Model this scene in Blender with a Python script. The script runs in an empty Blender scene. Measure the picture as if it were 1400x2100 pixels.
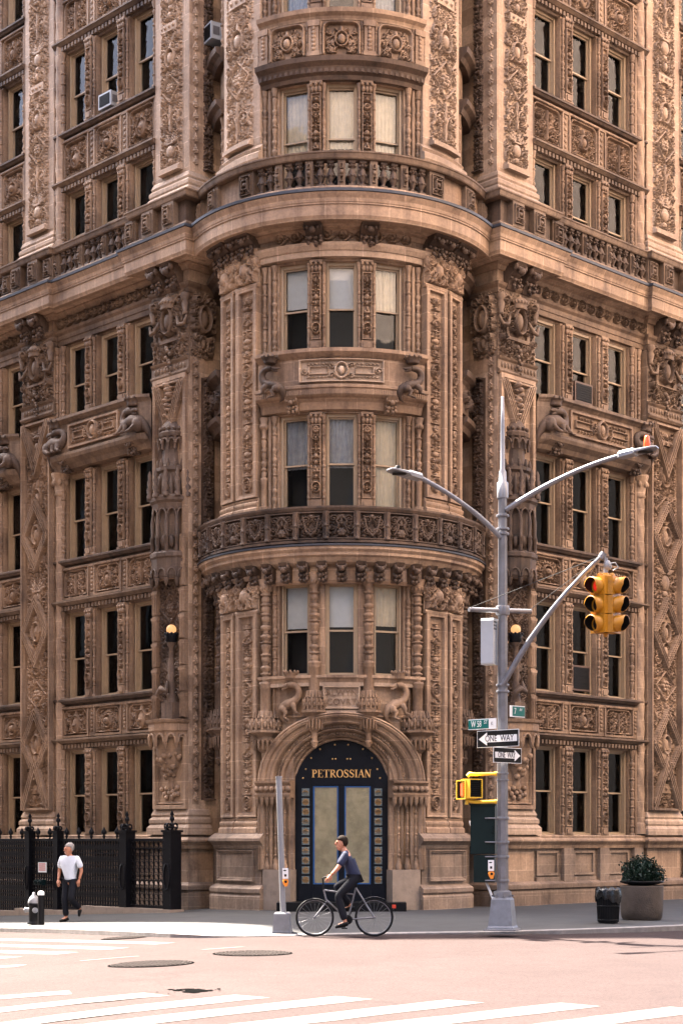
import bpy, math, random
import numpy as np
from mathutils import Matrix, Vector, Quaternion

rnd = random.Random(11)
SC = bpy.context.scene
COL = SC.collection
PI = math.pi
H = 1.57            # camera height above the corner pavement
FPX, CX, HY = 3457.0, 700.0, 1722.0

def rad(a): return math.radians(a)
def at_depth(px, py, d):
    return Vector(((px - CX) * d / FPX, d, H + (HY - py) * d / FPX))
def ground_z(x, y=0):
    t = -x - 2.5
    return -0.06 * (0.5 * (t + math.sqrt(t * t + 0.5)))
def on_ground(px, py, dz=0.0):
    d = 30.0
    for _ in range(40):
        x = (px - CX) * d / FPX
        d = (H - ground_z(x) - dz) * FPX / (py - HY)
    return Vector(((px - CX) * d / FPX, d, ground_z((px - CX) * d / FPX) + dz))

# ------------------------------------------------------------------ materials
def new_mat(name):
    m = bpy.data.materials.new(name); m.use_nodes = True
    nt = m.node_tree; b = nt.nodes['Principled BSDF']
    return m, nt, b
def N(nt, t, **kw):
    n = nt.nodes.new(t)
    for k, v in kw.items(): setattr(n, k, v)
    return n
def L(nt, a, b): nt.links.new(a, b)
def mixcol(nt, fac, a, b, mode='MIX'):
    n = N(nt, 'ShaderNodeMix', data_type='RGBA', blend_type=mode)
    if hasattr(fac, 'is_output'): L(nt, fac, n.inputs[0])
    else: n.inputs[0].default_value = fac
    for s, v in ((6, a), (7, b)):
        if hasattr(v, 'is_output'): L(nt, v, n.inputs[s])
        else: n.inputs[s].default_value = (*v, 1)
    return n.outputs[2]
def ramp(nt, src, stops):
    r = N(nt, 'ShaderNodeValToRGB'); L(nt, src, r.inputs[0])
    e = r.color_ramp.elements
    while len(e) < len(stops): e.new(0.5)
    for k, (p, c) in enumerate(stops):
        e[k].position = p; e[k].color = (*c, 1) if isinstance(c, tuple) else (c, c, c, 1)
    return r.outputs[0]
def noise(nt, vec, scale, detail=5, rough=0.55):
    n = N(nt, 'ShaderNodeTexNoise'); n.inputs['Scale'].default_value = scale
    n.inputs['Detail'].default_value = detail; n.inputs['Roughness'].default_value = rough
    L(nt, vec, n.inputs['Vector']); return n.outputs['Fac']
def bump(nt, b, h, strength, dist):
    n = N(nt, 'ShaderNodeBump'); n.inputs['Strength'].default_value = strength
    n.inputs['Distance'].default_value = dist
    L(nt, h, n.inputs['Height']); L(nt, n.outputs[0], b.inputs['Normal'])

def terracotta(name, base, soot, soot_amt, bw=0.64, bh=0.36, mortar=0.009):
    m, nt, b = new_mat(name)
    tc = N(nt, 'ShaderNodeTexCoord'); geo = N(nt, 'ShaderNodeNewGeometry')
    sep = N(nt, 'ShaderNodeSeparateXYZ'); L(nt, tc.outputs['Object'], sep.inputs[0])
    comb = N(nt, 'ShaderNodeCombineXYZ'); L(nt, sep.outputs[0], comb.inputs[0]); L(nt, sep.outputs[2], comb.inputs[1])
    br = N(nt, 'ShaderNodeTexBrick')
    L(nt, comb.outputs[0], br.inputs['Vector'])
    br.inputs['Scale'].default_value = 1.0
    br.inputs['Brick Width'].default_value = bw; br.inputs['Row Height'].default_value = bh
    br.inputs['Mortar Size'].default_value = mortar; br.inputs['Bias'].default_value = 0.0
    br.inputs['Color1'].default_value = (*[c * 0.86 for c in base], 1)
    br.inputs['Color2'].default_value = (base[0] * 1.12, base[1] * 1.11, base[2] * 1.1, 1)
    br.inputs['Mortar'].default_value = (base[0] * 1.35, base[1] * 1.4, base[2] * 1.45, 1)
    pos = geo.outputs['Position']
    n1 = noise(nt, pos, 0.9, 7, 0.62)
    mp = N(nt, 'ShaderNodeMapping'); mp.inputs['Scale'].default_value = (3.2, 3.2, 0.35); L(nt, pos, mp.inputs[0])
    n2 = noise(nt, mp.outputs[0], 1.6, 6, 0.6)
    n3 = noise(nt, pos, 18, 4, 0.6)
    f1 = ramp(nt, n1, [(0.42, 0.0), (0.68, 1.0)])
    f2 = ramp(nt, n2, [(0.45, 0.0), (0.72, 1.0)])
    mul = N(nt, 'ShaderNodeMath', operation='MULTIPLY_ADD'); L(nt, f1, mul.inputs[0]); mul.inputs[1].default_value = soot_amt
    m2 = N(nt, 'ShaderNodeMath', operation='MULTIPLY'); L(nt, f2, m2.inputs[0]); m2.inputs[1].default_value = soot_amt * 0.8
    L(nt, m2.outputs[0], mul.inputs[2]); mul.use_clamp = True
    c = mixcol(nt, mul.outputs[0], br.outputs['Color'], soot)
    c = mixcol(nt, 1.0, c, ramp(nt, n3, [(0.3, 0.82), (0.7, 1.14)]), 'MULTIPLY')
    oi = N(nt, 'ShaderNodeObjectInfo')
    c = mixcol(nt, 1.0, c, ramp(nt, oi.outputs['Random'], [(0.0, (0.86, 0.84, 0.82)), (0.5, (1.0, 1.0, 1.0)), (1.0, (1.08, 1.1, 1.12))]), 'MULTIPLY')
    L(nt, c, b.inputs['Base Color'])
    b.inputs['Roughness'].default_value = 0.62
    b.inputs['Specular IOR Level'].default_value = 0.35
    bump(nt, b, noise(nt, pos, 45, 4, 0.6), 0.35, 0.012)
    return m

def plain(name, col, rough=0.5, metal=0.0, var=0.12, scale=9, spec=0.5, bmp=0.0, dirt=None, dirt_scale=4):
    m, nt, b = new_mat(name)
    geo = N(nt, 'ShaderNodeTexCoord'); pos = geo.outputs['Object']
    n = noise(nt, pos, scale, 5, 0.6)
    c = mixcol(nt, ramp(nt, n, [(0.3, 0.0), (0.7, 1.0)]), tuple(x * (1 - var) for x in col), tuple(min(1, x * (1 + var)) for x in col))
    if dirt:
        f = ramp(nt, noise(nt, pos, dirt_scale, 7, 0.65), [(0.5, 0.0), (0.72, 0.75)])
        c = mixcol(nt, f, c, dirt)
    L(nt, c, b.inputs['Base Color'])
    b.inputs['Roughness'].default_value = rough; b.inputs['Metallic'].default_value = metal
    b.inputs['Specular IOR Level'].default_value = spec
    if bmp: bump(nt, b, noise(nt, pos, scale * 6, 4, 0.6), bmp, 0.01)
    return m
def emit(name, col, strength):
    m, nt, b = new_mat(name)
    b.inputs['Base Color'].default_value = (*[x * 0.15 for x in col], 1)
    b.inputs['Emission Color'].default_value = (*col, 1); b.inputs['Emission Strength'].default_value = strength
    return m

TERRA = (0.48, 0.315, 0.200)
M = {}
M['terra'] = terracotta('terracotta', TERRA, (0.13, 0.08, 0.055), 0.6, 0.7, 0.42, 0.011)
M['relief'] = terracotta('carved_terracotta', (0.41, 0.264, 0.165), (0.09, 0.053, 0.033), 0.65, 1.1, 0.62, 0.004)
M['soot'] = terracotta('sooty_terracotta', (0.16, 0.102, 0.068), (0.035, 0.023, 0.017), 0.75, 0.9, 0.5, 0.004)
M['worn'] = terracotta('weathered_terracotta', (0.27, 0.178, 0.114), (0.06, 0.036, 0.025), 0.65, 1.0, 0.5, 0.004)
M['pale'] = terracotta('pale_terracotta', (0.56, 0.39, 0.265), (0.2, 0.13, 0.09), 0.4, 0.95, 0.6, 0.01)
M['plinth'] = terracotta('plinth_stone', (0.31, 0.215, 0.15), (0.11, 0.075, 0.053), 0.6, 0.55, 0.24, 0.008)
M['cream'] = plain('cream_paint', (0.45, 0.32, 0.20), 0.45, var=0.08)
M['lead'] = plain('lead_flashing', (0.075, 0.08, 0.095), 0.5, 0.3)
M['blind'] = plain('blind_fabric', (0.66, 0.66, 0.64), 0.8, var=0.05)
M['drape'] = plain('drape_fabric', (0.34, 0.34, 0.35), 0.9, var=0.2)
M['sheer_reflection'] = plain('sheer_fabric_reflection', (0.80, 0.66, 0.47), 0.9, var=0.1)  # sheer curtains, bright enough to double as reflected sunlit brick
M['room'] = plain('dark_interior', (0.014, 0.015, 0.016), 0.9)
M['iron'] = plain('black_iron', (0.009, 0.009, 0.011), 0.35, 0.2, spec=0.15)
M['steel'] = plain('galvanised_steel', (0.19, 0.19, 0.205), 0.42, 0.35, 0.14, 5, dirt=(0.12, 0.115, 0.115))
M['wire'] = plain('dull_wire', (0.035, 0.034, 0.034), 0.7, 0, 0.1, 6, spec=0.1)
M['silver'] = plain('silver_paint', (0.25, 0.25, 0.262), 0.38, 0.2, 0.08, 6)
M['yellow'] = plain('yellow_paint', (0.50, 0.21, 0.010), 0.42, 0, 0.08, 6, dirt=(0.22, 0.09, 0.012), dirt_scale=5)
M['lemon'] = plain('bright_yellow_paint', (0.85, 0.50, 0.035), 0.4, 0, 0.05, 6)
M['black'] = plain('black_plastic', (0.008, 0.008, 0.009), 0.5, spec=0.15)
M['green'] = plain('dark_green_paint', (0.006, 0.016, 0.016), 0.4, spec=0.15)
M['white'] = plain('white_paint', (0.80, 0.80, 0.80), 0.5, var=0.04)
M['signgreen'] = plain('sign_green', (0.006, 0.13, 0.115), 0.4, var=0.03)
M['orange'] = plain('orange_plastic', (0.85, 0.27, 0.02), 0.4, var=0.05)
M['gold'] = plain('gilt_letters', (0.85, 0.52, 0.2), 0.35, 0.6, 0.05)
M['navy'] = plain('navy_door_paint', (0.006, 0.008, 0.013), 0.3, spec=0.15)
M['blueline'] = plain('blue_edge_paint', (0.015, 0.10, 0.30), 0.4)
M['paper'] = plain('brown_paper', (0.58, 0.47, 0.28), 0.75, 0, 0.2, 5, bmp=1.0, dirt=(0.26, 0.20, 0.12), dirt_scale=1.6)
M['stone'] = plain('grey_base_stone', (0.33, 0.25, 0.19), 0.7, 0, 0.12, 5, bmp=0.3, dirt=(0.18, 0.14, 0.11))
M['concrete'] = plain('planter_concrete', (0.08, 0.060, 0.047), 0.85, 0, 0.15, 6, bmp=0.8, dirt=(0.04, 0.032, 0.027))
M['kerb'] = plain('kerb_stone', (0.22, 0.20, 0.19), 0.8, 0, 0.2, 7, bmp=0.4)
M['acwhite'] = plain('white_casing', (0.42, 0.44, 0.46), 0.5, var=0.04)
M['acbrown'] = plain('brown_casing', (0.12, 0.07, 0.05), 0.5, var=0.1)
M['ink'] = plain('black_ink', (0.012, 0.012, 0.012), 0.5, spec=0.15)
M['redink'] = plain('red_ink', (0.6, 0.06, 0.04), 0.6)
M['skin'] = plain('skin', (0.50, 0.22, 0.13), 0.5, 0, 0.06, 20)
M['hair'] = plain('grey_hair', (0.36, 0.33, 0.31), 0.8, 0, 0.25, 60, spec=0.1, bmp=0.8)
M['darkhair'] = plain('brown_hair', (0.022, 0.015, 0.011), 0.8, 0, 0.2, 60, spec=0.1)
M['shirt'] = plain('pale_blue_cotton', (0.74, 0.80, 0.90), 0.8, 0, 0.06, 8)
M['trousers'] = plain('dark_trousers', (0.012, 0.013, 0.018), 0.8, 0, 0.1, 8, spec=0.15)
M['shoe'] = plain('black_leather', (0.008, 0.008, 0.008), 0.35, spec=0.15)
M['navycloth'] = plain('navy_cloth', (0.010, 0.016, 0.05), 0.8, 0, 0.15, 8)
M['whitecloth'] = plain('white_cloth', (0.72, 0.74, 0.80), 0.8, 0, 0.06, 8)
M['redplastic'] = plain('red_plastic', (0.6, 0.05, 0.02), 0.4)
M['rubber'] = plain('black_rubber', (0.012, 0.012, 0.012), 0.7, spec=0.15)
M['leaf'] = plain('dark_leaf', (0.012, 0.032, 0.018), 0.5, 0, 0.4, 9)
M['bag'] = plain('black_bag_film', (0.006, 0.006, 0.007), 0.22, 0, 0.1, 8, bmp=0.5)
M['bulbred'] = emit('red_signal_light', (1.0, 0.03, 0.015), 0.06)
M['handred'] = emit('orange_hand_light', (1.0, 0.12, 0.02), 0.2)
M['globe'] = emit('lit_globe_glass', (1.0, 0.50, 0.20), 0.085)
M['darkbrick'] = terracotta('dark_brick', (0.045, 0.04, 0.038), (0.03, 0.027, 0.026), 0.4, 0.5, 0.22, 0.012)
M['brickback'] = terracotta('pale_brick', (0.50, 0.40, 0.335), (0.36, 0.28, 0.23), 0.4, 0.5, 0.22, 0.012)

def glass_mat():
    m, nt, b = new_mat('window_glass')
    nt.nodes.remove(b)
    out = nt.nodes['Material Output']
    tr = N(nt, 'ShaderNodeBsdfTransparent'); tr.inputs[0].default_value = (0.95, 0.96, 0.96, 1)
    gl = N(nt, 'ShaderNodeBsdfGlossy'); gl.inputs['Roughness'].default_value = 0.02
    gl.inputs[0].default_value = (0.9, 0.9, 0.9, 1)
    tc = N(nt, 'ShaderNodeTexCoord')
    bp = N(nt, 'ShaderNodeBump'); bp.inputs['Strength'].default_value = 0.06; bp.inputs['Distance'].default_value = 0.05
    L(nt, noise(nt, tc.outputs['Object'], 2.2, 1, 0.4), bp.inputs['Height']); L(nt, bp.outputs[0], gl.inputs['Normal'])
    fr = N(nt, 'ShaderNodeFresnel'); fr.inputs[0].default_value = 1.36
    mx = N(nt, 'ShaderNodeMixShader'); L(nt, fr.outputs[0], mx.inputs[0]); L(nt, tr.outputs[0], mx.inputs[1]); L(nt, gl.outputs[0], mx.inputs[2])
    L(nt, mx.outputs[0], out.inputs[0])
    return m
M['glass'] = glass_mat()

# ------------------------------------------------------------------ mesh builder
class MB:
    """collects geometry in local coordinates: x right, y inward, z up"""
    def __init__(s, wrap=None):
        s.v, s.f, s.sm, s.mi, s.n, s.wrap = [], [], [], [], 0, wrap
        s.mat = 0
    def add(s, verts, faces, smooth=False):
        verts = np.asarray(verts, float).reshape(-1, 3)
        s.v.append(verts)
        b = s.n
        if isinstance(faces, np.ndarray):
            s.f.append(faces + b); s.sm.append((len(faces), smooth)); s.mi.append((len(faces), s.mat))
        else:
            g = {}
            for q in faces: g.setdefault(len(q), []).append(q)
            for k, qs in g.items():
                s.f.append(np.array(qs) + b); s.sm.append((len(qs), smooth)); s.mi.append((len(qs), s.mat))
        s.n += len(verts)
    def box(s, x0, x1, y0, y1, z0, z1, nx=1):
        if s.wrap and nx == 1: nx = max(1, int(abs(x1 - x0) / 0.12))
        xs = np.linspace(x0, x1, nx + 1)
        v = []
        for x in xs: v += [(x, y0, z0), (x, y1, z0), (x, y1, z1), (x, y0, z1)]
        f = []
        for i in range(nx):
            a, b = 4 * i, 4 * i + 4
            f += [(a, b, b + 3, a + 3), (a + 1, a + 2, b + 2, b + 1), (a + 3, b + 3, b + 2, a + 2), (a, a + 1, b + 1, b)]
        f += [(0, 3, 2, 1), (4 * nx, 4 * nx + 1, 4 * nx + 2, 4 * nx + 3)]
        s.add(v, f)
    def cbox(s, cx, cz, w, h, y0, y1): s.box(cx - w / 2, cx + w / 2, y0, y1, cz - h / 2, cz + h / 2)
    def prism(s, prof, x0, x1, nx=1, smooth=False, closed=True):
        """profile of (y,z) swept along x"""
        if s.wrap and nx == 1: nx = max(1, int(abs(x1 - x0) / 0.12))
        n = len(prof); v = []
        for x in np.linspace(x0, x1, nx + 1): v += [(x, y, z) for y, z in prof]
        f = []
        m = n if closed else n - 1
        for i in range(nx):
            for k in range(m):
                a, b = i * n + k, i * n + (k + 1) % n
                f.append((a, a + n, b + n, b))
        s.add(v, f, smooth)
        if closed:
            s.add(v[:n], [tuple(range(n))]); s.add(v[-n:], [tuple(range(n))[::-1]])
    def lathe(s, prof, cx=0, cy=0, seg=10, a0=0, a1=2 * PI, smooth=True, cz=0, sx=1, sy=1):
        full = abs(a1 - a0 - 2 * PI) < 1e-6
        ns = seg if full else seg + 1
        ang = [a0 + (a1 - a0) * k / seg for k in range(ns)]
        v = [(cx + r * math.cos(a) * sx, cy + r * math.sin(a) * sy, cz + z) for r, z in prof for a in ang]
        f = []
        for i in range(len(prof) - 1):
            for k in range(seg):
                k2 = (k + 1) % ns
                f.append((i * ns + k, i * ns + k2, (i + 1) * ns + k2, (i + 1) * ns + k))
        s.add(v, f, smooth)
        if full:
            for i, fl in ((0, True), (len(prof) - 1, False)):
                if prof[i][0] > 1e-4:
                    q = tuple(i * ns + k for k in range(ns))
                    s.add([v[j] for j in q], [tuple(range(ns))[::-1] if fl else tuple(range(ns))])
    def tube(s, pts, r, seg=8, smooth=True, cap=True, squash=None):
        pts = [Vector(p) for p in pts]; n = len(pts)
        rr = r if isinstance(r, (list, tuple)) else [r] * n
        v, prev = [], None
        for i, p in enumerate(pts):
            t = (pts[min(i + 1, n - 1)] - pts[max(i - 1, 0)]).normalized()
            if prev is None:
                up = Vector((0, 0, 1)) if abs(t.z) < 0.9 else Vector((0, 1, 0))
                a = t.cross(up).normalized()
            else:
                a = (prev - t * prev.dot(t)).normalized()
            prev = a; b = t.cross(a)
            for k in range(seg):
                w = 2 * PI * k / seg
                v.append(p + (a * math.cos(w) + b * math.sin(w)) * rr[i])
        f = []
        for i in range(n - 1):
            for k in range(seg):
                k2 = (k + 1) % seg
                f.append((i * seg + k, i * seg + k2, (i + 1) * seg + k2, (i + 1) * seg + k))
        s.add([tuple(q) for q in v], f, smooth)
        if cap:
            s.add([tuple(q) for q in v[:seg]], [tuple(range(seg))[::-1]]); s.add([tuple(q) for q in v[-seg:]], [tuple(range(seg))])
    def ball(s, c, r, seg=8, rings=6, sx=1, sy=1, sz=1, smooth=True):
        prof = [(math.sin(PI * k / rings), -math.cos(PI * k / rings)) for k in range(rings + 1)]
        v = [(c[0] + p * math.cos(2 * PI * j / seg) * r * sx, c[1] + p * math.sin(2 * PI * j / seg) * r * sy, c[2] + z * r * sz) for p, z in prof for j in range(seg)]
        f = [(i * seg + j, i * seg + (j + 1) % seg, (i + 1) * seg + (j + 1) % seg, (i + 1) * seg + j) for i in range(rings) for j in range(seg)]
        s.add(v, f, smooth)
    def field(s, R, x0, z0, y0, smooth=False, skirt=0.05, yscale=1.9):
        """heightfield: relief R with lower left corner at x0,z0 lying on the plane y0 (raised outward = -y)"""
        Hh = R.H; nz, nx = Hh.shape
        xs = x0 + np.linspace(0, R.w, nx); zs = z0 + np.linspace(0, R.h, nz)
        X, Z = np.meshgrid(xs, zs)
        v = np.stack([X, y0 - Hh * yscale, Z], -1).reshape(-1, 3)
        i = np.arange(nz - 1)[:, None] * nx + np.arange(nx - 1)[None, :]
        i = i.ravel()
        f = np.stack([i, i + 1, i + nx + 1, i + nx], 1)
        s.add(v, f, smooth)
        if skirt:
            for idx in (np.arange(nx), (nz - 1) * nx + np.arange(nx), np.arange(nz) * nx, np.arange(nz) * nx + nx - 1):
                a = v[idx]; b = a.copy(); b[:, 1] = y0 + skirt
                k = np.arange(len(idx) - 1); m = len(idx)
                s.add(np.concatenate([a, b]), np.stack([k, k + 1, k + 1 + m, k + m], 1))
    def poly(s, pts, y0, y1):
        """outline of (x,z) points extruded between y0 and y1"""
        n = len(pts)
        v = [(x, y0, z) for x, z in pts] + [(x, y1, z) for x, z in pts]
        f = [tuple(range(n)), tuple(range(2 * n - 1, n - 1, -1))] + [(k, n + k, n + (k + 1) % n, (k + 1) % n) for k in range(n)]
        s.add(v, f)
    def moved(s, other, mat):
        """append another builder's geometry under a 4x4 matrix"""
        A = np.array(mat)
        for v in [np.concatenate(other.v)] if other.v else []:
            w = v @ A[:3, :3].T + A[:3, 3]
            b = s.n; s.v.append(w); s.n += len(w)
            for f in other.f: s.f.append(f + b)
            s.sm += other.sm; s.mi += other.mi
    def mesh(s, name):
        V = np.concatenate(s.v)
        if s.wrap:
            R = s.wrap; th = V[:, 0] / R; r = R - V[:, 1]
            V = np.stack([r * np.sin(th), -r * np.cos(th), V[:, 2]], 1)
        me = bpy.data.meshes.new(name)
        li = np.concatenate([f.ravel() for f in s.f]).astype(np.int32)
        tot = np.concatenate([np.full(len(f), f.shape[1]) for f in s.f]).astype(np.int32)
        st = np.concatenate([[0], np.cumsum(tot)[:-1]]).astype(np.int32)
        me.vertices.add(len(V)); me.vertices.foreach_set('co', V.astype(np.float32).ravel())
        me.loops.add(len(li)); me.loops.foreach_set('vertex_index', li)
        me.polygons.add(len(tot)); me.polygons.foreach_set('loop_start', st); me.polygons.foreach_set('loop_total', tot)
        me.polygons.foreach_set('use_smooth', np.concatenate([np.full(n, b) for n, b in s.sm]).astype(bool))
        me.polygons.foreach_set('material_index', np.concatenate([np.full(n, b) for n, b in s.mi]).astype(np.int32))
        me.update(calc_edges=True); me.validate()
        return me

def link(name, me, mats, parent=None, mw=None, label=None, cat=None, group=None, kind=None):
    """one object; mw is its world matrix"""
    o = bpy.data.objects.new(name, me); COL.objects.link(o)
    if me is not None and mats and not me.materials:
        for m in (mats if isinstance(mats, (list, tuple)) else [mats]): me.materials.append(M[m])
    if parent is not None:
        o.parent = parent
        if mw is not None: o.matrix_local = world_of(parent).inverted() @ mw
    elif mw is not None:
        o.matrix_world = mw
    WORLD[o.name] = mw.copy() if mw is not None else (world_of(parent) if parent else Matrix())
    for k, v in (('label', label), ('category', cat), ('group', group), ('kind', kind)):
        if v: o[k] = v
    return o
WORLD = {}
def world_of(o): return WORLD[o.name]
def T(x, y, z): return Matrix.Translation((x, y, z))
def RZ(a): return Matrix.Rotation(a, 4, 'Z')
def thing(name, loc, label, cat, group=None, rot=0.0):
    return link(name, None, None, None, T(*loc) @ RZ(rot), label, cat, group)

def text_mesh(body, size, ext=0.004, align='CENTER', sx=1.0):
    c = bpy.data.curves.new('lettering', 'FONT'); c.body = body; c.size = size; c.extrude = ext
    c.align_x = align; c.align_y = 'CENTER'; c.resolution_u = 4
    o = bpy.data.objects.new('lettering', c); COL.objects.link(o)
    dg = bpy.context.evaluated_depsgraph_get()
    me = bpy.data.meshes.new_from_object(o.evaluated_get(dg))
    bpy.data.objects.remove(o); bpy.data.curves.remove(c)
    # lay the text upright: x right, facing -y
    me.transform(Matrix.Rotation(PI / 2, 4, 'X') @ Matrix.Scale(sx, 4, (1, 0, 0)))
    me.materials.clear()
    return me

# ------------------------------------------------------------------ reliefs
class Relief:
    def __init__(s, w, h, res=0.02, base=0.0):
        s.w, s.h = w, h
        s.nx, s.nz = max(3, int(w / res) + 1), max(3, int(h / res) + 1)
        s.H = np.full((s.nz, s.nx), base, float)
        s.xs = np.linspace(0, w, s.nx); s.zs = np.linspace(0, h, s.nz)
        s.dx, s.dz = s.xs[1], s.zs[1]
    def win(s, cx, cz, rx, rz):
        i0, i1 = max(0, int((cx - rx) / s.dx)), min(s.nx, int((cx + rx) / s.dx) + 2)
        k0, k1 = max(0, int((cz - rz) / s.dz)), min(s.nz, int((cz + rz) / s.dz) + 2)
        if i0 >= i1 or k0 >= k1: return None
        return i0, i1, k0, k1, s.xs[i0:i1][None, :] - cx, s.zs[k0:k1][:, None] - cz
    def put(s, i0, i1, k0, k1, h):
        v = s.H[k0:k1, i0:i1]; np.maximum(v, h, out=v)
    def dome(s, cx, cz, rx, h, rz=None, p=0.35):
        rz = rz or rx; q = s.win(cx, cz, rx, rz)
        if q: s.put(*q[:4], h * np.clip(1 - (q[4] / rx) ** 2 - (q[5] / rz) ** 2, 0, 1) ** p)
    def ring(s, cx, cz, rx, wd, h, rz=None):
        rz = rz or rx; q = s.win(cx, cz, rx + wd, rz + wd)
        if q:
            d = np.sqrt((q[4] / rx) ** 2 + (q[5] / rz) ** 2)
            s.put(*q[:4], h * np.clip(1 - ((d - 1) * min(rx, rz) / wd) ** 2, 0, 1) ** 0.5)
    def rect(s, x0, x1, z0, z1, h):
        i = (s.xs >= x0) & (s.xs <= x1); k = (s.zs >= z0) & (s.zs <= z1)
        v = s.H[np.ix_(k, i)]; s.H[np.ix_(k, i)] = np.maximum(v, h)
    def cut(s, x0, x1, z0, z1, h):
        i = (s.xs >= x0) & (s.xs <= x1); k = (s.zs >= z0) & (s.zs <= z1)
        s.H[np.ix_(k, i)] = h
    def frame(s, x0, x1, z0, z1, wd, h):
        for a in ((x0, x1, z0, z0 + wd), (x0, x1, z1 - wd, z1), (x0, x0 + wd, z0, z1), (x1 - wd, x1, z0, z1)): s.rect(*a, h)
    def stroke(s, pts, w0, w1, h):
        pts = np.asarray(pts, float)
        d = np.sqrt((np.diff(pts, axis=0) ** 2).sum(1)); tot = d.sum()
        n = max(2, int(tot / (0.45 * max(min(w0, w1), 0.012))))
        cum = np.concatenate([[0], np.cumsum(d)]); t = np.linspace(0, tot, n)
        px, pz = np.interp(t, cum, pts[:, 0]), np.interp(t, cum, pts[:, 1])
        for k in range(n):
            s.dome(px[k], pz[k], w0 + (w1 - w0) * k / (n - 1), h)
    def scroll(s, cx, cz, R, a0, turns, sgn, wd, h):
        n = int(14 * turns) + 4; pts = []
        for k in range(n):
            t = k / (n - 1); r = R * (1 - 0.86 * t); a = a0 + sgn * 2 * PI * turns * t
            pts.append((cx + r * math.cos(a), cz + r * math.sin(a)))
        s.stroke(pts, wd, wd * 0.55, h); s.dome(cx, cz, R * 0.26, h * 1.15)
    def leaf(s, cx, cz, ln, ang, wd, h):
        c, q = math.cos(ang), math.sin(ang)
        for t in np.linspace(0, 1, 6):
            s.dome(cx + c * ln * t, cz + q * ln * t, wd * (0.35 + 1.3 * t * (1 - t) * 2) * 0.8, h * (1 - 0.35 * t))
    def flower(s, cx, cz, r, h, n=6, a0=0.0):
        for k in range(n):
            a = a0 + 2 * PI * k / n
            s.dome(cx + 0.62 * r * math.cos(a), cz + 0.62 * r * math.sin(a), r * 0.36, h)
        s.dome(cx, cz, r * 0.3, h * 1.2)
    def mirror(s): s.H = np.maximum(s.H, s.H[:, ::-1])

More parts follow.
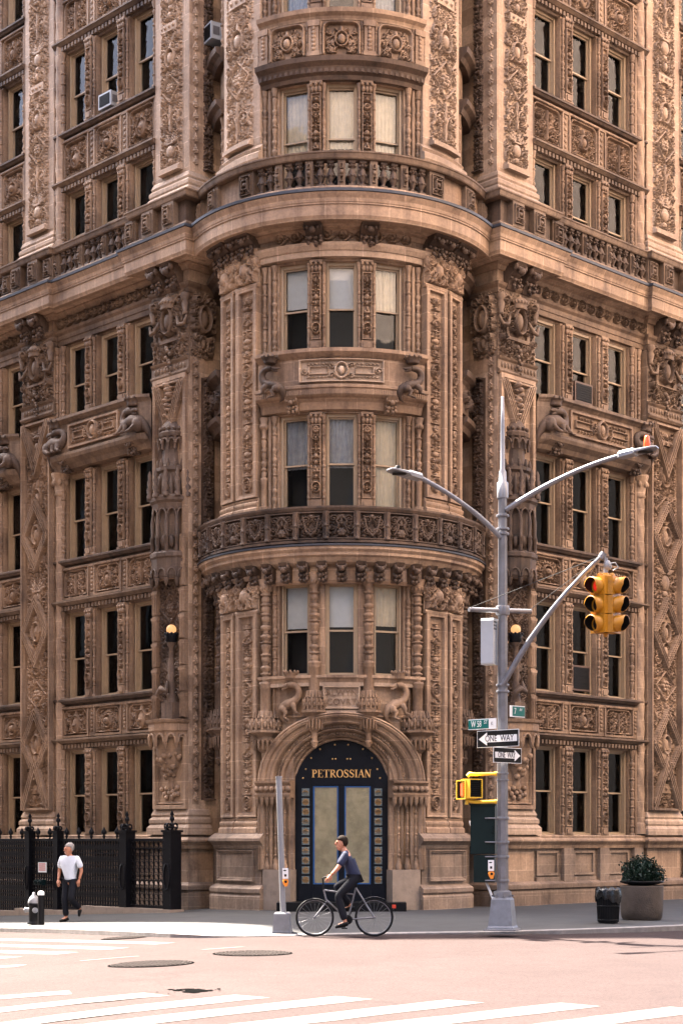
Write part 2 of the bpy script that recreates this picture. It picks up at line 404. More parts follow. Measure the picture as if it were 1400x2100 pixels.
def fill_ground(R, x0, x1, z0, z1, rg, h, step=0.047):
    """small leaf tips in the spaces a carver would leave empty"""
    for z in np.arange(z0, z1, step):
        for x in np.arange(x0, x1, step):
            xx, zz = x + rg.uniform(-.4, .4) * step, z + rg.uniform(-.4, .4) * step
            i, k = min(R.nx - 1, max(0, int(xx / R.dx))), min(R.nz - 1, max(0, int(zz / R.dz)))
            if R.H[k, i] < 0.3 * h and rg.random() < 0.45:
                a_ = rg.random() * 3.14; R.dome(xx, zz, 0.016, h * 0.6); R.dome(xx + 0.016 * math.cos(a_), zz + 0.016 * math.sin(a_), 0.013, h * 0.5)
def arabesque(R, x0, x1, z0, z1, rg, h=0.06, dens=1.0):
    """symmetrical renaissance grotesque on a strip"""
    w = x1 - x0; cx = (x0 + x1) / 2; hw = w / 2; z = z0
    k = rg.randrange(4)
    sw = max(0.015, 0.021 * min(1, w / 0.7))
    while z < z1 - 0.25 * w:
        mh = min(w * rg.uniform(0.75, 1.05), z1 - z); zc = z + mh / 2; t = k % 5; k += 1
        if t == 0:
            R.ring(cx, zc, 0.2 * w, sw, h * 1.25, 0.3 * mh); R.dome(cx, zc, 0.12 * w, h * 1.3, 0.2 * mh)
            R.scroll(cx + 0.33 * w, zc + 0.2 * mh, 0.14 * w, PI, 1.3, -1, sw, h); R.scroll(cx + 0.33 * w, zc - 0.2 * mh, 0.14 * w, PI, 1.3, 1, sw, h)
            R.leaf(cx, zc + 0.32 * mh, 0.2 * mh, PI / 2, 0.07 * w, h)
        elif t == 1:
            R.rect(cx - 0.33 * w, cx + 0.33 * w, zc - 0.13 * mh, zc + 0.13 * mh, h * 0.9)
            for q in (-1, 0, 1): R.dome(cx + q * 0.19 * w, zc, 0.055 * w, h * 1.5)
            R.scroll(cx + 0.25 * w, zc + 0.33 * mh, 0.15 * w, -PI / 2, 1.4, 1, sw, h); R.scroll(cx + 0.25 * w, zc - 0.33 * mh, 0.15 * w, PI / 2, 1.4, -1, sw, h)
            R.dome(cx, zc + 0.36 * mh, 0.08 * w, h * 1.3, 0.13 * mh)
        elif t == 2:
            R.dome(cx, zc - 0.1 * mh, 0.17 * w, h * 1.3, 0.2 * mh); R.rect(cx - 0.16 * w, cx + 0.16 * w, zc + 0.1 * mh, zc + 0.16 * mh, h)
            R.dome(cx, zc - 0.38 * mh, 0.1 * w, h, 0.08 * mh)
            for a in (0.25, 0.75, 1.2): R.leaf(cx + 0.04 * w, zc + 0.15 * mh, 0.36 * w, a, 0.075 * w, h)
            R.scroll(cx + 0.34 * w, zc - 0.18 * mh, 0.14 * w, PI, 1.3, -1, sw, h)
        elif t == 3:
            R.scroll(cx + 0.24 * w, zc, 0.2 * w, PI, 1.6, -1, sw * 1.1, h * 1.1); R.stroke([(cx, zc - 0.45 * mh), (cx + 0.03 * w, zc), (cx, zc + 0.45 * mh)], sw, sw, h)
            for a in (-0.9, 0.9, 2.2): R.leaf(cx + 0.3 * w, zc, 0.26 * w, a, 0.06 * w, h)
        else:
            R.stroke([(cx, zc + 0.45 * mh), (cx + 0.42 * w, zc), (cx, zc - 0.45 * mh)], sw, sw, h)
            R.flower(cx, zc, 0.16 * w, h * 1.2); R.scroll(cx + 0.36 * w, zc + 0.33 * mh, 0.1 * w, PI, 1.2, -1, sw, h); R.scroll(cx + 0.36 * w, zc - 0.33 * mh, 0.1 * w, PI, 1.2, 1, sw, h)
        for q in range(int(22 * dens)):
            xx, zz = cx + rg.uniform(0.08, 0.46) * w, z + rg.random() * mh
            if rg.random() < 0.45: R.scroll(xx, zz, rg.uniform(0.05, 0.085) * w, rg.random() * 6.3, 1.2, rg.choice((-1, 1)), sw * 0.75, h * 0.8)
            else: R.leaf(xx, zz, rg.uniform(0.08, 0.15) * w, rg.random() * 6.3, 0.03 * w, h * 0.8)
        z += mh
    fill_ground(R, cx, x1, z0, z1, rg, h)
    # keep inside the strip, mirror about its axis
    i = (R.xs >= x0) & (R.xs <= x1); kk = (R.zs >= z0) & (R.zs <= z1)
    S = R.H[np.ix_(kk, i)]; R.H[np.ix_(kk, i)] = np.maximum(S, S[:, ::-1])
    R.H[:, R.xs < x0] = np.minimum(R.H[:, R.xs < x0], 0); R.H[:, R.xs > x1] = np.minimum(R.H[:, R.xs > x1], 0)

def candelabra(R, x0, x1, z0, z1, rg, h=0.035):
    w = x1 - x0; cx = (x0 + x1) / 2; z = z0 + 0.05; k = 0; g = max(1.0, w / 0.24); u = min(1.35, g)
    while z < z1 - 0.16:
        t = k % 8
        if t == 0 and k % 16 == 0: R.ring(cx, z + 0.17, 0.09 * u, 0.017, h * 1.2, 0.11 * u); R.ring(cx, z + 0.17, 0.05 * u, 0.012, h); R.dome(cx, z + 0.17, 0.03, h); z += 0.36
        elif t == 0: R.flower(cx, z + 0.08, 0.085, h, 8); z += 0.18
        elif t == 1: R.rect(cx - 0.08 * g, cx + 0.08 * g, z, z + 0.022, h); R.dome(cx, z + 0.06, 0.05, h, 0.04); R.rect(cx - 0.05 * g, cx + 0.05 * g, z + 0.1, z + 0.118, h); z += 0.14
        elif t == 2:
            for a in (0.25, 0.7, 1.2): R.leaf(cx + 0.01, z + 0.01, 0.1 * g, a, 0.022, h); R.leaf(cx - 0.01, z + 0.01, 0.1 * g, PI - a, 0.022, h)
            R.dome(cx, z + 0.1, 0.022, h * 1.2, 0.06); z += 0.17
        elif t == 3: R.scroll(cx + 0.06 * g, z + 0.06, 0.05 * u, PI, 1.3, 1, 0.013, h); R.scroll(cx - 0.06 * g, z + 0.06, 0.05 * u, 0, 1.3, -1, 0.013, h); R.dome(cx, z + 0.06, 0.018, h, 0.06); z += 0.13
        elif t == 4: R.dome(cx, z + 0.07, 0.06 * g, h, 0.065); R.rect(cx - 0.08 * g, cx + 0.08 * g, z + 0.125, z + 0.145, h); R.leaf(cx + 0.06 * g, z + 0.02, 0.07, 1.2, 0.02, h); R.leaf(cx - 0.06 * g, z + 0.02, 0.07, PI - 1.2, 0.02, h); z += 0.17
        elif t == 5: [R.dome(cx + m * 0.06 * g, z + 0.03 + abs(m) * 0.02, 0.026, h) for m in (-1, 0, 1)]; R.dome(cx, z + 0.08, 0.024, h); z += 0.11
        elif t == 6: R.frame(cx - 0.07 * g, cx + 0.07 * g, z, z + 0.1, 0.018, h); R.dome(cx, z + 0.05, 0.025, h); z += 0.13
        else:
            for m in (-1, 1): R.stroke([(cx + m * 0.015, z), (cx + m * 0.085 * g, z + 0.05), (cx + m * 0.03 * g, z + 0.13)], 0.014, 0.01, h)
            R.dome(cx, z + 0.05, 0.02, h, 0.05); z += 0.16
        k += 1

def spiral_band(R, z0, z1, rg, h=0.05, step=None):
    """running scroll frieze along x"""
    hh = z1 - z0; step = step or hh * 1.05; x = step / 2; sg = 1
    while x < R.w:
        R.scroll(x, (z0 + z1) / 2, hh * 0.42, -PI / 2 * sg, 1.6, sg, 0.024, h)
        R.leaf(x + step * 0.3, z0 + hh * 0.2, hh * 0.5, 1.0, 0.035, h); R.leaf(x + step * 0.3, z1 - hh * 0.2, hh * 0.5, -1.0, 0.035, h)
        R.dome(x + step * 0.5, (z0 + z1) / 2, 0.04, h)
        x += step; sg = -sg
SUN_H = (-0.66, 0.7513); SUN_EL = rad(58); SUN_E = 4.8; SKY = 0.088; EXPO = 3.68
UPPER = [(-14, 54), (-1.5, 42.3), (1.5, 42.3), (13, 53.5), (13, 60), (-14, 60)]; UPZ = 33.0
ROADC = (0.0345, 0.0235, 0.0223); PAVEC = (0.044, 0.044, 0.0445)
# ================================================================== the building
CY = 40.4                       # axis of the round corner bay
PL, PR = Vector((-3.58, 39.6, 0)), Vector((3.66, 39.6, 0))
AL, AR = rad(-45.6), rad(44.4)
def MS(side, w, out=0.0, z=0.0):
    """facade frame: w metres from the corner arris, out towards the street"""
    if side == 'L':
        return T(*PL) @ RZ(AL) @ T(-w, -out, z)
    return T(*PR) @ RZ(AR) @ T(w, -out, z)
def MRET(side, t, out=0.0, z=0.0):
    """frame of a corner pier's return face, t metres from the arris"""
    if side == 'L': return T(*PL) @ RZ(AR) @ T(t, -out, z)
    return T(*PR) @ RZ(AL) @ T(-t, -out, z)
def MD(th=0.0, r=None, z=0.0):
    if r is None: return T(0, CY, z) @ RZ(rad(th))
    return T(r * math.sin(rad(th)), CY - r * math.cos(rad(th)), z) @ RZ(rad(th))
RW = 3.0
def X_(th): return RW * rad(th)

root = thing('apartment_building', (0, CY, 0), 'ornate tan terracotta apartment building with a round corner bay and black arched doorway', 'building')
def part(name, me, mats, mw, label=None): return link(name, me, mats, root, mw, label)
CACHE = {}
def cached(key, fn):
    if key not in CACHE: CACHE[key] = fn()
    return CACHE[key]

# ---- windows
def window_mesh(w, h, split):
    b = MB(); c = 0.068
    b.box(-w / 2, -w / 2 + c, -0.02, 0.2, 0, h); b.box(w / 2 - c, w / 2, -0.02, 0.2, 0, h)
    b.box(-w / 2 + c, w / 2 - c, -0.017, 0.2, h - c, h); b.box(-w / 2 + c, w / 2 - c, -0.05, 0.2, 0, 0.05)
    for s in (-1, 1): b.box(s * (w / 2 - c) - 0.012, s * (w / 2 - c) + 0.012, -0.045, -0.02, 0.05, h - 0.02)
    i = w / 2 - c; st = 0.036; zm = 0.05 + (h - c - 0.05) * split
    for z0, z1, y in ((zm - 0.025, h - c, 0.04), (0.05, zm + 0.025, 0.09)):
        b.box(-i, -i + st, y, y + 0.045, z0, z1); b.box(i - st, i, y, y + 0.045, z0, z1)
        b.box(-i + st, i - st, y + 0.002, y + 0.043, z1 - st, z1); b.box(-i + st, i - st, y + 0.002, y + 0.043, z0, z0 + st)
    return b.mesh('window'), zm
def pane_mesh(w, z0, z1, y):
    b = MB(); b.box(-w / 2, w / 2, y, y + 0.006, z0, z1); return b.mesh('pane')
def cloth_mesh(w, z0, z1, y, folds, seed):
    r = random.Random(seed); n = max(2, int(w / 0.02)); b = MB(); ph = r.random() * 6
    xs = np.linspace(-w / 2, w / 2, n)
    ys = y + (0.012 * np.sin(xs * 70 + ph) + 0.008 * np.sin(xs * 31 + 2 * ph) if folds else 0 * xs)
    v = [(x, yy, z) for x, yy in zip(xs, ys) for z in (z0, z1)]
    f = [(2 * k, 2 * k + 2, 2 * k + 3, 2 * k + 1) for k in range(n - 1)]
    b.add(v, f, folds); v2 = [(x, yy + 0.004, z) for x, yy, z in v]; b.add(v2, [q[::-1] for q in f], folds)
    return b.mesh('blind')
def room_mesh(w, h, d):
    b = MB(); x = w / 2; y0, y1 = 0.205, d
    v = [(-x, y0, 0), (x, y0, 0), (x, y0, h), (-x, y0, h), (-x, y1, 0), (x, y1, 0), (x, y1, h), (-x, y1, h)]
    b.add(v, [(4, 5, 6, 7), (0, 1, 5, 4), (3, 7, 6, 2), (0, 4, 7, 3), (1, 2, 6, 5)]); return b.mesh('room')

def add_window(mw, w, h, style, seed, depth=0.85, split=0.5):
    key = ('win', round(w, 2), round(h, 2), split)
    me, zm = cached(key, lambda: window_mesh(w, h, split))
    o = part('window', me, 'cream', mw)
    iw = w - 0.136 - 0.05
    top = h - 0.09
    link('pane', cached(key + ('u',), lambda: pane_mesh(iw + 0.01, zm + 0.015, top, 0.06)), 'glass', o, mw)
    link('pane', cached(key + ('l',), lambda: pane_mesh(iw + 0.01, 0.09, zm - 0.015, 0.11)), 'glass', o, mw)
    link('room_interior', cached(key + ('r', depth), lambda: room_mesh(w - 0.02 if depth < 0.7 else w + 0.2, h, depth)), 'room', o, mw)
    if style and style[0] != '-':
        kind, a = style[0], style[1]
        mt = {'b': 'blind', 's': 'sheer_reflection', 'd': 'drape'}[kind]
        z1 = top; z0 = top - (top - 0.09) * a
        link('blind' if kind == 'b' else 'curtain_or_reflection', cloth_mesh(iw, z0, z1, 0.15, kind != 'b', seed), mt, o, mw)
    return o

# ---- turned colonnettes and mullions
def bead_profile(h, r, seed=3):
    q = random.Random(seed); z = 0.0; p = [(r * 1.25, 0), (r * 1.25, 0.05), (r * 0.7, 0.06)]; z = 0.07
    while z < h - 0.32:
        k = q.randrange(3)
        if k == 0: seq = [(0.75, 0), (0.8, 0.1), (0.55, 0.13), (1.0, 0.15), (1.0, 0.18), (0.6, 0.2)]
        elif k == 1: seq = [(0.55, 0), (0.95, 0.05), (1.05, 0.08), (0.95, 0.11), (0.5, 0.15), (0.8, 0.17), (0.5, 0.19)]
        else: seq = [(0.6, 0), (0.9, 0.12), (0.95, 0.16), (0.6, 0.2), (1.1, 0.215), (1.1, 0.235), (0.6, 0.25)]
        p += [(r * a, z + b) for a, b in seq]; z += seq[-1][1] + 0.02
    p += [(r * 0.7, h - 0.2), (r * 0.8, h - 0.16), (r * 1.3, h - 0.03), (r * 1.35, h)]
    return p
def mullion_mesh(w, h, seed, narrow=False):
    b = MB(); rg = random.Random(seed); pw = 0.22
    b.box(-w / 2, w / 2, 0.03, 0.3, 0, h)
    R = Relief(pw, h - 0.5, 0.016); R.frame(0, pw, 0, R.h, 0.024, 0.03); candelabra(R, 0.02, pw - 0.02, 0.03, R.h - 0.03, rg, 0.045)
    b.box(-pw / 2, pw / 2, -0.02, 0.029, 0, h); b.field(R, -pw / 2, 0.22, -0.022)
    b.box(-pw / 2 - 0.02, pw / 2 + 0.02, -0.06, 0.028, 0, 0.2); b.box(-pw / 2 + 0.03, pw / 2 - 0.03, -0.085, -0.06, 0.04, 0.16)
    b.box(-pw / 2 - 0.03, pw / 2 + 0.03, -0.07, 0.028, h - 0.05, h)
    for s in (-1, 0, 1):
        b.ball((s * 0.08, -0.05, h - 0.19), 0.05, 6, 4, sz=1.6); b.ball((s * 0.11, -0.075, h - 0.09), 0.045, 6, 4)
    for s in (-1, 1):
        b.lathe(bead_profile(h - 0.06, 0.046, seed), s * (pw / 2 + 0.055), 0.0, 8, cz=0.0)
    return b.mesh('mullion')
def jamb_mesh(w, h, seed):
    b = MB(); b.box(-w / 2, w / 2, 0.04, 0.3, 0, h)
    n = max(1, int(w / 0.13))
    for k in range(n):
        x = -w / 2 + w * (k + 0.5) / n
        if k % 2 == 0: b.lathe(bead_profile(h, 0.062, seed + k), x, -0.01, 8)
        else: b.lathe([(0.045, 0), (0.045, h)], x, 0.0, 8)
    return b.mesh('window_jamb')

# ---- spandrel panels: each with a border under a small arch
def spandrel_relief(w, h, kind, seed, d=0.055):
    R = Relief(w, h, 0.016); rg = random.Random(seed); cx = w / 2
    bd = 0.1
    R.frame(0, w, 0, h, 0.05, d * 1.1)
    # rounded upper corners, arch moulding
    pts = [(bd, bd)] + [(bd, h - bd - 0.16)] + [(bd + 0.16 - 0.16 * math.cos(a), h - bd - 0.16 + 0.16 * math.sin(a)) for a in np.linspace(0, PI / 2, 6)]
    pts += [(cx, h - bd)]
    R.stroke(pts, 0.03, 0.03, d)
    R.stroke([(bd, bd), (cx, bd)], 0.02, 0.02, d * 0.8)
    for k in range(int(w / 0.07)): R.dome(0.05 + k * 0.07, h - 0.055, 0.026, d * 1.4)
    zc = h * 0.45
    if kind == 0:      # flaming shield with drapery
        R.dome(cx, zc - 0.03, 0.15, d * 1.3, 0.2); R.leaf(cx, zc + 0.08, 0.26, PI / 2, 0.07, d * 1.3); R.ring(cx, zc - 0.02, 0.18, 0.025, d * 1.3, 0.22)
        R.dome(cx, zc - 0.06, 0.06, d * 2)
        for a in (0.4, 1.0, -0.5): R.stroke([(cx + 0.16, zc + a * 0.2), (cx + 0.3, zc - 0.06 + a * 0.25), (w - bd - 0.05, zc + a * 0.35)], 0.024, 0.016, d)
    elif kind == 1:    # leafy grotesque
        for a in (-1.2, -0.4, 0.4, 1.1): R.scroll(cx + 0.13 + 0.08 * abs(a), zc + a * 0.22, 0.1, PI, 1.4, 1 if a > 0 else -1, 0.022, d)
        R.stroke([(cx, bd + 0.04), (cx, h - bd - 0.1)], 0.035, 0.02, d * 1.2)
        for a in (0.2, 0.8, -0.4): R.leaf(cx + 0.03, zc, 0.3, a, 0.045, d)
    elif kind == 2:    # round boss in a wreath
        R.dome(cx, zc, 0.1, d * 2.0); R.ring(cx, zc, 0.16, 0.03, d * 1.4)
        for k in range(9):
            a = -PI / 2 + PI * k / 8; R.leaf(cx + 0.2 * math.cos(a), zc + 0.2 * math.sin(a), 0.11, a + 0.7, 0.035, d)
    else:              # medallion with arms
        R.ring(cx, zc, 0.13, 0.025, d * 1.4, 0.17); R.dome(cx, zc, 0.09, d * 1.5, 0.13)
        R.leaf(cx, zc + 0.2, 0.14, PI / 2, 0.06, d * 1.2)
    for q in range(26):
        x, z = cx + rg.uniform(0.12, max(0.14, w / 2 - bd - 0.06)), rg.uniform(bd + 0.06, h - bd - 0.1)
        (R.leaf(x, z, 0.12, rg.random() * 6.3, 0.03, d * 0.8) if q % 2 else R.scroll(x, z, 0.06, rg.random() * 6, 1.2, rg.choice((-1, 1)), 0.017, d * 0.8))
    fill_ground(R, cx, w - bd - 0.04, bd + 0.03, h - bd - 0.06, rg, d)
    R.mirror(); return R
def spandrel_mesh(w, h, kind, seed):
    b = MB(); R = spandrel_relief(w - 0.22, h, kind, seed)
    b.box(-w / 2, w / 2, 0.06, 0.13, 0, h); b.field(R, -R.w / 2, 0, 0.058, skirt=0.02)
    for s in (-1, 1):       # little pilaster each side
        b.box(s * (w / 2) - 0.1, s * (w / 2) + 0.1, -0.02, 0.058, 0.0, h) if s > 0 else None
    x = w / 2
    b.box(x - 0.115, x + 0.115, -0.035, -0.021, 0, 0.1); b.box(x - 0.12, x + 0.12, -0.05, -0.021, h - 0.07, h)
    for k in range(6): b.ball((x, -0.02, 0.16 + k * (h - 0.3) / 5), 0.045, 6, 4, sx=1.3, sy=0.6, sz=1.2)
    for q in (-0.115, 0.115): b.lathe(bead_profile(h - 0.1, 0.022, seed), x + q, 0.0, 6, cz=0.05)
    return b.mesh('spandrel_panel')

MOULD_SILL = [(0.1, -0.2), (0.02, -0.2), (0.02, -0.14), (-0.06, -0.12), (-0.1, -0.07), (-0.13, -0.06), (-0.13, -0.015), (-0.11, 0.0), (0.1, 0.012)]
MOULD_HOOD = [(0.1, 0.0), (0.02, 0.0), (0.0, 0.05), (-0.03, 0.06), (-0.03, 0.16), (-0.1, 0.18), (-0.16, 0.24), (-0.18, 0.25), (-0.18, 0.29), (0.1, 0.33)]
def course_mesh(prof, x0, x1, dent=None, wrap=None, yoff=0.0):
    b = MB(wrap); b.prism([(y + yoff, z) for y, z in prof], x0, x1)
    if dent:
        step, wd, y0, y1, z0, z1 = dent; n = int((x1 - x0) / step)
        for k in range(n):
            x = x0 + (k + 0.5) * (x1 - x0) / n; b.box(x - wd / 2, x + wd / 2, y0 + yoff, y1 + yoff, z0, z1, 2 if wrap else 1)
    return b.mesh('course')

# ---- consoles
def console_mesh(w, d, h, fruit=True):
    b = MB(); pr = [(0.02, 0)]
    for t in np.linspace(0, 1, 12):
        z = h * t; y = -d * (0.18 + 0.25 * math.sin(t * PI * 0.8) if t < 0.45 else 0.36 + 0.64 * ((t - 0.45) / 0.55) ** 0.8)
        pr.append((y, z))
    pr.append((0.02, h)); b.prism(pr, -w / 2, w / 2)
    for s in (-1, 1):
        b.lathe([(0.001, -0.012), (0.16 * h, -0.012), (0.16 * h, 0.02), (0.001, 0.02)], 0, 0, 8)  if False else None
        b.ball((s * w * 0.5, -d * 0.75, h * 0.78), h * 0.16, 8, 5, sx=0.4)
    if fruit:
        q = random.Random(5)
        for k in range(14): b.ball((q.uniform(-0.45, 0.45) * w, -d * q.uniform(0.3, 0.6), h * q.uniform(0.02, 0.42)), 0.045, 6, 4)
        b.ball((0, -d * 0.85, h * 0.62), h * 0.17, 8, 6, sx=1.1)
        for s in (-1, 1): b.ball((s * w * 0.3, -d * 0.9, h * 0.7), h * 0.09, 6, 4)
    return b.mesh('console')
def baluster_mesh(h):
    b = MB()
    b.box(-0.075, 0.075, -0.075, 0.075, 0, 0.05); b.box(-0.075, 0.075, -0.075, 0.075, h - 0.05, h)
    b.lathe([(0.06, 0.05), (0.035, 0.09), (0.045, 0.12), (0.085, 0.2), (0.09, 0.27), (0.06, 0.37), (0.035, 0.42), (0.07, 0.44), (0.07, 0.47), (0.04, 0.49), (0.06, h - 0.1), (0.085, h - 0.05)], seg=10)
    for k in range(7):
        a = 2 * PI * k / 7; b.ball((0.085 * math.cos(a), 0.085 * math.sin(a), 0.24), 0.035, 5, 4); b.ball((0.07 * math.cos(a), 0.07 * math.sin(a), h - 0.11), 0.03, 5, 4)
    return b.mesh('baluster')
def cell_pedestal_mesh(w, h, d):
    b = MB(); b.box(-w / 2, w / 2, -0.02, d, 0, h)
    R = Relief(w - 0.1, h - 0.16, 0.014); R.frame(0, R.w, 0, R.h, 0.025, 0.025)
    c = R.w / 2; R.frame(c - 0.1, c + 0.1, R.h * 0.25, R.h * 0.75, 0.03, 0.045); R.dome(c, R.h / 2, 0.06, 0.05)
    for sx in (-1, 1):
        for sz in (-1, 1): R.scroll(c + sx * 0.09, R.h / 2 + sz * R.h * 0.33, 0.055, 0, 1.2, sx * sz, 0.018, 0.04)
    b.field(R, -R.w / 2, 0.08, -0.022, skirt=0.01)
    return b.mesh('pedestal')

# ---- crowned salamander
def salamander_mesh(flip=1, crown=True, sc=1.0):
    b = MB()
    sp = [(-0.10, 0.0, -0.46), (-0.22, -0.05, -0.40), (-0.27, -0.09, -0.26), (-0.2, -0.12, -0.1), (-0.05, -0.14, 0.0), (0.12, -0.14, 0.05), (0.25, -0.14, 0.16), (0.3, -0.15, 0.33), (0.22, -0.17, 0.48), (0.06, -0.18, 0.52), (-0.04, -0.19, 0.48)]
    rr = [0.018, 0.04, 0.07, 0.12, 0.135, 0.12, 0.095, 0.08, 0.075, 0.085, 0.06]
    P, RR = [], []
    for i in range(len(sp) - 1):
        for t in (0, 0.33, 0.66):
            P.append(tuple(Vector(sp[i]).lerp(Vector(sp[i + 1]), t))); RR.append(rr[i] + (rr[i + 1] - rr[i]) * t)
    for _ in range(2): P = [P[0]] + [tuple((Vector(P[k - 1]) + Vector(P[k]) * 2 + Vector(P[k + 1])) / 4) for k in range(1, len(P) - 1)] + [P[-1]]
    b.tube(P, RR, 10)
    b.tube([(-0.02, -0.19, 0.5), (-0.14, -0.2, 0.46), (-0.22, -0.2, 0.47)], [0.06, 0.045, 0.02], 8)
    b.tube([(-0.02, -0.19, 0.46), (-0.13, -0.2, 0.40), (-0.18, -0.2, 0.39)], [0.045, 0.03, 0.015], 8)
    b.ball((-0.01, -0.26, 0.53), 0.022, 6, 4)
    for a in ([(-0.16, -0.2, -0.12), (-0.04, -0.27, -0.2), (-0.1, -0.25, -0.34), (0.0, -0.28, -0.38)], [(0.14, -0.2, 0.0), (0.2, -0.27, -0.12), (0.22, -0.24, -0.22), (0.3, -0.26, -0.24)]):
        b.tube(a, [0.085, 0.06, 0.04, 0.03], 8)
        for q in (-1, 0, 1): b.tube([a[-1], (a[-1][0] + 0.07, a[-1][1] - 0.02, a[-1][2] + q * 0.03 - 0.03)], [0.018, 0.008], 5)
    b.ball((-0.13, -0.19, -0.12), 0.12, 8, 6)
    for k in range(9):
        i = 6 + 2 * k
        p = P[min(i, len(P) - 1)]; b.ball((p[0] - 0.04, p[1], p[2] + RR[min(i, len(P) - 1)] * 0.9), 0.022, 5, 4, sz=1.5)
    if crown:
        b.lathe([(0.13, 0), (0.15, 0.03), (0.14, 0.06), (0.17, 0.1), (0.19, 0.15)], 0.06, -0.16, 12, cz=0.66)
        for k in range(10):
            a = 2 * PI * k / 10; b.ball((0.06 + 0.19 * math.cos(a), -0.16 + 0.19 * math.sin(a), 0.84), 0.032, 6, 4, sz=1.4)
    if flip < 0:
        for v in b.v: v[:, 0] *= -1
        b.f = [f[:, ::-1] for f in b.f]
    return b.mesh('salamander')

def beast_mesh(s):
    """salamander crouching on a balcony corner under a crown, tail hanging outwards"""
    b = MB()
    def sm(P, rr, seg=12):
        Q, RR = [], []
        for i in range(len(P) - 1):
            for t in (0, 0.34, 0.67): Q.append(tuple(Vector(P[i]).lerp(Vector(P[i + 1]), t))); RR.append(rr[i] + (rr[i + 1] - rr[i]) * t)
        Q.append(P[-1]); RR.append(rr[-1])
        for _ in range(2): Q = [Q[0]] + [tuple((Vector(Q[k - 1]) + Vector(Q[k]) * 2 + Vector(Q[k + 1])) / 4) for k in range(1, len(Q) - 1)] + [Q[-1]]
        b.tube(Q, RR, seg); return Q
    sm([(0.46, 0.05, -0.62), (0.52, -0.02, -0.4), (0.46, -0.1, -0.12), (0.3, -0.2, 0.06), (0.05, -0.24, 0.1), (-0.2, -0.24, 0.04), (-0.36, -0.22, 0.1), (-0.42, -0.2, 0.26), (-0.3, -0.22, 0.4), (-0.05, -0.26, 0.4), (0.1, -0.28, 0.36)], [0.02, 0.05, 0.1, 0.17, 0.19, 0.16, 0.12, 0.1, 0.09, 0.1, 0.07])
    b.tube([(0.08, -0.28, 0.36), (0.24, -0.3, 0.36), (0.32, -0.3, 0.33)], [0.075, 0.06, 0.025], 8); b.tube([(0.08, -0.28, 0.31), (0.2, -0.3, 0.27), (0.26, -0.3, 0.26)], [0.05, 0.035, 0.02], 8)
    b.ball((0.3, -0.28, -0.02), 0.17, 10, 8, sz=1.15); b.ball((0.06, -0.35, 0.42), 0.025, 6, 4)
    for P in ([(0.32, -0.36, -0.06), (0.14, -0.42, -0.17), (0.0, -0.43, -0.18)], [(-0.26, -0.34, 0.0), (-0.3, -0.42, -0.13), (-0.42, -0.43, -0.18)], [(-0.1, -0.36, 0.0), (-0.08, -0.42, -0.14), (-0.18, -0.44, -0.18)]):
        b.tube(P, [0.09, 0.055, 0.04], 8)
        for q in (-1, 0, 1): b.tube([P[-1], (P[-1][0] - 0.08, P[-1][1] - 0.02 + q * 0.035, P[-1][2] - 0.01)], [0.02, 0.01], 5)
    b.lathe([(0.16, 0), (0.19, 0.03), (0.17, 0.07), (0.19, 0.12), (0.23, 0.17)], 0.02, -0.2, 12, cz=0.5)
    for k in range(10): b.ball((0.02 + 0.23 * math.cos(k * PI / 5), -0.2 + 0.23 * math.sin(k * PI / 5), 0.69), 0.036, 6, 4, sz=1.4)
    if s < 0:
        for v in b.v: v[:, 0] *= -1
        b.f = [f[:, ::-1] for f in b.f]
    return b.mesh('salamander')
# ---- a moulding swept round the breaks of a facade
def sweep(path, prof):
    b = MB(); n = len(path); m = len(prof); nor = []
    for i in range(n - 1):
        d = (Vector(path[i + 1]) - Vector(path[i])).normalized(); nor.append(Vector((d.y, -d.x)))
    V = []
    for i in range(n):
        a = nor[max(0, i - 1)]; c = nor[min(n - 2, i)]; k = a + c; k = k / max(0.3, k.dot(a))
        for o, z in prof: V.append((path[i][0] + k.x * o, path[i][1] + k.y * o, z))
    F = [(i * m + k, (i + 1) * m + k, (i + 1) * m + (k + 1) % m, i * m + (k + 1) % m) for i in range(n - 1) for k in range(m)]
    b.add(V, F); b.add(V[:m], [tuple(range(m))[::-1]]); b.add(V[-m:], [tuple(range(m))])
    return b
SIDE = {
    'L': dict(p1=1.29, b1=(1.29, 5.48), wc=(1.9, 3.26, 4.62), ww=0.92, p2=(5.48, 6.84), b2=(6.84, 11.03), wc2=(7.46, 8.82), col=5.3, end=13.0),
    'R': dict(p1=1.33, b1=(1.33, 5.97), wc=(1.94, 3.39, 4.84), ww=0.99, p2=(5.97, 7.45), b2=(7.45, 12.1), wc2=(8.1, 9.55), col=5.75, end=14.0)}
FLOORS = [(1.68, 3.87), (5.17, 7.40), (8.73, 10.92), (12.33, 14.24), (16.1, 18.16), (19.7, 21.77), (23.3, 25.4)]
def plan(side, brk=0.12):
    q = SIDE[side]
    w = [(0, 0.95), (0, 0), (q['p1'], 0), (q['p1'], brk), (q['p2'][0], brk), (q['p2'][0], 0), (q['p2'][1], 0), (q['p2'][1], brk), (q['b2'][1], brk), (q['b2'][1], 0), (q['end'], 0)]
    return w if side == 'R' else [(-a, b) for a, b in w][::-1]
STY = [('d', .5), ('b', .45), None, ('d', 1.0), ('s', .5), ('b', .3), ('b', .5), ('d', .62), ('d', .5), ('s', .8), ('b', .4), ('b', .55)]

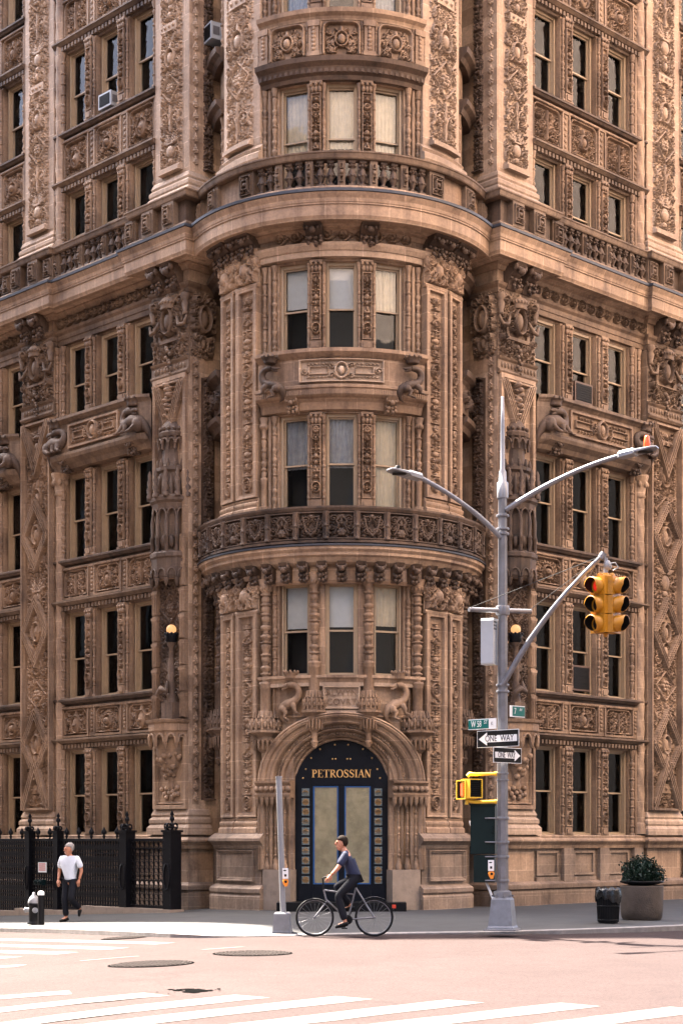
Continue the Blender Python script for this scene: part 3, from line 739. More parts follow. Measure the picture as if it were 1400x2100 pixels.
def pier_relief(w, h, seed, bd, depth=0.06, rough=True):
    R = Relief(w, h, 0.015); R.frame(0, w, 0, h, bd * 0.5, 0.075); R.frame(0, w, 0, h, bd * 0.8, 0.05)
    arabesque(R, bd, w - bd, bd, h - bd, random.Random(seed), depth); return R
def lozenge_relief(w, h, seed):
    R = Relief(w, h, 0.016); bd = 0.13
    rg = random.Random(seed); arabesque(R, bd + 0.03, w - bd - 0.03, 0.1, h - 0.2, rg, 0.045, 1.3)
    c = w / 2; hw = c - bd + 0.02
    Xn, Zn = np.meshgrid(R.xs, R.zs)
    def band(d, wd):
        """a flat band with two raised fillets where |d| < wd"""
        m = np.abs(d) < wd; R.H[m] = 0.05
        for o in (-0.72, 0.0, 0.72): R.H[np.abs(d - o * wd) < wd * 0.2] = 0.085
        R.H[(np.abs(d) >= wd) & (np.abs(d) < wd * 1.25)] = 0.0
    for zc in (h * 0.17, h * 0.46, h * 0.71):
        band((np.abs(Xn - c) / hw + np.abs(Zn - zc) / 0.80 - 1) * hw * 0.8, 0.09)
        R.ring(c, zc, 0.16, 0.026, 0.07, 0.24); R.dome(c, zc, 0.1, 0.06, 0.17)
    top, bot = h - 0.06, 0.06
    v = (np.abs(Xn - c) / hw - (Zn - (top - 1.15)) / 1.15) * hw * 0.8
    v[Zn < top - 1.4] = 9; band(v, 0.09)
    v = (np.abs(Xn - c) / hw - ((bot + 1.15) - Zn) / 1.15) * hw * 0.8
    v[Zn > bot + 1.4] = 9; band(v, 0.09)
    R.H[np.abs(Xn - c) > hw + 0.03] = 0.02; R.frame(0, w, 0, h, 0.06, 0.07); R.frame(0.085, w - 0.085, 0, h, 0.02, 0.05)
    return R
def capital_relief(w, h, seed):
    R = Relief(w, h, 0.015); c = w / 2; rg = random.Random(seed)
    arabesque(R, 0.02, w - 0.02, 0.02, h * 0.98, rg, 0.05, 1.6)
    q0 = R.win(c, h * 0.6, 0.3, 0.4); R.H[q0[2]:q0[3], q0[0]:q0[1]] *= 0.4
    R.ring(c, h * 0.58, 0.18, 0.03, 0.11, 0.3); R.dome(c, h * 0.58, 0.14, 0.1, 0.24)
    for a in (0.5, 1.1, -0.4, -1.0): R.scroll(c + 0.27, h * 0.58 + 0.24 * a, 0.085, PI, 1.5, 1 if a > 0 else -1, 0.022, 0.085)
    R.scroll(w - 0.16, h * 0.84, 0.12, PI, 1.5, -1, 0.03, 0.1); R.scroll(w - 0.14, h * 0.3, 0.1, PI, 1.5, 1, 0.028, 0.09)
    for k in range(6): R.leaf(c + 0.1 + 0.09 * k, 0.12 + 0.05 * k, 0.2, PI / 2 - 0.3, 0.035, 0.075)
    R.mirror(); return R
def rosette_strip(w, h):
    R = Relief(w, h, 0.014); z = 0.15
    while z < h - 0.1:
        R.flower(w / 2, z, 0.085, 0.035, 6, 0.3); R.leaf(w / 2, z + 0.07, 0.07, PI / 2, 0.03, 0.03); z += 0.27
    return R

# cornice profile (out, z)
CORN = [(-0.05, 14.98), (0.05, 14.98), (0.1, 15.06), (0.16, 15.08), (0.16, 15.12), (0.42, 15.14), (0.44, 15.11), (0.48, 15.11), (0.5, 15.15), (0.52, 15.19), (0.52, 15.42), (0.545, 15.425), (0.545, 15.455), (0.56, 15.47), (0.57, 15.53), (0.62, 15.62), (0.64, 15.66), (-0.05, 15.67)]
LEAD = [(0.2, 15.672), (0.66, 15.672), (0.665, 15.73), (0.2, 15.78)]
RAIL = [(0.22, 16.47), (0.46, 16.47), (0.48, 16.5), (0.5, 16.58), (0.52, 16.6), (0.52, 16.63), (0.22, 16.67)]
BPLI = [(0.22, 15.79), (0.46, 15.79), (0.46, 15.86), (0.43, 15.9), (0.22, 15.9)]
ARCH = [(-0.1, 14.3), (0.02, 14.3), (0.03, 14.42), (0.05, 14.43), (0.06, 14.54), (0.11, 14.6), (0.13, 14.66), (-0.1, 14.68)]
BASECAP = [(-0.1, 1.36), (0.1, 1.36), (0.12, 1.44), (0.17, 1.5), (0.2, 1.53), (0.2, 1.57), (0.14, 1.62), (0.04, 1.66), (-0.1, 1.67)]
PLINTH = [(-0.1, -1.2), (0.16, -1.2), (0.16, 0.30), (0.14, 0.36), (0.19, 0.4), (0.19, 0.5), (0.1, 0.56), (-0.1, 0.58)]
BAL = baluster_mesh(0.57)

def facade(side):
    q = SIDE[side]; sg = 1 if side == 'R' else -1
    base = MS(side, 0)
    P = plan(side)
    def path_part(name, prof, mat, pl=P): return part(name, sweep(pl, prof).mesh(name), mat, base)
    path_part('plinth', PLINTH, 'plinth'); path_part('string_course', BASECAP, 'terra')
    path_part('architrave', ARCH, 'worn'); path_part('cornice', CORN, 'terra'); path_part('cornice_flashing', LEAD, 'lead')
    # solid piers
    def pier(w0, w1, dep=0.95, z1=26.6):
        b = MB(); a, c = sorted((sg * w0, sg * w1))
        b.box(a, c, 0.0, dep, -1.2, 15.7); b.box(a + 0.001, c - 0.001, 0.02, dep, 15.7, z1)
        return part('pier', b.mesh('pier'), 'terra', base)
    pier(0, q['p1'], dep=1.5); pier(*q['p2'], dep=0.6); pier(q['b2'][1], q['end'], dep=0.6)
    # base zone below the windows
    for (a, c), wcs in ((q['b1'], q['wc']), (q['b2'], q['wc2'])):
        b = MB(); x0, x1 = sorted((sg * a, sg * c)); b.box(x0, x1, 0.1, 0.5, -1.2, 1.5)
        for w in wcs:
            x = sg * w
            b.box(x + q['ww'] / 2 + 0.06, x + q['ww'] / 2 + 0.44, -0.02, 0.099, -1.2, 1.37)
            b.box(x - 0.45, x + 0.45, 0.02, 0.099, 0.55, 0.66); 
            for bx in ((x - 0.42, x + 0.42, 1.24, 1.3), (x - 0.42, x + 0.42, 0.7, 0.76), (x - 0.42, x - 0.36, 0.76, 1.24), (x + 0.36, x + 0.42, 0.76, 1.24)):
                b.box(bx[0], bx[1], 0.05, 0.099, bx[2], bx[3])
        part('base_wall', b.mesh('base_wall'), 'plinth', base)
    # bay walls, windows, mullions, spandrels
    seed = 100 if side == 'L' else 300
    for bay, ((a, c), wcs) in enumerate(((q['b1'], q['wc']), (q['b2'], q['wc2']))):
        x0, x1 = sorted((sg * a, sg * c)); ww = q['ww']
        xs = sorted(sg * w for w in wcs)
        b = MB(); e = [x0] + [v for x in xs for v in (x - ww / 2, x + ww / 2)] + [x1]
        for k in range(0, len(e), 2): b.box(e[k], e[k + 1], 0.2, 0.75, 1.5, 26.6)
        zz = [1.5] + [v for f in FLOORS for v in f] + [26.6]
        for x in xs:
            for k in range(0, len(zz), 2): b.box(x - ww / 2 - 0.001, x + ww / 2 + 0.001, 0.21, 0.74, zz[k], zz[k + 1])
        part('bay_wall', b.mesh('bay_wall'), 'terra', base)
        bw = x1 - x0; cx = (x0 + x1) / 2; pitch = abs(xs[1] - xs[0]); mwid = pitch - ww
        full = bay == 0
        for fi, (zb, zt) in enumerate(FLOORS):
            h = zt - zb
            if bay == 1 and fi == 0 and False: continue
            for k, x in enumerate(xs):
                seed += 1
                st = STY[(seed * 7 + fi * 3) % len(STY)] if fi else None
                st = WSTYLE.get((side, bay, fi, k), st)
                add_window(base @ T(x, 0.24, zb), ww, h, st, seed, split=0.47 if side == 'L' else 0.5)
            for k in range(len(xs) - 1):
                me = cached(('mul', side, fi), lambda: mullion_mesh(mwid, h, seed))
                part('mullion', me, 'relief', base @ T((xs[k] + xs[k + 1]) / 2, 0.03, zb))
            for k, (ja, jb) in enumerate(((x0, xs[0] - ww / 2), (xs[-1] + ww / 2, x1))):
                jw = min(jb - ja, 0.42); jx = (jb - jw / 2) if k == 0 else (ja + jw / 2)
                me = cached(('jam', side, round(jw, 2), fi), lambda: jamb_mesh(jw, h, seed))
                part('window_jamb', me, 'relief', base @ T(jx, 0.08, zb))
            if fi in (0, 1, 4, 5):     # hood, spandrels, next sill
                nz = FLOORS[fi + 1][0]
                part('hood_course', cached(('hood', side, bay), lambda: course_mesh(MOULD_HOOD, -bw / 2, bw / 2, (0.14, 0.08, -0.1, -0.029, 0.05, 0.15))), 'worn', base @ T(cx, 0.1, zt - 0.02))
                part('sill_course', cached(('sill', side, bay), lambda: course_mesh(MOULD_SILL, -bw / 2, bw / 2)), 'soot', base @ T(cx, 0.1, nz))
                sh = nz - 0.2 - (zt + 0.31)
                for k, x in enumerate(xs):
                    kd = (k * 2 + fi + (1 if side == 'R' else 0)) % 4
                    me = cached(('span', side, kd, round(sh, 2)), lambda: spandrel_mesh(pitch, sh, kd, seed))
                    part('spandrel_panel', me, 'relief', base @ T(x, 0.1, zt + 0.31))
                for ja, jb in ((x0, xs[0] - pitch / 2), (xs[-1] + pitch / 2, x1)):   # fill beside the panels
                    if jb > ja: b = MB(); b.box(ja, jb, 0.12, 0.2, zt + 0.31, nz - 0.2); part('spandrel_end', b.mesh('spandrel_end'), 'terra', base)
            if fi == 0: part('sill_course', course_mesh(MOULD_SILL[:], -bw / 2, bw / 2), 'terra', base @ T(cx, 0.1, zb + 0.0))
        # frieze over the fourth floor
        R = Relief(bw, 0.34, 0.018); spiral_band(R, 0.0, 0.34, rnd, 0.05); b = MB(); b.box(x0, x1, 0.1, 0.5, 14.6, 15.3); b.field(R, x0, 14.67, 0.098, skirt=0.01)
        part('frieze', b.mesh('frieze'), 'worn', base)
        # balcony with crowned salamanders between third and fourth floor
        b = MB(); bx0, bx1 = x0 + 0.02, x1 - 0.02 - (0.0)
        pr = [(-0.02, 10.98), (-0.1, 11.0), (-0.16, 11.1), (-0.3, 11.2), (-0.33, 11.28), (-0.33, 11.34), (-0.25, 11.38), (-0.25, 12.1), (-0.3, 12.16), (-0.36, 12.2), (-0.36, 12.27), (0.05, 12.31), (0.18, 12.31), (0.18, 10.98)]
        b.prism(pr, bx0 + 0.28, bx1 - 0.28)
        ends = [(y * 0.55 + 0.05, z) for y, z in pr]
        for s, xa, xb in ((0, bx0, bx0 + 0.28), (1, bx1 - 0.28, bx1)):
            n = len(pr); V = [(xa, y, z) for y, z in (ends if s == 0 else pr)] + [(xb, y, z) for y, z in (pr if s == 0 else ends)]
            b.add(V, [(k, n + k, n + (k + 1) % n, (k + 1) % n) for k in range(n)])
        bal = part('balcony', b.mesh('balcony'), 'worn', base)
        pw = bw - 2.1; R = Relief(pw, 0.6, 0.016); R.frame(0, pw, 0, 0.6, 0.05, 0.035); c0 = pw / 2
        R.frame(c0 + 0.4, pw - 0.2, 0.2, 0.4, 0.03, 0.035); R.frame(0.2, c0 - 0.4, 0.2, 0.4, 0.03, 0.035)
        R.ring(c0, 0.3, 0.17, 0.03, 0.06, 0.21); R.dome(c0, 0.3, 0.1, 0.06, 0.15)
        for s in (-1, 1):
            R.scroll(c0 + s * 0.3, 0.38, 0.08, 0, 1.3, s, 0.02, 0.045); R.scroll(c0 + s * 0.3, 0.2, 0.08, 0, 1.3, -s, 0.02, 0.045)
            for k in range(5): R.leaf(c0 + s * (0.45 + k * 0.12), 0.12, 0.1, 0.5, 0.03, 0.035); R.leaf(c0 + s * (0.45 + k * 0.12), 0.48, 0.1, -0.5, 0.03, 0.035)
        b = MB(); b.field(R, cx - pw / 2, 11.44, -0.252, skirt=0.01)
        link('balcony_panel', b.mesh('balcony_panel'), 'relief', bal, base)
        for s in (-1, 1):
            me = cached(('beast', s), lambda: beast_mesh(s))
            link('salamander', me, 'soot', bal, base @ T(cx + s * (bw / 2 - 0.5), -0.08, 11.56) @ Matrix.Scale(0.92, 4))
            link('balcony_console', cached(('bcon',), lambda: console_mesh(0.3, 0.3, 0.34)), 'soot', bal, base @ T(cx + s * (bw / 2 - 0.7), 0.0, 10.92))
    # twisted colonnette beside the second pier
    for z0, z1 in ((1.72, 11.0), (16.7, 26.6)):
        b = MB(); r = 0.15; hh = z1 - z0; n = int(hh / 0.05); seg = 20
        v = [((r * (1 + 0.09 * math.cos(5 * (2 * PI * k / seg) + i * 0.55))) * math.cos(2 * PI * k / seg), (r * (1 + 0.09 * math.cos(5 * (2 * PI * k / seg) + i * 0.55))) * math.sin(2 * PI * k / seg), hh * i / n) for i in range(n + 1) for k in range(seg)]
        b.add(v, [(i * seg + k, i * seg + (k + 1) % seg, (i + 1) * seg + (k + 1) % seg, (i + 1) * seg + k) for i in range(n) for k in range(seg)], True)
        b.lathe([(0.2, 0), (0.2, 0.1), (0.17, 0.16), (0.19, 0.24), (0.15, 0.3)], seg=14)
        if z0 < 5:
            b.lathe([(0.16, hh - 0.6), (0.2, hh - 0.55), (0.17, hh - 0.5), (0.22, hh - 0.2), (0.27, hh - 0.05), (0.27, hh)], seg=14)
            for k in range(8): b.ball((0.22 * math.cos(k * PI / 4), 0.22 * math.sin(k * PI / 4), hh - 0.25), 0.06, 6, 4, sz=1.5)
        part('twisted_colonnette', b.mesh('twisted_colonnette'), 'terra', base @ T(sg * q['col'], 0.12, z0))
    # pier ornament
    def base_mould(w0, w1, z, proj=0.14):
        x0, x1 = sorted((sg * w0, sg * w1)); hh = 0.62
        pr = [(0, 0), (proj, 0), (proj, 0.16), (proj * 0.55, 0.24), (proj * 0.7, 0.28), (proj * 0.7, 0.36), (proj * 0.3, 0.42), (proj * 0.45, 0.47), (proj * 0.2, 0.56), (0, 0.6)]
        return part('pier_base', sweep([(x0, 0.6), (x0, 0), (x1, 0), (x1, 0.6)], [(o, zz + z) for o, zz in pr]).mesh('pier_base'), 'pale', base)
    for w0, w1 in ((0, q['p1']), q['p2'], (q['b2'][1], q['end'])):
        base_mould(w0, w1, 1.69); base_mould(w0, w1, 16.7)
        cxw = sg * (w0 + w1) / 2; w = min(w1 - w0, 1.45)
        R = cached(('pup', round(w, 2)), lambda: pier_relief(w - 0.1, 9.1, 5, 0.2, 0.05))
        b = MB(); b.field(R, -R.w / 2, 0, 0.018, skirt=0.01)
        part('pier_panel', b.mesh('pier_panel'), 'pale', base @ T(cxw, 0, 17.4))
        # capital with crest
        R = cached(('cap', round(w, 2)), lambda: capital_relief(w, 1.55, 8)); b = MB(); b.field(R, -w / 2, 0, -0.002, skirt=0.02)
        b.prism([(0, -0.42), (-0.06, -0.42), (-0.1, -0.36), (-0.1, -0.33), (-0.05, -0.3), (-0.05, -0.1), (-0.09, -0.06), (-0.11, -0.02), (0, 0.0)], -w / 2 - 0.05, w / 2 + 0.05)
        for k in range(int(w / 0.12)): b.ball((-w / 2 + 0.1 + k * 0.12, -0.05, -0.2), 0.04, 6, 4, sz=1.8)
        for s in (-1, 1):
            b.lathe([(0.05, 0), (0.08, 0.04), (0.055, 0.08), (0.1, 0.26), (0.07, 0.34), (0.12, 0.42), (0.1, 0.5)], s * (w / 2 - 0.04), -0.07, 10, cz=0.95)
            b.tube([(s * (w / 2 - 0.34), -0.1, 0.98), (s * (w / 2 - 0.2), -0.16, 0.74), (s * (w / 2 - 0.02), -0.13, 0.72), (s * (w / 2 + 0.06), -0.1, 0.92)], [0.03, 0.05, 0.05, 0.03], 8)
        b.lathe([(0.2, 0), (0.22, 0.04), (0.2, 0.08), (0.24, 0.14), (0.23, 0.2), (0.15, 0.27), (0.04, 0.31), (0.05, 0.35), (0.0, 0.38)], 0, -0.12, 14, cz=1.18, sy=0.7)
        for k in range(9): b.ball((0.235 * math.cos(PI + k * PI / 8), -0.12 + 0.165 * math.sin(PI + k * PI / 8), 1.33), 0.03, 6, 4, sz=1.4)
        for k in range(9): b.ball(((k % 3 - 1) * 0.06, -0.1 - 0.02 * (k % 2), 0.28 - k * 0.075), 0.062 - 0.003 * k, 7, 5)
        part('pier_capital', b.mesh('pier_capital'), 'worn', base @ T(cxw, 0, 12.95))
        for s in (-0.28, 0.28):
            part('cornice_console', cached(('ccon',), lambda: console_mesh(0.34, 0.46, 0.58)), 'soot', base @ T(cxw + s, -0.02, 14.55))
    # second pier: lozenges
    for w0, w1 in (q['p2'], (q['b2'][1], q['end'])):
        w = min(w1 - w0, 1.45) - 0.06
        R = cached(('loz', round(w, 2)), lambda: lozenge_relief(w, 10.1, 21))
        b = MB(); b.field(R, -w / 2, 0, -0.002, skirt=0.01)
        part('pier_panel', b.mesh('pier_panel'), 'relief', base @ T(sg * (w0 + w1) / 2, 0, 2.34))
    # corner pier: V panel, niche, lamp, canopy, console
    w = q['p1'] - 0.06; cxw = sg * q['p1'] / 2
    R = Relief(w, 4.8, 0.014); R.frame(0, w, 0, 4.8, 0.1, 0.05); c = w / 2
    Xn, Zn = np.meshgrid(R.xs, R.zs)
    v = (np.abs(Xn - c) / (c - 0.12) - (Zn - 3.6) / 1.05) * 0.42; v[(Zn < 3.3) | (Zn > 4.66)] = 9
    for o in (-0.085, -0.03, 0.03, 0.085): R.H[np.abs(v - o) < 0.014] = 0.07
    R.H[v < -0.1] = np.maximum(R.H[v < -0.1], -0.03)
    R.rect(0.15, w - 0.15, 4.62, 4.68, 0.06)
    for k in range(7): R.dome(c + (k % 3 - 1) * 0.05, 4.6 - k * 0.12, 0.085 - 0.006 * k, 0.12)
    for k in range(8): R.leaf(c, 4.5 - k * 0.07, 0.15, PI / 2 + (1 if k % 2 else -1) * 1.2, 0.05, 0.09)
    b = MB(); b.field(R, -w / 2, 0, -0.002, skirt=0.01); part('pier_panel', b.mesh('pier_panel'), 'terra', base @ T(cxw, 0, 7.75))
    for x in (-w / 2 + 0.1, w / 2 - 0.1):
        b = MB()
        for z in np.arange(4.45, 8.2, 0.62):
            b.box(-0.1, 0.1, -0.1, -0.002, z, z + 0.6)
            for k in (-0.06, 0, 0.06): b.lathe([(0.022, 0.02), (0.022, 0.42), (0.032, 0.46), (0.02, 0.56)], k, -0.11, 6, cz=z)
            b.box(-0.115, 0.115, -0.13, -0.002, z + 0.5, z + 0.56)
        part('niche_colonnette', b.mesh('niche_colonnette'), 'relief', base @ T(cxw + x, 0, 0))
    R = Relief(0.85, 3.5, 0.02); arabesque(R, 0, 0.85, 0, 3.5, random.Random(4), 0.03, 1.4)
    b = MB(); b.field(R, -0.425, 4.45, -0.004, skirt=0.01); part('niche_back', b.mesh('niche_back'), 'soot', base @ T(cxw, 0, 0))
    # canopy: stacked semi octagonal stages
    b = MB(); a0, a1 = PI + PI / 8 * 0, 2 * PI
    def stage(prof, sm=False): b.lathe([(r, z) for r, z in prof], 0, 0, 6, PI, 2 * PI, sm, sy=0.8)
    stage([(0.5, 7.72), (0.54, 7.8), (0.56, 8.2), (0.6, 8.24), (0.6, 8.32), (0.55, 8.36), (0.5, 8.38)])
    stage([(0.38, 8.3), (0.38, 9.5)]); stage([(0.5, 9.35), (0.53, 9.5), (0.6, 9.56), (0.6, 9.64), (0.5, 9.7), (0.42, 9.72)])
    stage([(0.36, 9.7), (0.34, 10.25), (0.42, 10.3), (0.42, 10.38), (0.33, 10.42), (0.27, 10.46)])
    stage([(0.28, 10.4), (0.24, 10.8), (0.2, 10.85), (0.2, 11.05), (0.34, 11.12), (0.36, 11.2), (0.3, 11.25)])
    stage([(0.28, 11.22), (0.26, 11.38), (0.16, 11.5), (0.1, 11.56), (0.06, 11.66), (0.1, 11.72), (0.04, 11.8), (0.0, 11.9)], True)
    for k in range(7):
        a = PI + PI * k / 6; ca, sa = math.cos(a), math.sin(a) * 0.8
        b.lathe([(0.07, 0), (0.075, 0.08), (0.035, 0.12), (0.085, 0.22), (0.035, 0.3), (0.07, 0.4), (0.03, 0.48), (0.05, 0.56), (0.0, 0.68)], 0.6 * ca, 0.6 * sa, 8, cz=9.64)
        b.lathe([(0.045, 0), (0.05, 0.3), (0.07, 0.33), (0.04, 0.4), (0.05, 0.7), (0.03, 0.85)], 0.52 * ca, 0.52 * sa, 6, cz=8.36)
        b.lathe([(0.0, -0.22), (0.05, -0.12), (0.06, 0)], 0.54 * ca, 0.54 * sa, 6, cz=7.74)
        b.lathe([(0.03, 0), (0.05, 0.05), (0.02, 0.2)], 0.38 * ca, 0.38 * sa, 6, cz=10.36)
        b.lathe([(0.03, -0.3), (0.04, -0.04), (0.06, 0)], 0.34 * ca, 0.34 * sa, 6, cz=11.1)
        b.ball((0.3 * ca, 0.3 * sa, 11.3), 0.05, 6, 4)
    for k in range(6):
        a = PI + PI * (k + 0.5) / 6
        for rr, zz, hw_, hh in ((0.54, 7.78, 0.12, 0.2), (0.5, 9.2, 0.12, 0.2), (0.36, 10.95, 0.08, 0.12)):
            ca, sa = math.cos(a), math.sin(a); tx, ty = -sa, ca
            b.tube([(rr * ca + tx * hw_ * math.cos(t), (rr * sa + ty * hw_ * math.cos(t)) * 0.8, zz + hh * math.sin(t) - 0.02) for t in np.linspace(0, PI, 7)], 0.025, 5)
        b.ball((0.5 * math.cos(a), 0.5 * math.sin(a) * 0.8, 8.28), 0.07, 6, 5, sz=1.6); b.ball((0.4 * math.cos(a), 0.4 * math.sin(a) * 0.8, 8.6), 0.09, 6, 5, sz=1.8)
        b.tube([(0.4 * math.cos(a), 0.4 * math.sin(a) * 0.8, 9.7), (0.4 * math.cos(a), 0.4 * math.sin(a) * 0.8, 10.0), (0.3 * math.cos(a), 0.3 * math.sin(a) * 0.8, 10.25)], [0.06, 0.05, 0.02], 6)
    part('niche_canopy', b.mesh('niche_canopy'), 'soot', base @ T(cxw, 0.0, 0))
    # shelf, console basket and panel under the niche
    b = MB()
    def st2(prof, sm=False): b.lathe(prof, 0, 0, 6, PI, 2 * PI, sm, sy=0.85)
    st2([(0.45, 3.95), (0.56, 3.98), (0.58, 4.1), (0.62, 4.14), (0.62, 4.3), (0.68, 4.34), (0.7, 4.4), (0.4, 4.43)])
    for k in range(6):
        a = PI + PI * (k + 0.5) / 6; ca, sa = math.cos(a), math.sin(a); tx, ty = -sa, ca
        b.tube([(0.58 * ca + tx * 0.12 * math.cos(t), (0.58 * sa + ty * 0.12 * math.cos(t)) * 0.85, 3.86 + 0.2 * math.sin(t)) for t in np.linspace(0, PI, 7)], 0.03, 5)
    for k in range(7):
        a = PI + PI * k / 6; b.lathe([(0.0, -0.2), (0.06, -0.1), (0.07, 0.1)], 0.56 * math.cos(a), 0.56 * math.sin(a) * 0.85, 6, cz=3.9)
    st2([(0.1, 2.75), (0.14, 2.85), (0.1, 2.95), (0.2, 3.15), (0.34, 3.4), (0.4, 3.6), (0.46, 3.95)], True)
    qq = random.Random(3)
    for k in range(26):
        a = PI + PI * qq.random(); z = qq.uniform(3.05, 3.6); r = 0.1 + 0.3 * (z - 3.0) / 0.6; b.ball((r * math.cos(a), r * math.sin(a) * 0.85, z), qq.uniform(0.05, 0.09), 7, 5)
    for k in range(12): b.ball((qq.uniform(-0.35, 0.35), -0.03, 2.55 + 0.25 * qq.random()), 0.07, 6, 4)
    part('niche_shelf', b.mesh('niche_shelf'), 'relief', base @ T(cxw, 0, 0))
    b = MB(); R = Relief(w, 1.75, 0.02); R.frame(0, w, 0, 1.75, 0.1, 0.045); R.frame(0.12, w - 0.12, 0.12, 1.63, 0.025, 0.03); b.field(R, -w / 2, 2.3, -0.002, skirt=0.01)
    part('pier_panel', b.mesh('pier_panel'), 'terra', base @ T(cxw, 0, 0))
    # wall lamp on a salamander bracket
    lm = base @ T(cxw - sg * 0.24, -0.2, 0); b = MB()
    b.lathe([(0.14, 0), (0.12, 0.05), (0.08, 0.3), (0.1, 0.4), (0.06, 0.55), (0.09, 0.75), (0.07, 0.9), (0.055, 1.3), (0.1, 1.36), (0.12, 1.45)], 0, 0, 10, cz=4.8)
    b.box(-0.2, 0.2, -0.14, 0.18, 4.42, 4.8); b.tube([(-0.2, -0.1, 4.85), (-0.28, -0.2, 5.0), (-0.1, -0.22, 5.12), (0.1, -0.2, 5.05), (0.05, -0.15, 5.3)], [0.03, 0.06, 0.08, 0.07, 0.03], 8)
    lamp = part('wall_lamp', b.mesh('wall_lamp'), 'soot', lm)
    b = MB(); b.lathe([(0.09, 6.2), (0.15, 6.25), (0.13, 6.33), (0.17, 6.4), (0.15, 6.43)], 0, 0, 12)
    for k in range(10): b.ball((0.15 * math.cos(k * PI / 5), 0.15 * math.sin(k * PI / 5), 6.42), 0.035, 6, 4)
    link('lamp_cup', b.mesh('lamp_cup'), 'iron', lamp, lm)
    b = MB(); b.ball((0, 0, 6.525), 0.118, 20, 14); link('lamp_globe', b.mesh('lamp_globe'), 'globe', lamp, lm)
    # return face of the corner pier
    mr = MRET(side, 0); s2 = 1 if side == 'L' else -1
    R = cached('ros1', lambda: rosette_strip(0.2, 12.3)); b = MB(); b.field(R, -0.1, 0, -0.002, skirt=0.01)
    part('rosette_strip', b.mesh('rosette_strip'), 'relief', mr @ T(s2 * 0.2, 0, 2.4))
    R = cached('retp', lambda: pier_relief(0.42, 10.0, 9, 0.07, 0.04)); b = MB(); b.field(R, -0.21, 0, -0.002, skirt=0.01)
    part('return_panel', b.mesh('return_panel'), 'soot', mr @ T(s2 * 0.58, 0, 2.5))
    R = cached('ros2', lambda: rosette_strip(0.2, 9.0)); b = MB(); b.field(R, -0.1, 0, 0.018, skirt=0.01)
    part('rosette_strip', b.mesh('rosette_strip'), 'pale', mr @ T(s2 * 0.2, 0, 17.4))
    R = cached('retp2', lambda: pier_relief(0.42, 9.0, 13, 0.07, 0.05)); b = MB(); b.field(R, -0.21, 0, 0.018, skirt=0.01)
    part('return_panel', b.mesh('return_panel'), 'soot', mr @ T(s2 * 0.58, 0, 17.4))
    R = cached('retcap', lambda: capital_relief(0.72, 1.55, 31)); b = MB(); b.field(R, -0.36, 0, -0.002, skirt=0.02)
    part('pier_capital', b.mesh('pier_capital'), 'worn', mr @ T(s2 * 0.38, 0, 12.95))
    # balustrade over the main cornice
    br = MB(); pl = plan(side, 0.12)
    o = part('balustrade', None, None, base); bpl = sweep(P, BPLI); rail = sweep(P, RAIL)
    bpl.moved(rail, Matrix())
    bpl_me = bpl.mesh('balustrade'); link('rail', bpl_me, 'worn', o, base)
    def balus(wa, wb, y):
        n = int((wb - wa) / 0.235)
        for k in range(n):
            w_ = wa + (k + 0.5) * (wb - wa) / n
            if k % 4 == 3:
                link('die', cached('die', lambda: cell_pedestal_mesh(0.17, 0.57, 0.1)), 'worn', o, base @ T(sg * w_, y - 0.05, 15.9))
            else: link('baluster', BAL, 'soot', o, base @ T(sg * w_, y, 15.9))
    balus(q['p1'] + 0.75, q['p2'][0] - 0.45, -0.23); balus(q['p2'][1] + 0.5, q['b2'][1] - 0.4, -0.23)
    def ped(w_, y=-0.44): link('pedestal', cached('ped', lambda: cell_pedestal_mesh(0.42, 0.6, 0.4)), 'worn', o, base @ T(sg * w_, y, 15.88))
    for w_ in (0.22, 1.0, q['p2'][0] + 0.3, q['p2'][1] - 0.3): ped(w_)
    ped(q['p1'] + 0.5, -0.33); ped(q['p2'][0] - 0.25, -0.33); ped(q['p2'][1] + 0.25, -0.33)
    for wa, wb in ((-0.25, q['p1'] + 0.25), (q['p2'][0] - 0.05, q['p2'][1] + 0.05)):
        a, c = sorted((sg * wa, sg * wb)); b = MB(); b.box(a, c, -0.3, 0.1, 15.89, 16.48); link('parapet', b.mesh('parapet'), 'soot', o, base)
WSTYLE = {('L', 0, 4, 0): ('b', 1.0), ('L', 0, 4, 1): ('d', .9), ('L', 0, 4, 2): ('s', 1.0), ('L', 0, 5, 0): ('d', .5), ('L', 0, 5, 1): ('s', .42), ('L', 0, 5, 2): ('s', .45),
          ('L', 0, 3, 2): ('b', .52), ('L', 0, 3, 1): ('d', .5), ('L', 0, 3, 0): ('d', .52), ('L', 0, 1, 2): ('b', .5), ('L', 0, 1, 1): ('d', .5), ('L', 0, 1, 0): ('d', .48),
          ('L', 0, 2, 0): ('d', .5), ('L', 0, 2, 1): ('d', .5), ('L', 0, 2, 2): None,
          ('R', 0, 4, 0): ('b', 1.0), ('R', 0, 4, 1): ('b', .8), ('R', 0, 4, 2): ('b', .8), ('R', 0, 3, 0): ('b', .5), ('R', 0, 3, 1): ('b', .45), ('R', 0, 3, 2): ('s', .5),
          ('R', 0, 2, 0): ('d', .55), ('R', 0, 2, 1): ('b', .5), ('R', 0, 2, 2): ('b', .5), ('R', 0, 1, 0): ('b', .5), ('R', 0, 1, 1): ('d', .4), ('R', 0, 1, 2): ('d', .5),
          ('R', 0, 5, 0): None, ('R', 0, 5, 1): ('d', 1.0), ('R', 0, 5, 2): ('d', .9)}
for _s in 'LR':
    for _b in (0, 1):
        for _k in range(3): WSTYLE[(_s, _b, 0, _k)] = None
facade('L'); facade('R')
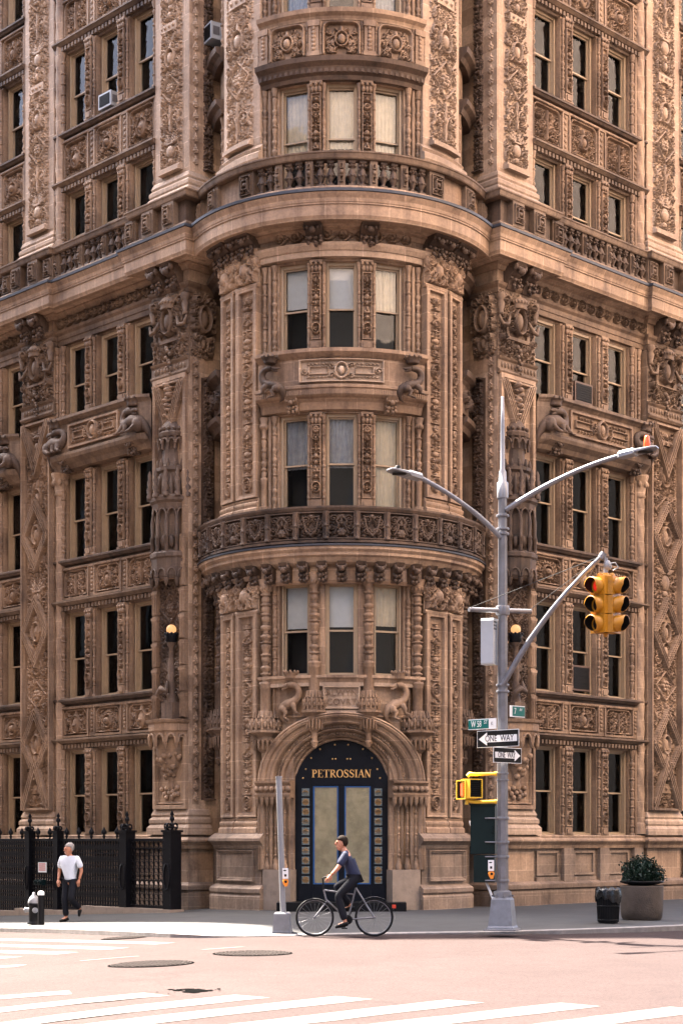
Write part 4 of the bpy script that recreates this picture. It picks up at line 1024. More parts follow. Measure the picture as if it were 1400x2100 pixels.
# ================================================================== the round corner bay
D0 = MD()
def ring_part(name, prof, th0, th1, mat, dent=None, z=0.0):
    b = MB(RW); pr = [(-o, zz + z) for o, zz in prof]
    b.prism(pr, X_(th0), X_(th1), max(6, int(abs(th1 - th0) / 2.2)))
    if dent:
        step, wd, o0, o1, z0, z1 = dent; n = int((th1 - th0) / step)
        for k in range(n):
            t = th0 + (k + 0.5) * (th1 - th0) / n; b.box(X_(t) - wd / 2, X_(t) + wd / 2, -o1, -o0, z0 + z, z1 + z, 2)
    return part(name, b.mesh(name), mat, D0)
DF = {2: (5.22, 7.33), 3: (8.93, 11.07), 4: (12.46, 14.45), 5: (16.1, 18.43), 6: (19.95, 22.1)}
HW = 0.37; WT = 21.6; ST = 85
hwth = math.degrees(HW / 2.9)
b = MB(RW)
ths = [-104]
for t in (-ST, -WT, 0, WT, ST): ths += [t - hwth, t + hwth]
ths.append(104)
for k in range(0, len(ths), 2): b.box(X_(ths[k]), X_(ths[k + 1]), 0.1, 0.5, 5.0, 24, max(1, int((ths[k + 1] - ths[k]) / 3)))
zz = [5.0] + [v for f in sorted(DF) for v in DF[f]] + [24]
for k in range(0, len(zz), 2): b.box(X_(-104), X_(104), 0.11, 0.49, zz[k], zz[k + 1], 80)
for s in (-1, 1):
    a, c = sorted((s * 1.13, s * X_(104))); b.box(a, c, 0.1, 0.5, -0.6, 5.01, 30)
b.box(-1.131, 1.131, 0.1, 0.5, 3.98, 5.01, 12)
part('round_bay_wall', b.mesh('round_bay_wall'), 'terra', D0)

DST = {(2, 0): ('b', .48), (2, 1): ('b', .47), (2, 2): ('s', .45), (3, 0): ('d', .55), (3, 1): ('d', .55), (3, 2): ('s', 1.0), (4, 0): ('b', .47), (4, 1): ('b', .5), (4, 2): ('s', .5),  # right-hand sheers stand in for bright brick reflected in the glass
       (5, 0): ('s', .62), (5, 1): ('s', .6), (5, 2): ('s', .62), (6, 0): ('d', .9), (6, 1): None, (6, 2): ('d', 1.0)}
for f, (zb, zt) in DF.items():
    for k, t in enumerate((-WT, 0, WT)):
        add_window(MD(t, 2.76, zb), 0.74, zt - zb, DST.get((f, k)), 700 + f * 9 + k, depth=0.62, split=0.49)
    for t in (-ST, ST): add_window(MD(t, 2.76, zb), 0.74, zt - zb, None, 800 + f, depth=0.62)
    h = zt - zb
    for t in (-WT / 2, WT / 2):
        if f == 2: continue
        me = cached(('dmul', f), lambda: mullion_mesh(0.36, h, 40 + f))
        part('mullion', me, 'relief', MD(t, 2.96, zb))
    for s in (-1, 1):
        me = cached(('djam', f), lambda: jamb_mesh(0.4, h + 0.1, 60 + f))
        part('window_jamb', me, 'relief', MD(s * 33.2, 2.93, zb - 0.1))
        part('window_jamb', cached(('djs', f), lambda: jamb_mesh(0.28, h + 0.1, 64 + f)), 'relief', MD(s * 68.2, 2.93, zb - 0.1))
# sills and hoods of the round bay
DS = [(-0.1, -0.16), (0.05, -0.16), (0.08, -0.1), (0.13, -0.06), (0.13, 0.0), (-0.1, 0.02)]
ring_part('sill_course', DS, -37, 37, 'terra', z=5.22)
for f in (3, 4, 5, 6):
    for s in (-1, 1):
        a, c = sorted((s * 65, s * 100))
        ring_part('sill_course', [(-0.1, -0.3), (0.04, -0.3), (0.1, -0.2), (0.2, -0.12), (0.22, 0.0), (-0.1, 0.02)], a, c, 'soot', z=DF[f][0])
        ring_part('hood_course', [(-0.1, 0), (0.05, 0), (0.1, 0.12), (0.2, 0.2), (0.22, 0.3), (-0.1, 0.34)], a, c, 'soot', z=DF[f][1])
for s in (-1, 1):
    a, c = sorted((s * 65, s * 100)); b = MB(RW); R = Relief(X_(35), 0.75, 0.025); spiral_band(R, 0.1, 0.65, rnd, 0.06); b.field(R, X_(a), 11.5, -0.05, skirt=0.15)
    part('side_balcony_panel', b.mesh('side_balcony_panel'), 'soot', D0)

# pilasters of the round bay, in pairs
def pilaster_mesh(w, z0, z1, seed):
    b = MB(RW); rg = random.Random(seed); zc = z1 - 0.8
    b.box(-w / 2, w / 2, -0.05, 0.099, z0, z1 - 0.001)
    R = Relief(w, zc - z0 - 0.36, 0.015); bd = 0.1; R.frame(0, w, 0, R.h, bd, 0.045); R.frame(0, w, 0, R.h, bd - 0.06, 0.05)
    candelabra(R, bd + 0.02, w - bd - 0.02, bd, R.h - bd, rg, 0.034); b.field(R, -w / 2, z0 + 0.36, -0.052, skirt=0.01)
    for zz_, pr in ((z0, [(-0.05, 0), (-0.19, 0), (-0.19, 0.1), (-0.14, 0.14), (-0.16, 0.2), (-0.16, 0.24), (-0.1, 0.28), (-0.12, 0.33), (-0.05, 0.36)]), (zc - 0.03, [(-0.05, 0), (-0.13, 0.0), (-0.15, 0.04), (-0.13, 0.08), (-0.05, 0.08)])):
        b.prism([(y, z + zz_) for y, z in pr], -w / 2 - 0.04, w / 2 + 0.04)
    R = Relief(w + 0.04, 0.66, 0.015); c = R.w / 2
    for q in range(30): R.leaf(rg.uniform(0.04, R.w - 0.04), rg.uniform(0, 0.5), 0.16, PI / 2 + rg.uniform(-0.8, 0.8), 0.045, 0.09)
    R.dome(c, 0.3, 0.12, 0.12, 0.18); R.ring(c, 0.12, 0.14, 0.025, 0.1); R.mirror(); b.field(R, -R.w / 2, zc + 0.06, -0.055, skirt=0.02)
    for s in (-1, 1):
        S = Relief(0.3, 0.3, 0.013); S.scroll(0.15, 0.15, 0.12, PI / 2, 2.2, s, 0.028, 0.06); S.dome(0.15, 0.15, 0.145, 0.05, p=0.25)
        b.field(S, s * (w / 2 - 0.08) - 0.15, z1 - 0.4, -0.11, skirt=0.06)
    b.prism([(-0.05, z1 - 0.1), (-0.16, z1 - 0.1), (-0.2, z1 - 0.03), (-0.2, z1), (-0.05, z1)], -w / 2 - 0.08, w / 2 + 0.08)
    return b.mesh('pilaster')
for s in (-1, 1):
    for th, w, sd in ((43.8, 0.64, 5), (57.2, 0.54, 9)):
        for z0, z1 in ((1.72, 7.5), (8.92, 14.85)):
            part('pilaster', cached(('pil', w, z0), lambda: pilaster_mesh(w, z0, z1, sd)), 'terra', MD(s * th))
    # carved upper pilaster
    def up():
        w = X_(25.5); b = MB(RW); b.box(-w / 2, w / 2, -0.06, 0.099, 16.7, 24)
        b.prism([(y, z) for y, z in [(-0.06, 16.5), (-0.3, 16.5), (-0.3, 16.72), (-0.2, 16.8), (-0.23, 16.86), (-0.23, 16.98), (-0.12, 17.06), (-0.15, 17.12), (-0.06, 17.22)]], -w / 2 - 0.08, w / 2 + 0.08)
        R = pier_relief(w - 0.04, 6.6, 17, 0.17, 0.045); b.field(R, -R.w / 2, 17.25, -0.062, skirt=0.01); return b.mesh('carved_pilaster')
    part('carved_pilaster', cached('dup', up), 'pale', MD(s * 49.5))

# ---- second floor: bulging colonnettes on pendant corbels
def corbel_column(h, r, f=1.0):
    """turned colonnette on a pendant corbel tray; f scales the tray"""
    b = MB()
    b.lathe([(r, 0.0), (r, 0.5), (r * 1.15, 0.52), (r, 0.56)] + [(a * (r / 0.05) * 0.95, 0.6 + z * 1.0) for a, z in bead_profile(h - 0.75, 0.05, 4)] + [(r * 1.1, h - 0.14), (r * 1.5, h - 0.02), (r * 1.5, h)], seg=12)
    for k in range(10): b.ball((r * math.cos(k * PI / 5), r * math.sin(k * PI / 5), h - 0.2), 0.04, 5, 4, sz=1.6)
    st = lambda p: b.lathe([(x * f, z) for x, z in p], 0, 0, 8, rad(22.5), rad(382.5), False)
    st([(r * 1.2 / f, 0), (r * 1.5 / f, -0.1), (0.2, -0.14), (0.21, -0.2), (0.26, -0.21), (0.27, -0.43), (0.33, -0.45), (0.33, -0.49), (0.26, -0.53), (0.2, -0.58), (0.19, -0.7)])
    for k in range(16):
        a = 2 * PI * k / 16; c, q = math.cos(a) * f, math.sin(a) * f
        b.lathe([(0.026 * f, 0), (0.028 * f, 0.16), (0.036 * f, 0.19), (0.0, 0.27)], 0.28 * c, 0.28 * q, 5, cz=-0.43)
        b.tube([(0.21 * c, 0.21 * q, -0.16), (0.19 * c, 0.19 * q, 0.0)], [0.03, 0.012], 5)
        b.lathe([(0, -0.26), (0.028, -0.18), (0.034, 0)], 0.21 * c, 0.21 * q, 5, cz=-0.64)
        a += PI / 16; c, q = math.cos(a) * f, math.sin(a) * f; b.ball((0.275 * c, 0.275 * q, -0.32), 0.035 * f, 6, 4, sz=1.8)
        b.tube([(0.21 * c - q * 0.04 * math.cos(t) / f, 0.21 * q + c * 0.04 * math.cos(t) / f, -0.72 + 0.09 * math.sin(t)) for t in np.linspace(0, PI, 5)], 0.017, 5)
    st([(0.12, -0.6), (0.15, -0.86), (0.08, -0.94), (0.07, -1.1), (0.1, -1.14), (0.05, -1.26), (0.0, -1.3)])
    return b.mesh('corbel_column')
for t in (-11.4, 11.4): part('corbel_column', cached('cc1', lambda: corbel_column(2.62, 0.125, 0.9)), 'relief', MD(t, 3.02, 4.88))
for t in (-34, 34): part('corbel_column', cached('cc2', lambda: corbel_column(2.95, 0.125, 1.25)), 'relief', MD(t, 3.04, 4.45))
for s in (-1, 1):
    part('window_jamb', cached('cj', lambda: jamb_mesh(0.2, 2.2, 71)), 'relief', MD(s * 30.5, 2.93, 5.15))
    for t in (67, 73): part('corbel_column', cached('cc3', lambda: corbel_column(2.7, 0.1, 1.0)), 'soot', MD(s * t, 3.0, 4.6))

# ---- third floor balcony
BF = 3.4
ring_part('balcony_cornice', [(-0.05, 7.30), (0.03, 7.3), (0.06, 7.36), (0.06, 7.62), (0.18, 7.66), (0.24, 7.70), (0.3, 7.80), (0.36, 7.84), (0.36, 7.90), (0.42, 7.96), (0.44, 8.02), (-0.05, 8.03)], -90, 90, 'terra')
ring_part('balcony_flashing', [(0.1, 8.031), (0.46, 8.031), (0.465, 8.07), (0.1, 8.1)], -88, 88, 'lead')
bp = ring_part('balcony', [(0.28, 8.1), (0.44, 8.1), (0.44, 8.15), (0.40, 8.17), (0.33, 8.17), (0.33, 8.78), (0.40, 8.78), (0.42, 8.8), (0.45, 8.86), (0.45, 8.9), (0.28, 8.92)], -88, 88, 'soot')
def balc_panel(kind):
    b = MB(RW); w = X_(10.0); R = Relief(w, 0.6, 0.012, -0.05); c = w / 2; d = 0.03
    R.frame(0, w, 0, 0.6, 0.025, d)
    if kind:
        R.stroke([(c, 0.08), (c + 0.1, 0.2), (c + 0.16, 0.5)], 0.028, 0.02, d)
        R.scroll(c + 0.09, 0.42, 0.08, 0, 1.5, 1, 0.02, d); R.scroll(c + 0.1, 0.16, 0.08, PI, 1.4, -1, 0.02, d); R.dome(c, 0.5, 0.05, d); R.scroll(c + 0.19, 0.3, 0.06, PI, 1.3, 1, 0.018, d)
    else:
        R.stroke([(c, 0.52), (c + 0.1, 0.4), (c + 0.06, 0.3), (c + 0.14, 0.12)], 0.026, 0.02, d); R.dome(c, 0.15, 0.09, d * 1.3); R.flower(c, 0.15, 0.1, d * 1.2)
        R.scroll(c + 0.15, 0.45, 0.075, PI, 1.4, -1, 0.02, d); R.scroll(c + 0.18, 0.26, 0.06, PI, 1.3, 1, 0.018, d); R.leaf(c, 0.3, 0.2, PI / 2, 0.04, d)
    q = random.Random(3 + kind)
    for k in range(14): R.leaf(c + q.uniform(0.03, 0.22), q.uniform(0.06, 0.52), 0.09, q.random() * 6.3, 0.022, d * 0.7)
    R.mirror(); b.field(R, -w / 2, 8.175, -0.38, skirt=0.0); return b.mesh('pierced_panel')
for k in range(-7, 8):
    link('pierced_panel', cached(('bpan', k % 2), lambda: balc_panel(k % 2)), 'soot', bp, MD(k * 11.4))
def balc_post():
    b = MB(RW); b.box(-0.05, 0.05, -0.44, -0.33, 8.17, 8.79); b.lathe(bead_profile(0.6, 0.04, 5), 0, -0.45, 8, cz=8.17); return b.mesh('balcony_post')
for k in range(-8, 8): link('balcony_post', cached('bpost', balc_post), 'soot', bp, MD((k + 0.5) * 11.4))
for k in range(-10, 11):
    part('balcony_bracket', cached('bbr', lambda: console_mesh(0.2, 0.34, 0.42)), 'soot', MD(k * 7.6, 3.05, 7.28))
ring_part('frieze_moulding', [(-0.05, 7.33), (0.04, 7.33), (0.08, 7.40), (0.05, 7.46), (-0.05, 7.46)], -62, 62, 'terra', z=-0.08)

# ---- fluted balcony between third and fourth floors
fb = ring_part('balcony', [(-0.05, 11.1), (0.02, 11.12), (0.06, 11.28), (0.12, 11.34), (0.2, 11.37), (0.24, 11.4), (0.24, 11.52), (0.28, 11.55), (0.28, 11.6), (0.14, 11.66), (0.14, 12.22), (0.2, 12.27), (0.28, 12.34), (0.28, 12.42), (-0.05, 12.46)], -36.5, 36.5, 'terra', dent=(0.9, 0.028, 0.241, 0.262, 11.41, 11.52))
b = MB(RW); w = X_(34); R = Relief(w, 0.5, 0.014); c = w / 2; R.frame(0, w, 0, 0.5, 0.04, 0.03); R.frame(0, w, 0, 0.5, 0.015, 0.045)
for s in (-1, 1):
    a, q = sorted((c + s * 0.28, c + s * 0.68)); R.frame(a, q, 0.17, 0.34, 0.02, 0.035)
    R.scroll(c + s * 0.2, 0.36, 0.06, 0, 1.3, s, 0.018, 0.04); R.scroll(c + s * 0.2, 0.14, 0.06, 0, 1.3, -s, 0.018, 0.04); R.scroll(c + s * 0.78, 0.25, 0.08, 0, 1.5, s, 0.02, 0.04)
    for k in range(7): R.leaf(c + s * (0.25 + k * 0.08), 0.1, 0.08, 0.4, 0.022, 0.03); R.leaf(c + s * (0.25 + k * 0.08), 0.41, 0.08, -0.4, 0.022, 0.03)
R.ring(c, 0.25, 0.13, 0.025, 0.05, 0.17); R.dome(c, 0.25, 0.07, 0.06, 0.1); b.field(R, -w / 2, 11.69, -0.142, skirt=0.01)
link('balcony_panel', b.mesh('balcony_panel'), 'pale', fb, D0)
for s in (-1, 1):
    link('salamander', cached(('sal', s), lambda: salamander_mesh(s)), 'soot', fb, MD(s * 27.5, 3.16, 11.66) @ Matrix.Diagonal((0.95, 1.0, 0.74, 1)))
    link('balcony_console', cached('fbc', lambda: console_mesh(0.26, 0.26, 0.34)), 'relief', fb, MD(s * 20.5, 3.0, 11.05))
    part('twisted_colonnette', cached('dtw', lambda: corbel_column(2.0, 0.07, 0.5)), 'relief', MD(s * 35.2, 3.02, 9.05))

# ---- entablature, main cornice and balustrade of the round bay
ring_part('architrave', [(o, z + 0.003) for o, z in [(-0.1, 14.5), (0.06, 14.5), (0.07, 14.62), (0.1, 14.63), (0.16, 14.72), (0.18, 14.78), (-0.1, 14.8)]], -66, 66, 'pale')
b = MB(RW); R = Relief(X_(60), 0.34, 0.016); spiral_band(R, 0.0, 0.34, rnd, 0.05); b.box(X_(-88), X_(88), -0.02, 0.099, 14.6, 15.2, 60); b.field(R, X_(-30), 14.8, -0.022, skirt=0.01)
part('frieze', b.mesh('frieze'), 'relief', D0)
for t in (-10.8, 10.8, -41, -47, -55, -61, 41, 47, 55, 61):
    part('cornice_console', cached(('dcon',), lambda: console_mesh(0.38, 0.46, 0.46)), 'soot', MD(t, 3.03, 14.7))
ring_part('cornice', [(o + (0.15 if o > 0.3 else 0.0), z + 0.003) for o, z in CORN], -90, 90, 'terra')
ring_part('cornice_flashing', [(o + 0.15 if o > 0.3 else o, z + 0.003) for o, z in LEAD], -90, 90, 'lead')
o = part('balustrade', None, None, D0)
def rp(name, prof, a, c, mat):
    b = MB(RW); b.prism([(-q, z + 0.003) for q, z in prof], X_(a), X_(c), 40); return link(name, b.mesh(name), mat, o, D0)
rp('rail', [(q + 0.06, z) for q, z in RAIL], -86, 86, 'worn'); rp('balustrade_plinth', [(q + 0.06, z) for q, z in BPLI], -88, 88, 'terra')
for t in (-38, -58, 38, 58, 74, -74): link('pedestal', cached('ped', lambda: 0), 'terra', o, MD(t, 3.44, 15.88))
bt = [-33.5 + 67 * (k + 0.5) / 17 for k in range(17)]
for k, t in enumerate(bt):
    if k in (2, 5, 8, 11, 14): link('die', cached('die', lambda: 0), 'terra', o, MD(t, 3.45, 15.9))
    else: link('baluster', BAL, 'soot', o, MD(t, 3.38, 15.9))
for s in (-1, 1):
    a, c = sorted((s * 36, s * 86)); b = MB(RW); b.box(X_(a), X_(c), -0.36, -0.2, 15.89, 16.48, 16); link('parapet', b.mesh('parapet'), 'relief', o, D0)

# ---- spandrel between fifth and sixth floors
ring_part('hood_course', [(-0.1, 18.43), (0.02, 18.43), (0.05, 18.52), (0.12, 18.56), (0.16, 18.68), (0.26, 18.76), (0.28, 18.86), (0.1, 18.92), (-0.1, 18.92)], -36.5, 36.5, 'soot', dent=(2.4, 0.07, 0.05, 0.15, 18.56, 18.64))
ring_part('sill_course', [(-0.1, 19.72), (0.08, 19.72), (0.12, 19.8), (0.2, 19.86), (0.22, 19.95), (-0.1, 19.98)], -36.5, 36.5, 'terra')
ring_part('spandrel_wall', [(-0.1, 18.9), (0.06, 18.9), (0.06, 19.73), (-0.1, 19.73)], -36.5, 36.5, 'terra')
for k, t in enumerate((-22.8, 0, 22.8)):
    def sp():
        b = MB(RW); w = X_(16.5); R = Relief(w, 0.78, 0.013); rg = random.Random(12 + k); c = w / 2
        R.stroke([(0.05, 0.04), (0.05, 0.6)] + [(0.2 - 0.15 * math.cos(a), 0.6 + 0.13 * math.sin(a)) for a in np.linspace(0, PI / 2, 6)] + [(c, 0.73)], 0.03, 0.03, 0.06)
        R.ring(c, 0.36, 0.13, 0.024, 0.06, 0.16); R.dome(c, 0.36, 0.09, 0.07, 0.12); R.leaf(c, 0.52, 0.12, PI / 2, 0.06, 0.06)
        for q in range(34):
            x, z = c + rg.uniform(0.12, w / 2 - 0.13), rg.uniform(0.08, 0.62)
            R.scroll(x, z, 0.055, rg.random() * 6, 1.2, 1, 0.017, 0.045) if q % 2 else R.leaf(x, z, 0.1, rg.random() * 6.3, 0.028, 0.045)
        R.mirror(); b.field(R, -w / 2, 18.92, -0.062, skirt=0.01); return b.mesh('spandrel_panel')
    part('spandrel_panel', cached(('dsp', k % 2), sp), 'relief', MD(t))
for t in (-34, -11.4, 11.4, 34):
    def spp():
        b = MB(RW); b.box(-0.11, 0.11, -0.14, -0.059, 18.9, 19.72); b.box(-0.13, 0.13, -0.17, -0.141, 19.58, 19.71); b.box(-0.13, 0.13, -0.16, -0.141, 18.93, 19.03)
        for k in range(6): b.ball((0, -0.145, 19.08 + k * 0.09), 0.05, 6, 4, sy=0.6)
        for s in (-1, 1): b.lathe(bead_profile(0.74, 0.028, 3), s * 0.15, -0.1, 7, cz=18.95)
        return b.mesh('spandrel_pilaster')
    part('spandrel_pilaster', cached('dspp', spp), 'relief', MD(t))

# ---- ground floor: pedestals and portal
ring_part('plinth', [(-0.3, -0.6), (0.1, -0.6), (0.1, 0.3), (0.05, 0.34), (-0.3, 0.34)], 33.5, 96, 'plinth'); ring_part('plinth', [(-0.3, -0.6), (0.1, -0.6), (0.1, 0.3), (0.05, 0.34), (-0.3, 0.34)], -96, -33.5, 'plinth')
for s in (-1, 1):
    def pedm():
        w = X_(32.5); b = MB(RW); a = -w / 2; c = w / 2
        b.box(a, c, -0.14, 0.099, -0.6, 1.42)
        b.prism([(-0.1, -0.6), (-0.3, -0.6), (-0.3, 0.28), (-0.26, 0.33), (-0.3, 0.38), (-0.3, 0.46), (-0.22, 0.52), (-0.14, 0.56), (-0.1, 0.57)], a - 0.06, c + 0.06)
        b.prism([(-0.1, 1.36), (-0.18, 1.37), (-0.2, 1.44), (-0.27, 1.5), (-0.33, 1.54), (-0.33, 1.6), (-0.25, 1.66), (-0.16, 1.73), (-0.1, 1.73)], a - 0.08, c + 0.08)
        R = Relief(w - 0.36, 0.7, 0.02); R.frame(0, R.w, 0, 0.7, 0.035, 0.04); R.frame(0, R.w, 0, 0.7, 0.075, 0.02); b.field(R, -R.w / 2, 0.63, -0.141, skirt=0.01)
        return b.mesh('pedestal')
    part('pedestal', cached('bigped', pedm), 'plinth', MD(s * 51))
    a, c = sorted((s * 67, s * 96)); ring_part('pedestal', [(-0.1, -0.6), (0.06, -0.6), (0.06, 1.4), (0.16, 1.5), (0.16, 1.6), (0.04, 1.7), (-0.1, 1.7)], a, c, 'plinth')

PZ = 2.8
prof = []      # (t across the moulding, y depth)
for t, y in ((0, 0.42), (0, 0.2), (0.05, 0.17), (0.09, 0.2), (0.10, 0.12), (0.14, 0.07), (0.17, 0.17), (0.30, 0.15), (0.32, 0.02), (0.37, -0.03), (0.41, 0.0), (0.42, 0.09), (0.56, 0.07), (0.58, -0.08), (0.63, -0.12), (0.68, -0.08), (0.7, -0.06), (0.78, -0.09), (0.8, -0.16), (0.87, -0.2), (0.92, -0.17), (0.95, -0.2), (1.0, -0.18), (1.0, 0.1)): prof.append((t, y))
ax0, ax1, az0, az1 = 1.125, 1.90, 1.0, 1.6
b = MB(RW); na = 48; V = []
for i in range(na + 1):
    a = PI * i / na
    for t, y in prof: V.append((-(ax0 + (ax1 - ax0) * t) * math.cos(a), y, PZ + (az0 + (az1 - az0) * t) * math.sin(a)))
m = len(prof); b.add(V, [(i * m + k, (i + 1) * m + k, (i + 1) * m + k + 1, i * m + k + 1) for i in range(na) for k in range(m - 1)])
q = random.Random(4)
for t, y, n in ((0.235, 0.14, 64), (0.49, 0.065, 72)):
    for i in range(n):
        a = PI * (i + 0.5) / n; x, z = -(ax0 + (ax1 - ax0) * t) * math.cos(a), PZ + (az0 + (az1 - az0) * t) * math.sin(a)
        b.ball((x + q.uniform(-.015, .015), y, z), 0.034, 6, 4, sy=0.9); b.ball((x * 1.02, y, z + 0.03 * (-1) ** i), 0.022, 5, 4)
part('entrance_arch', b.mesh('entrance_arch'), 'terra', D0)
for s in (-1, 1):
    b = MB(RW)
    V = [(s * (ax0 + (ax1 - ax0) * t), y, z) for z in (0.9, PZ) for t, y in prof]
    F = [(k, m + k, m + k + 1, k + 1) if s < 0 else (k, k + 1, m + k + 1, m + k) for k in range(m - 1)]; b.add(V, F)
    x = s * 1.51
    b.prism([(0.08, 2.5), (-0.24, 2.52), (-0.26, 2.58), (-0.2, 2.62), (-0.2, 2.78), (-0.26, 2.84), (-0.26, 2.88), (0.08, 2.9)], x - 0.42, x + 0.42)
    for k in range(7):
        xx = x - 0.38 + k * 0.127; b.lathe([(0, -0.24), (0.05, -0.12), (0.06, 0)], xx, -0.2, 6, cz=2.52); b.ball((xx, -0.22, 2.7), 0.07, 6, 5)
    for t in (0.23, 0.49, 0.75):
        b.lathe(bead_profile(1.6, 0.035, 5), s * (ax0 + (ax1 - ax0) * t), 0.0 - 0.06 * t * 2, 7, cz=0.92); b.lathe([(0.07, 0), (0.08, 0.1), (0.05, 0.14), (0.06, 0.24)], s * (ax0 + (ax1 - ax0) * t), -0.06 * t * 2, 8, cz=0.9)
    part('entrance_jamb', b.mesh('entrance_jamb'), 'relief', D0)
for s in (-1, 1):
    a, c = sorted((s * 1.1, s * 1.78)); b = MB(RW); b.box(a, c, -0.16, 0.45, -0.5, 0.9)
    part('entrance_base', b.mesh('entrance_base'), 'stone', D0)
# name tablet and crowned salamanders over the arch
b = MB(RW); R = Relief(0.78, 0.5, 0.012); R.frame(0, 0.78, 0, 0.5, 0.035, 0.045); R.frame(0, 0.78, 0, 0.5, 0.06, 0.02); b.box(-0.42, 0.42, -0.03, 0.099, 4.3, 5.05); b.field(R, -0.39, 4.47, -0.032, skirt=0.01)
b.prism([(-0.03, 4.32), (-0.1, 4.34), (-0.1, 4.42), (-0.05, 4.46), (-0.03, 4.46)], -0.4, 0.4)
tab = part('name_tablet', b.mesh('name_tablet'), 'pale', D0)
me = text_mesh('ALWYN\nCOVRT', 0.2, 0.012); link('tablet_lettering', me, 'relief', tab, T(0, 37.35, 4.72))
for s in (-1, 1):
    part('salamander', cached('sal1', lambda: salamander_mesh(1)), 'relief', MD(s * 22.3 + (0 if s < 0 else 1), 2.95, 4.58) @ Matrix.Scale(0.86, 4))
    b = MB(RW); R = Relief(X_(17), 0.8, 0.02); R.frame(0, R.w, 0, 0.8, 0.04, 0.04); b.field(R, X_(s * 22.4) - R.w / 2, 4.3, 0.095, skirt=0.01); part('carved_panel', b.mesh('carved_panel'), 'terra', D0)
ring_part('entrance_frieze', [(-0.1, 4.98), (0.05, 4.98), (0.05, 5.08), (-0.1, 5.08)], -33, 33, 'pale')

# ---- the black doorway
dm = T(0, 37.72, 0)
b = MB(); out = [(-1.05, 0.2), (1.05, 0.2), (1.05, 2.8)] + [(1.05 * math.cos(a), 2.8 + 1.08 * math.sin(a)) for a in np.linspace(0, PI, 28)][1:]
b.poly(out, 0.06, 0.2)
for x0, x1, z0, z1 in ((-0.97, -0.64, 0.2, 2.8), (0.66, 0.97, 0.2, 2.8), (-0.639, 0.659, 0.2, 0.57), (-0.639, 0.659, 2.79, 2.95), (-0.066, 0.066, 0.571, 2.789)): b.box(x0, x1, 0.0, 0.061, z0, z1)
door = part('entrance_door', b.mesh('entrance_door'), 'navy', dm)
for x0, x1 in ((-0.6, -0.1), (0.1, 0.62)):
    b = MB(); b.box(x0, x1, 0.052, 0.058, 0.6, 2.74); link('paper_sheet', b.mesh('paper_sheet'), 'paper', door, dm)
    b = MB(); b.box(x0 - 0.001, x1 + 0.001, 0.036, 0.041, 0.6, 2.74); link('pane', b.mesh('pane'), 'glass', door, dm)
    b = MB()
    for q in ((x0 - 0.035, x0, 0.575, 2.77), (x1, x1 + 0.033, 0.575, 2.77), (x0, x1, 2.74, 2.77), (x0, x1, 0.575, 0.6)): b.box(q[0], q[1], 0.03, 0.062, q[2], q[3])
    link('pane_edge', b.mesh('pane_edge'), 'blueline', door, dm)
def stud():
    b = MB(); b.mat = 1; b.box(-0.085, 0.085, -0.012, 0.0, -0.085, 0.085); b.mat = 0
    b.lathe([(0.08, 0), (0.05, 0.03), (0.0, 0.05)], 0, 0, 8); v = b.v[-1]; v[:, :] = v[:, [0, 2, 1]]; v[:, 1] = -v[:, 1] - 0.012; b.f[-1] = b.f[-1][:, ::-1]
    return b.mesh('door_boss')
boss = stud(); boss.materials.append(plain('bronze_boss', (0.30, 0.19, 0.09), 0.3, 0.7)); boss.materials.append(plain('boss_plate', (0.16, 0.21, 0.23), 0.2, 0.5))
for s in (-0.8, 0.82):
    for k in range(10): link('door_boss', boss, None, door, dm @ T(s, 0, 0.67 + k * 0.218))
b = MB()
for x, z in [(-0.2, 3.38), (-0.13, 3.38), (0.13, 3.38), (0.2, 3.38), (-0.15, 3.7), (0.15, 3.7), (-0.48, 3.6), (0.48, 3.6), (-0.68, 3.4), (0.68, 3.4), (-0.8, 3.15), (0.8, 3.15), (-0.86, 2.95), (0.86, 2.95)]: b.ball((x, 0.055, z), 0.022, 8, 5)
link('door_stud', b.mesh('door_stud'), 'gold', door, dm)
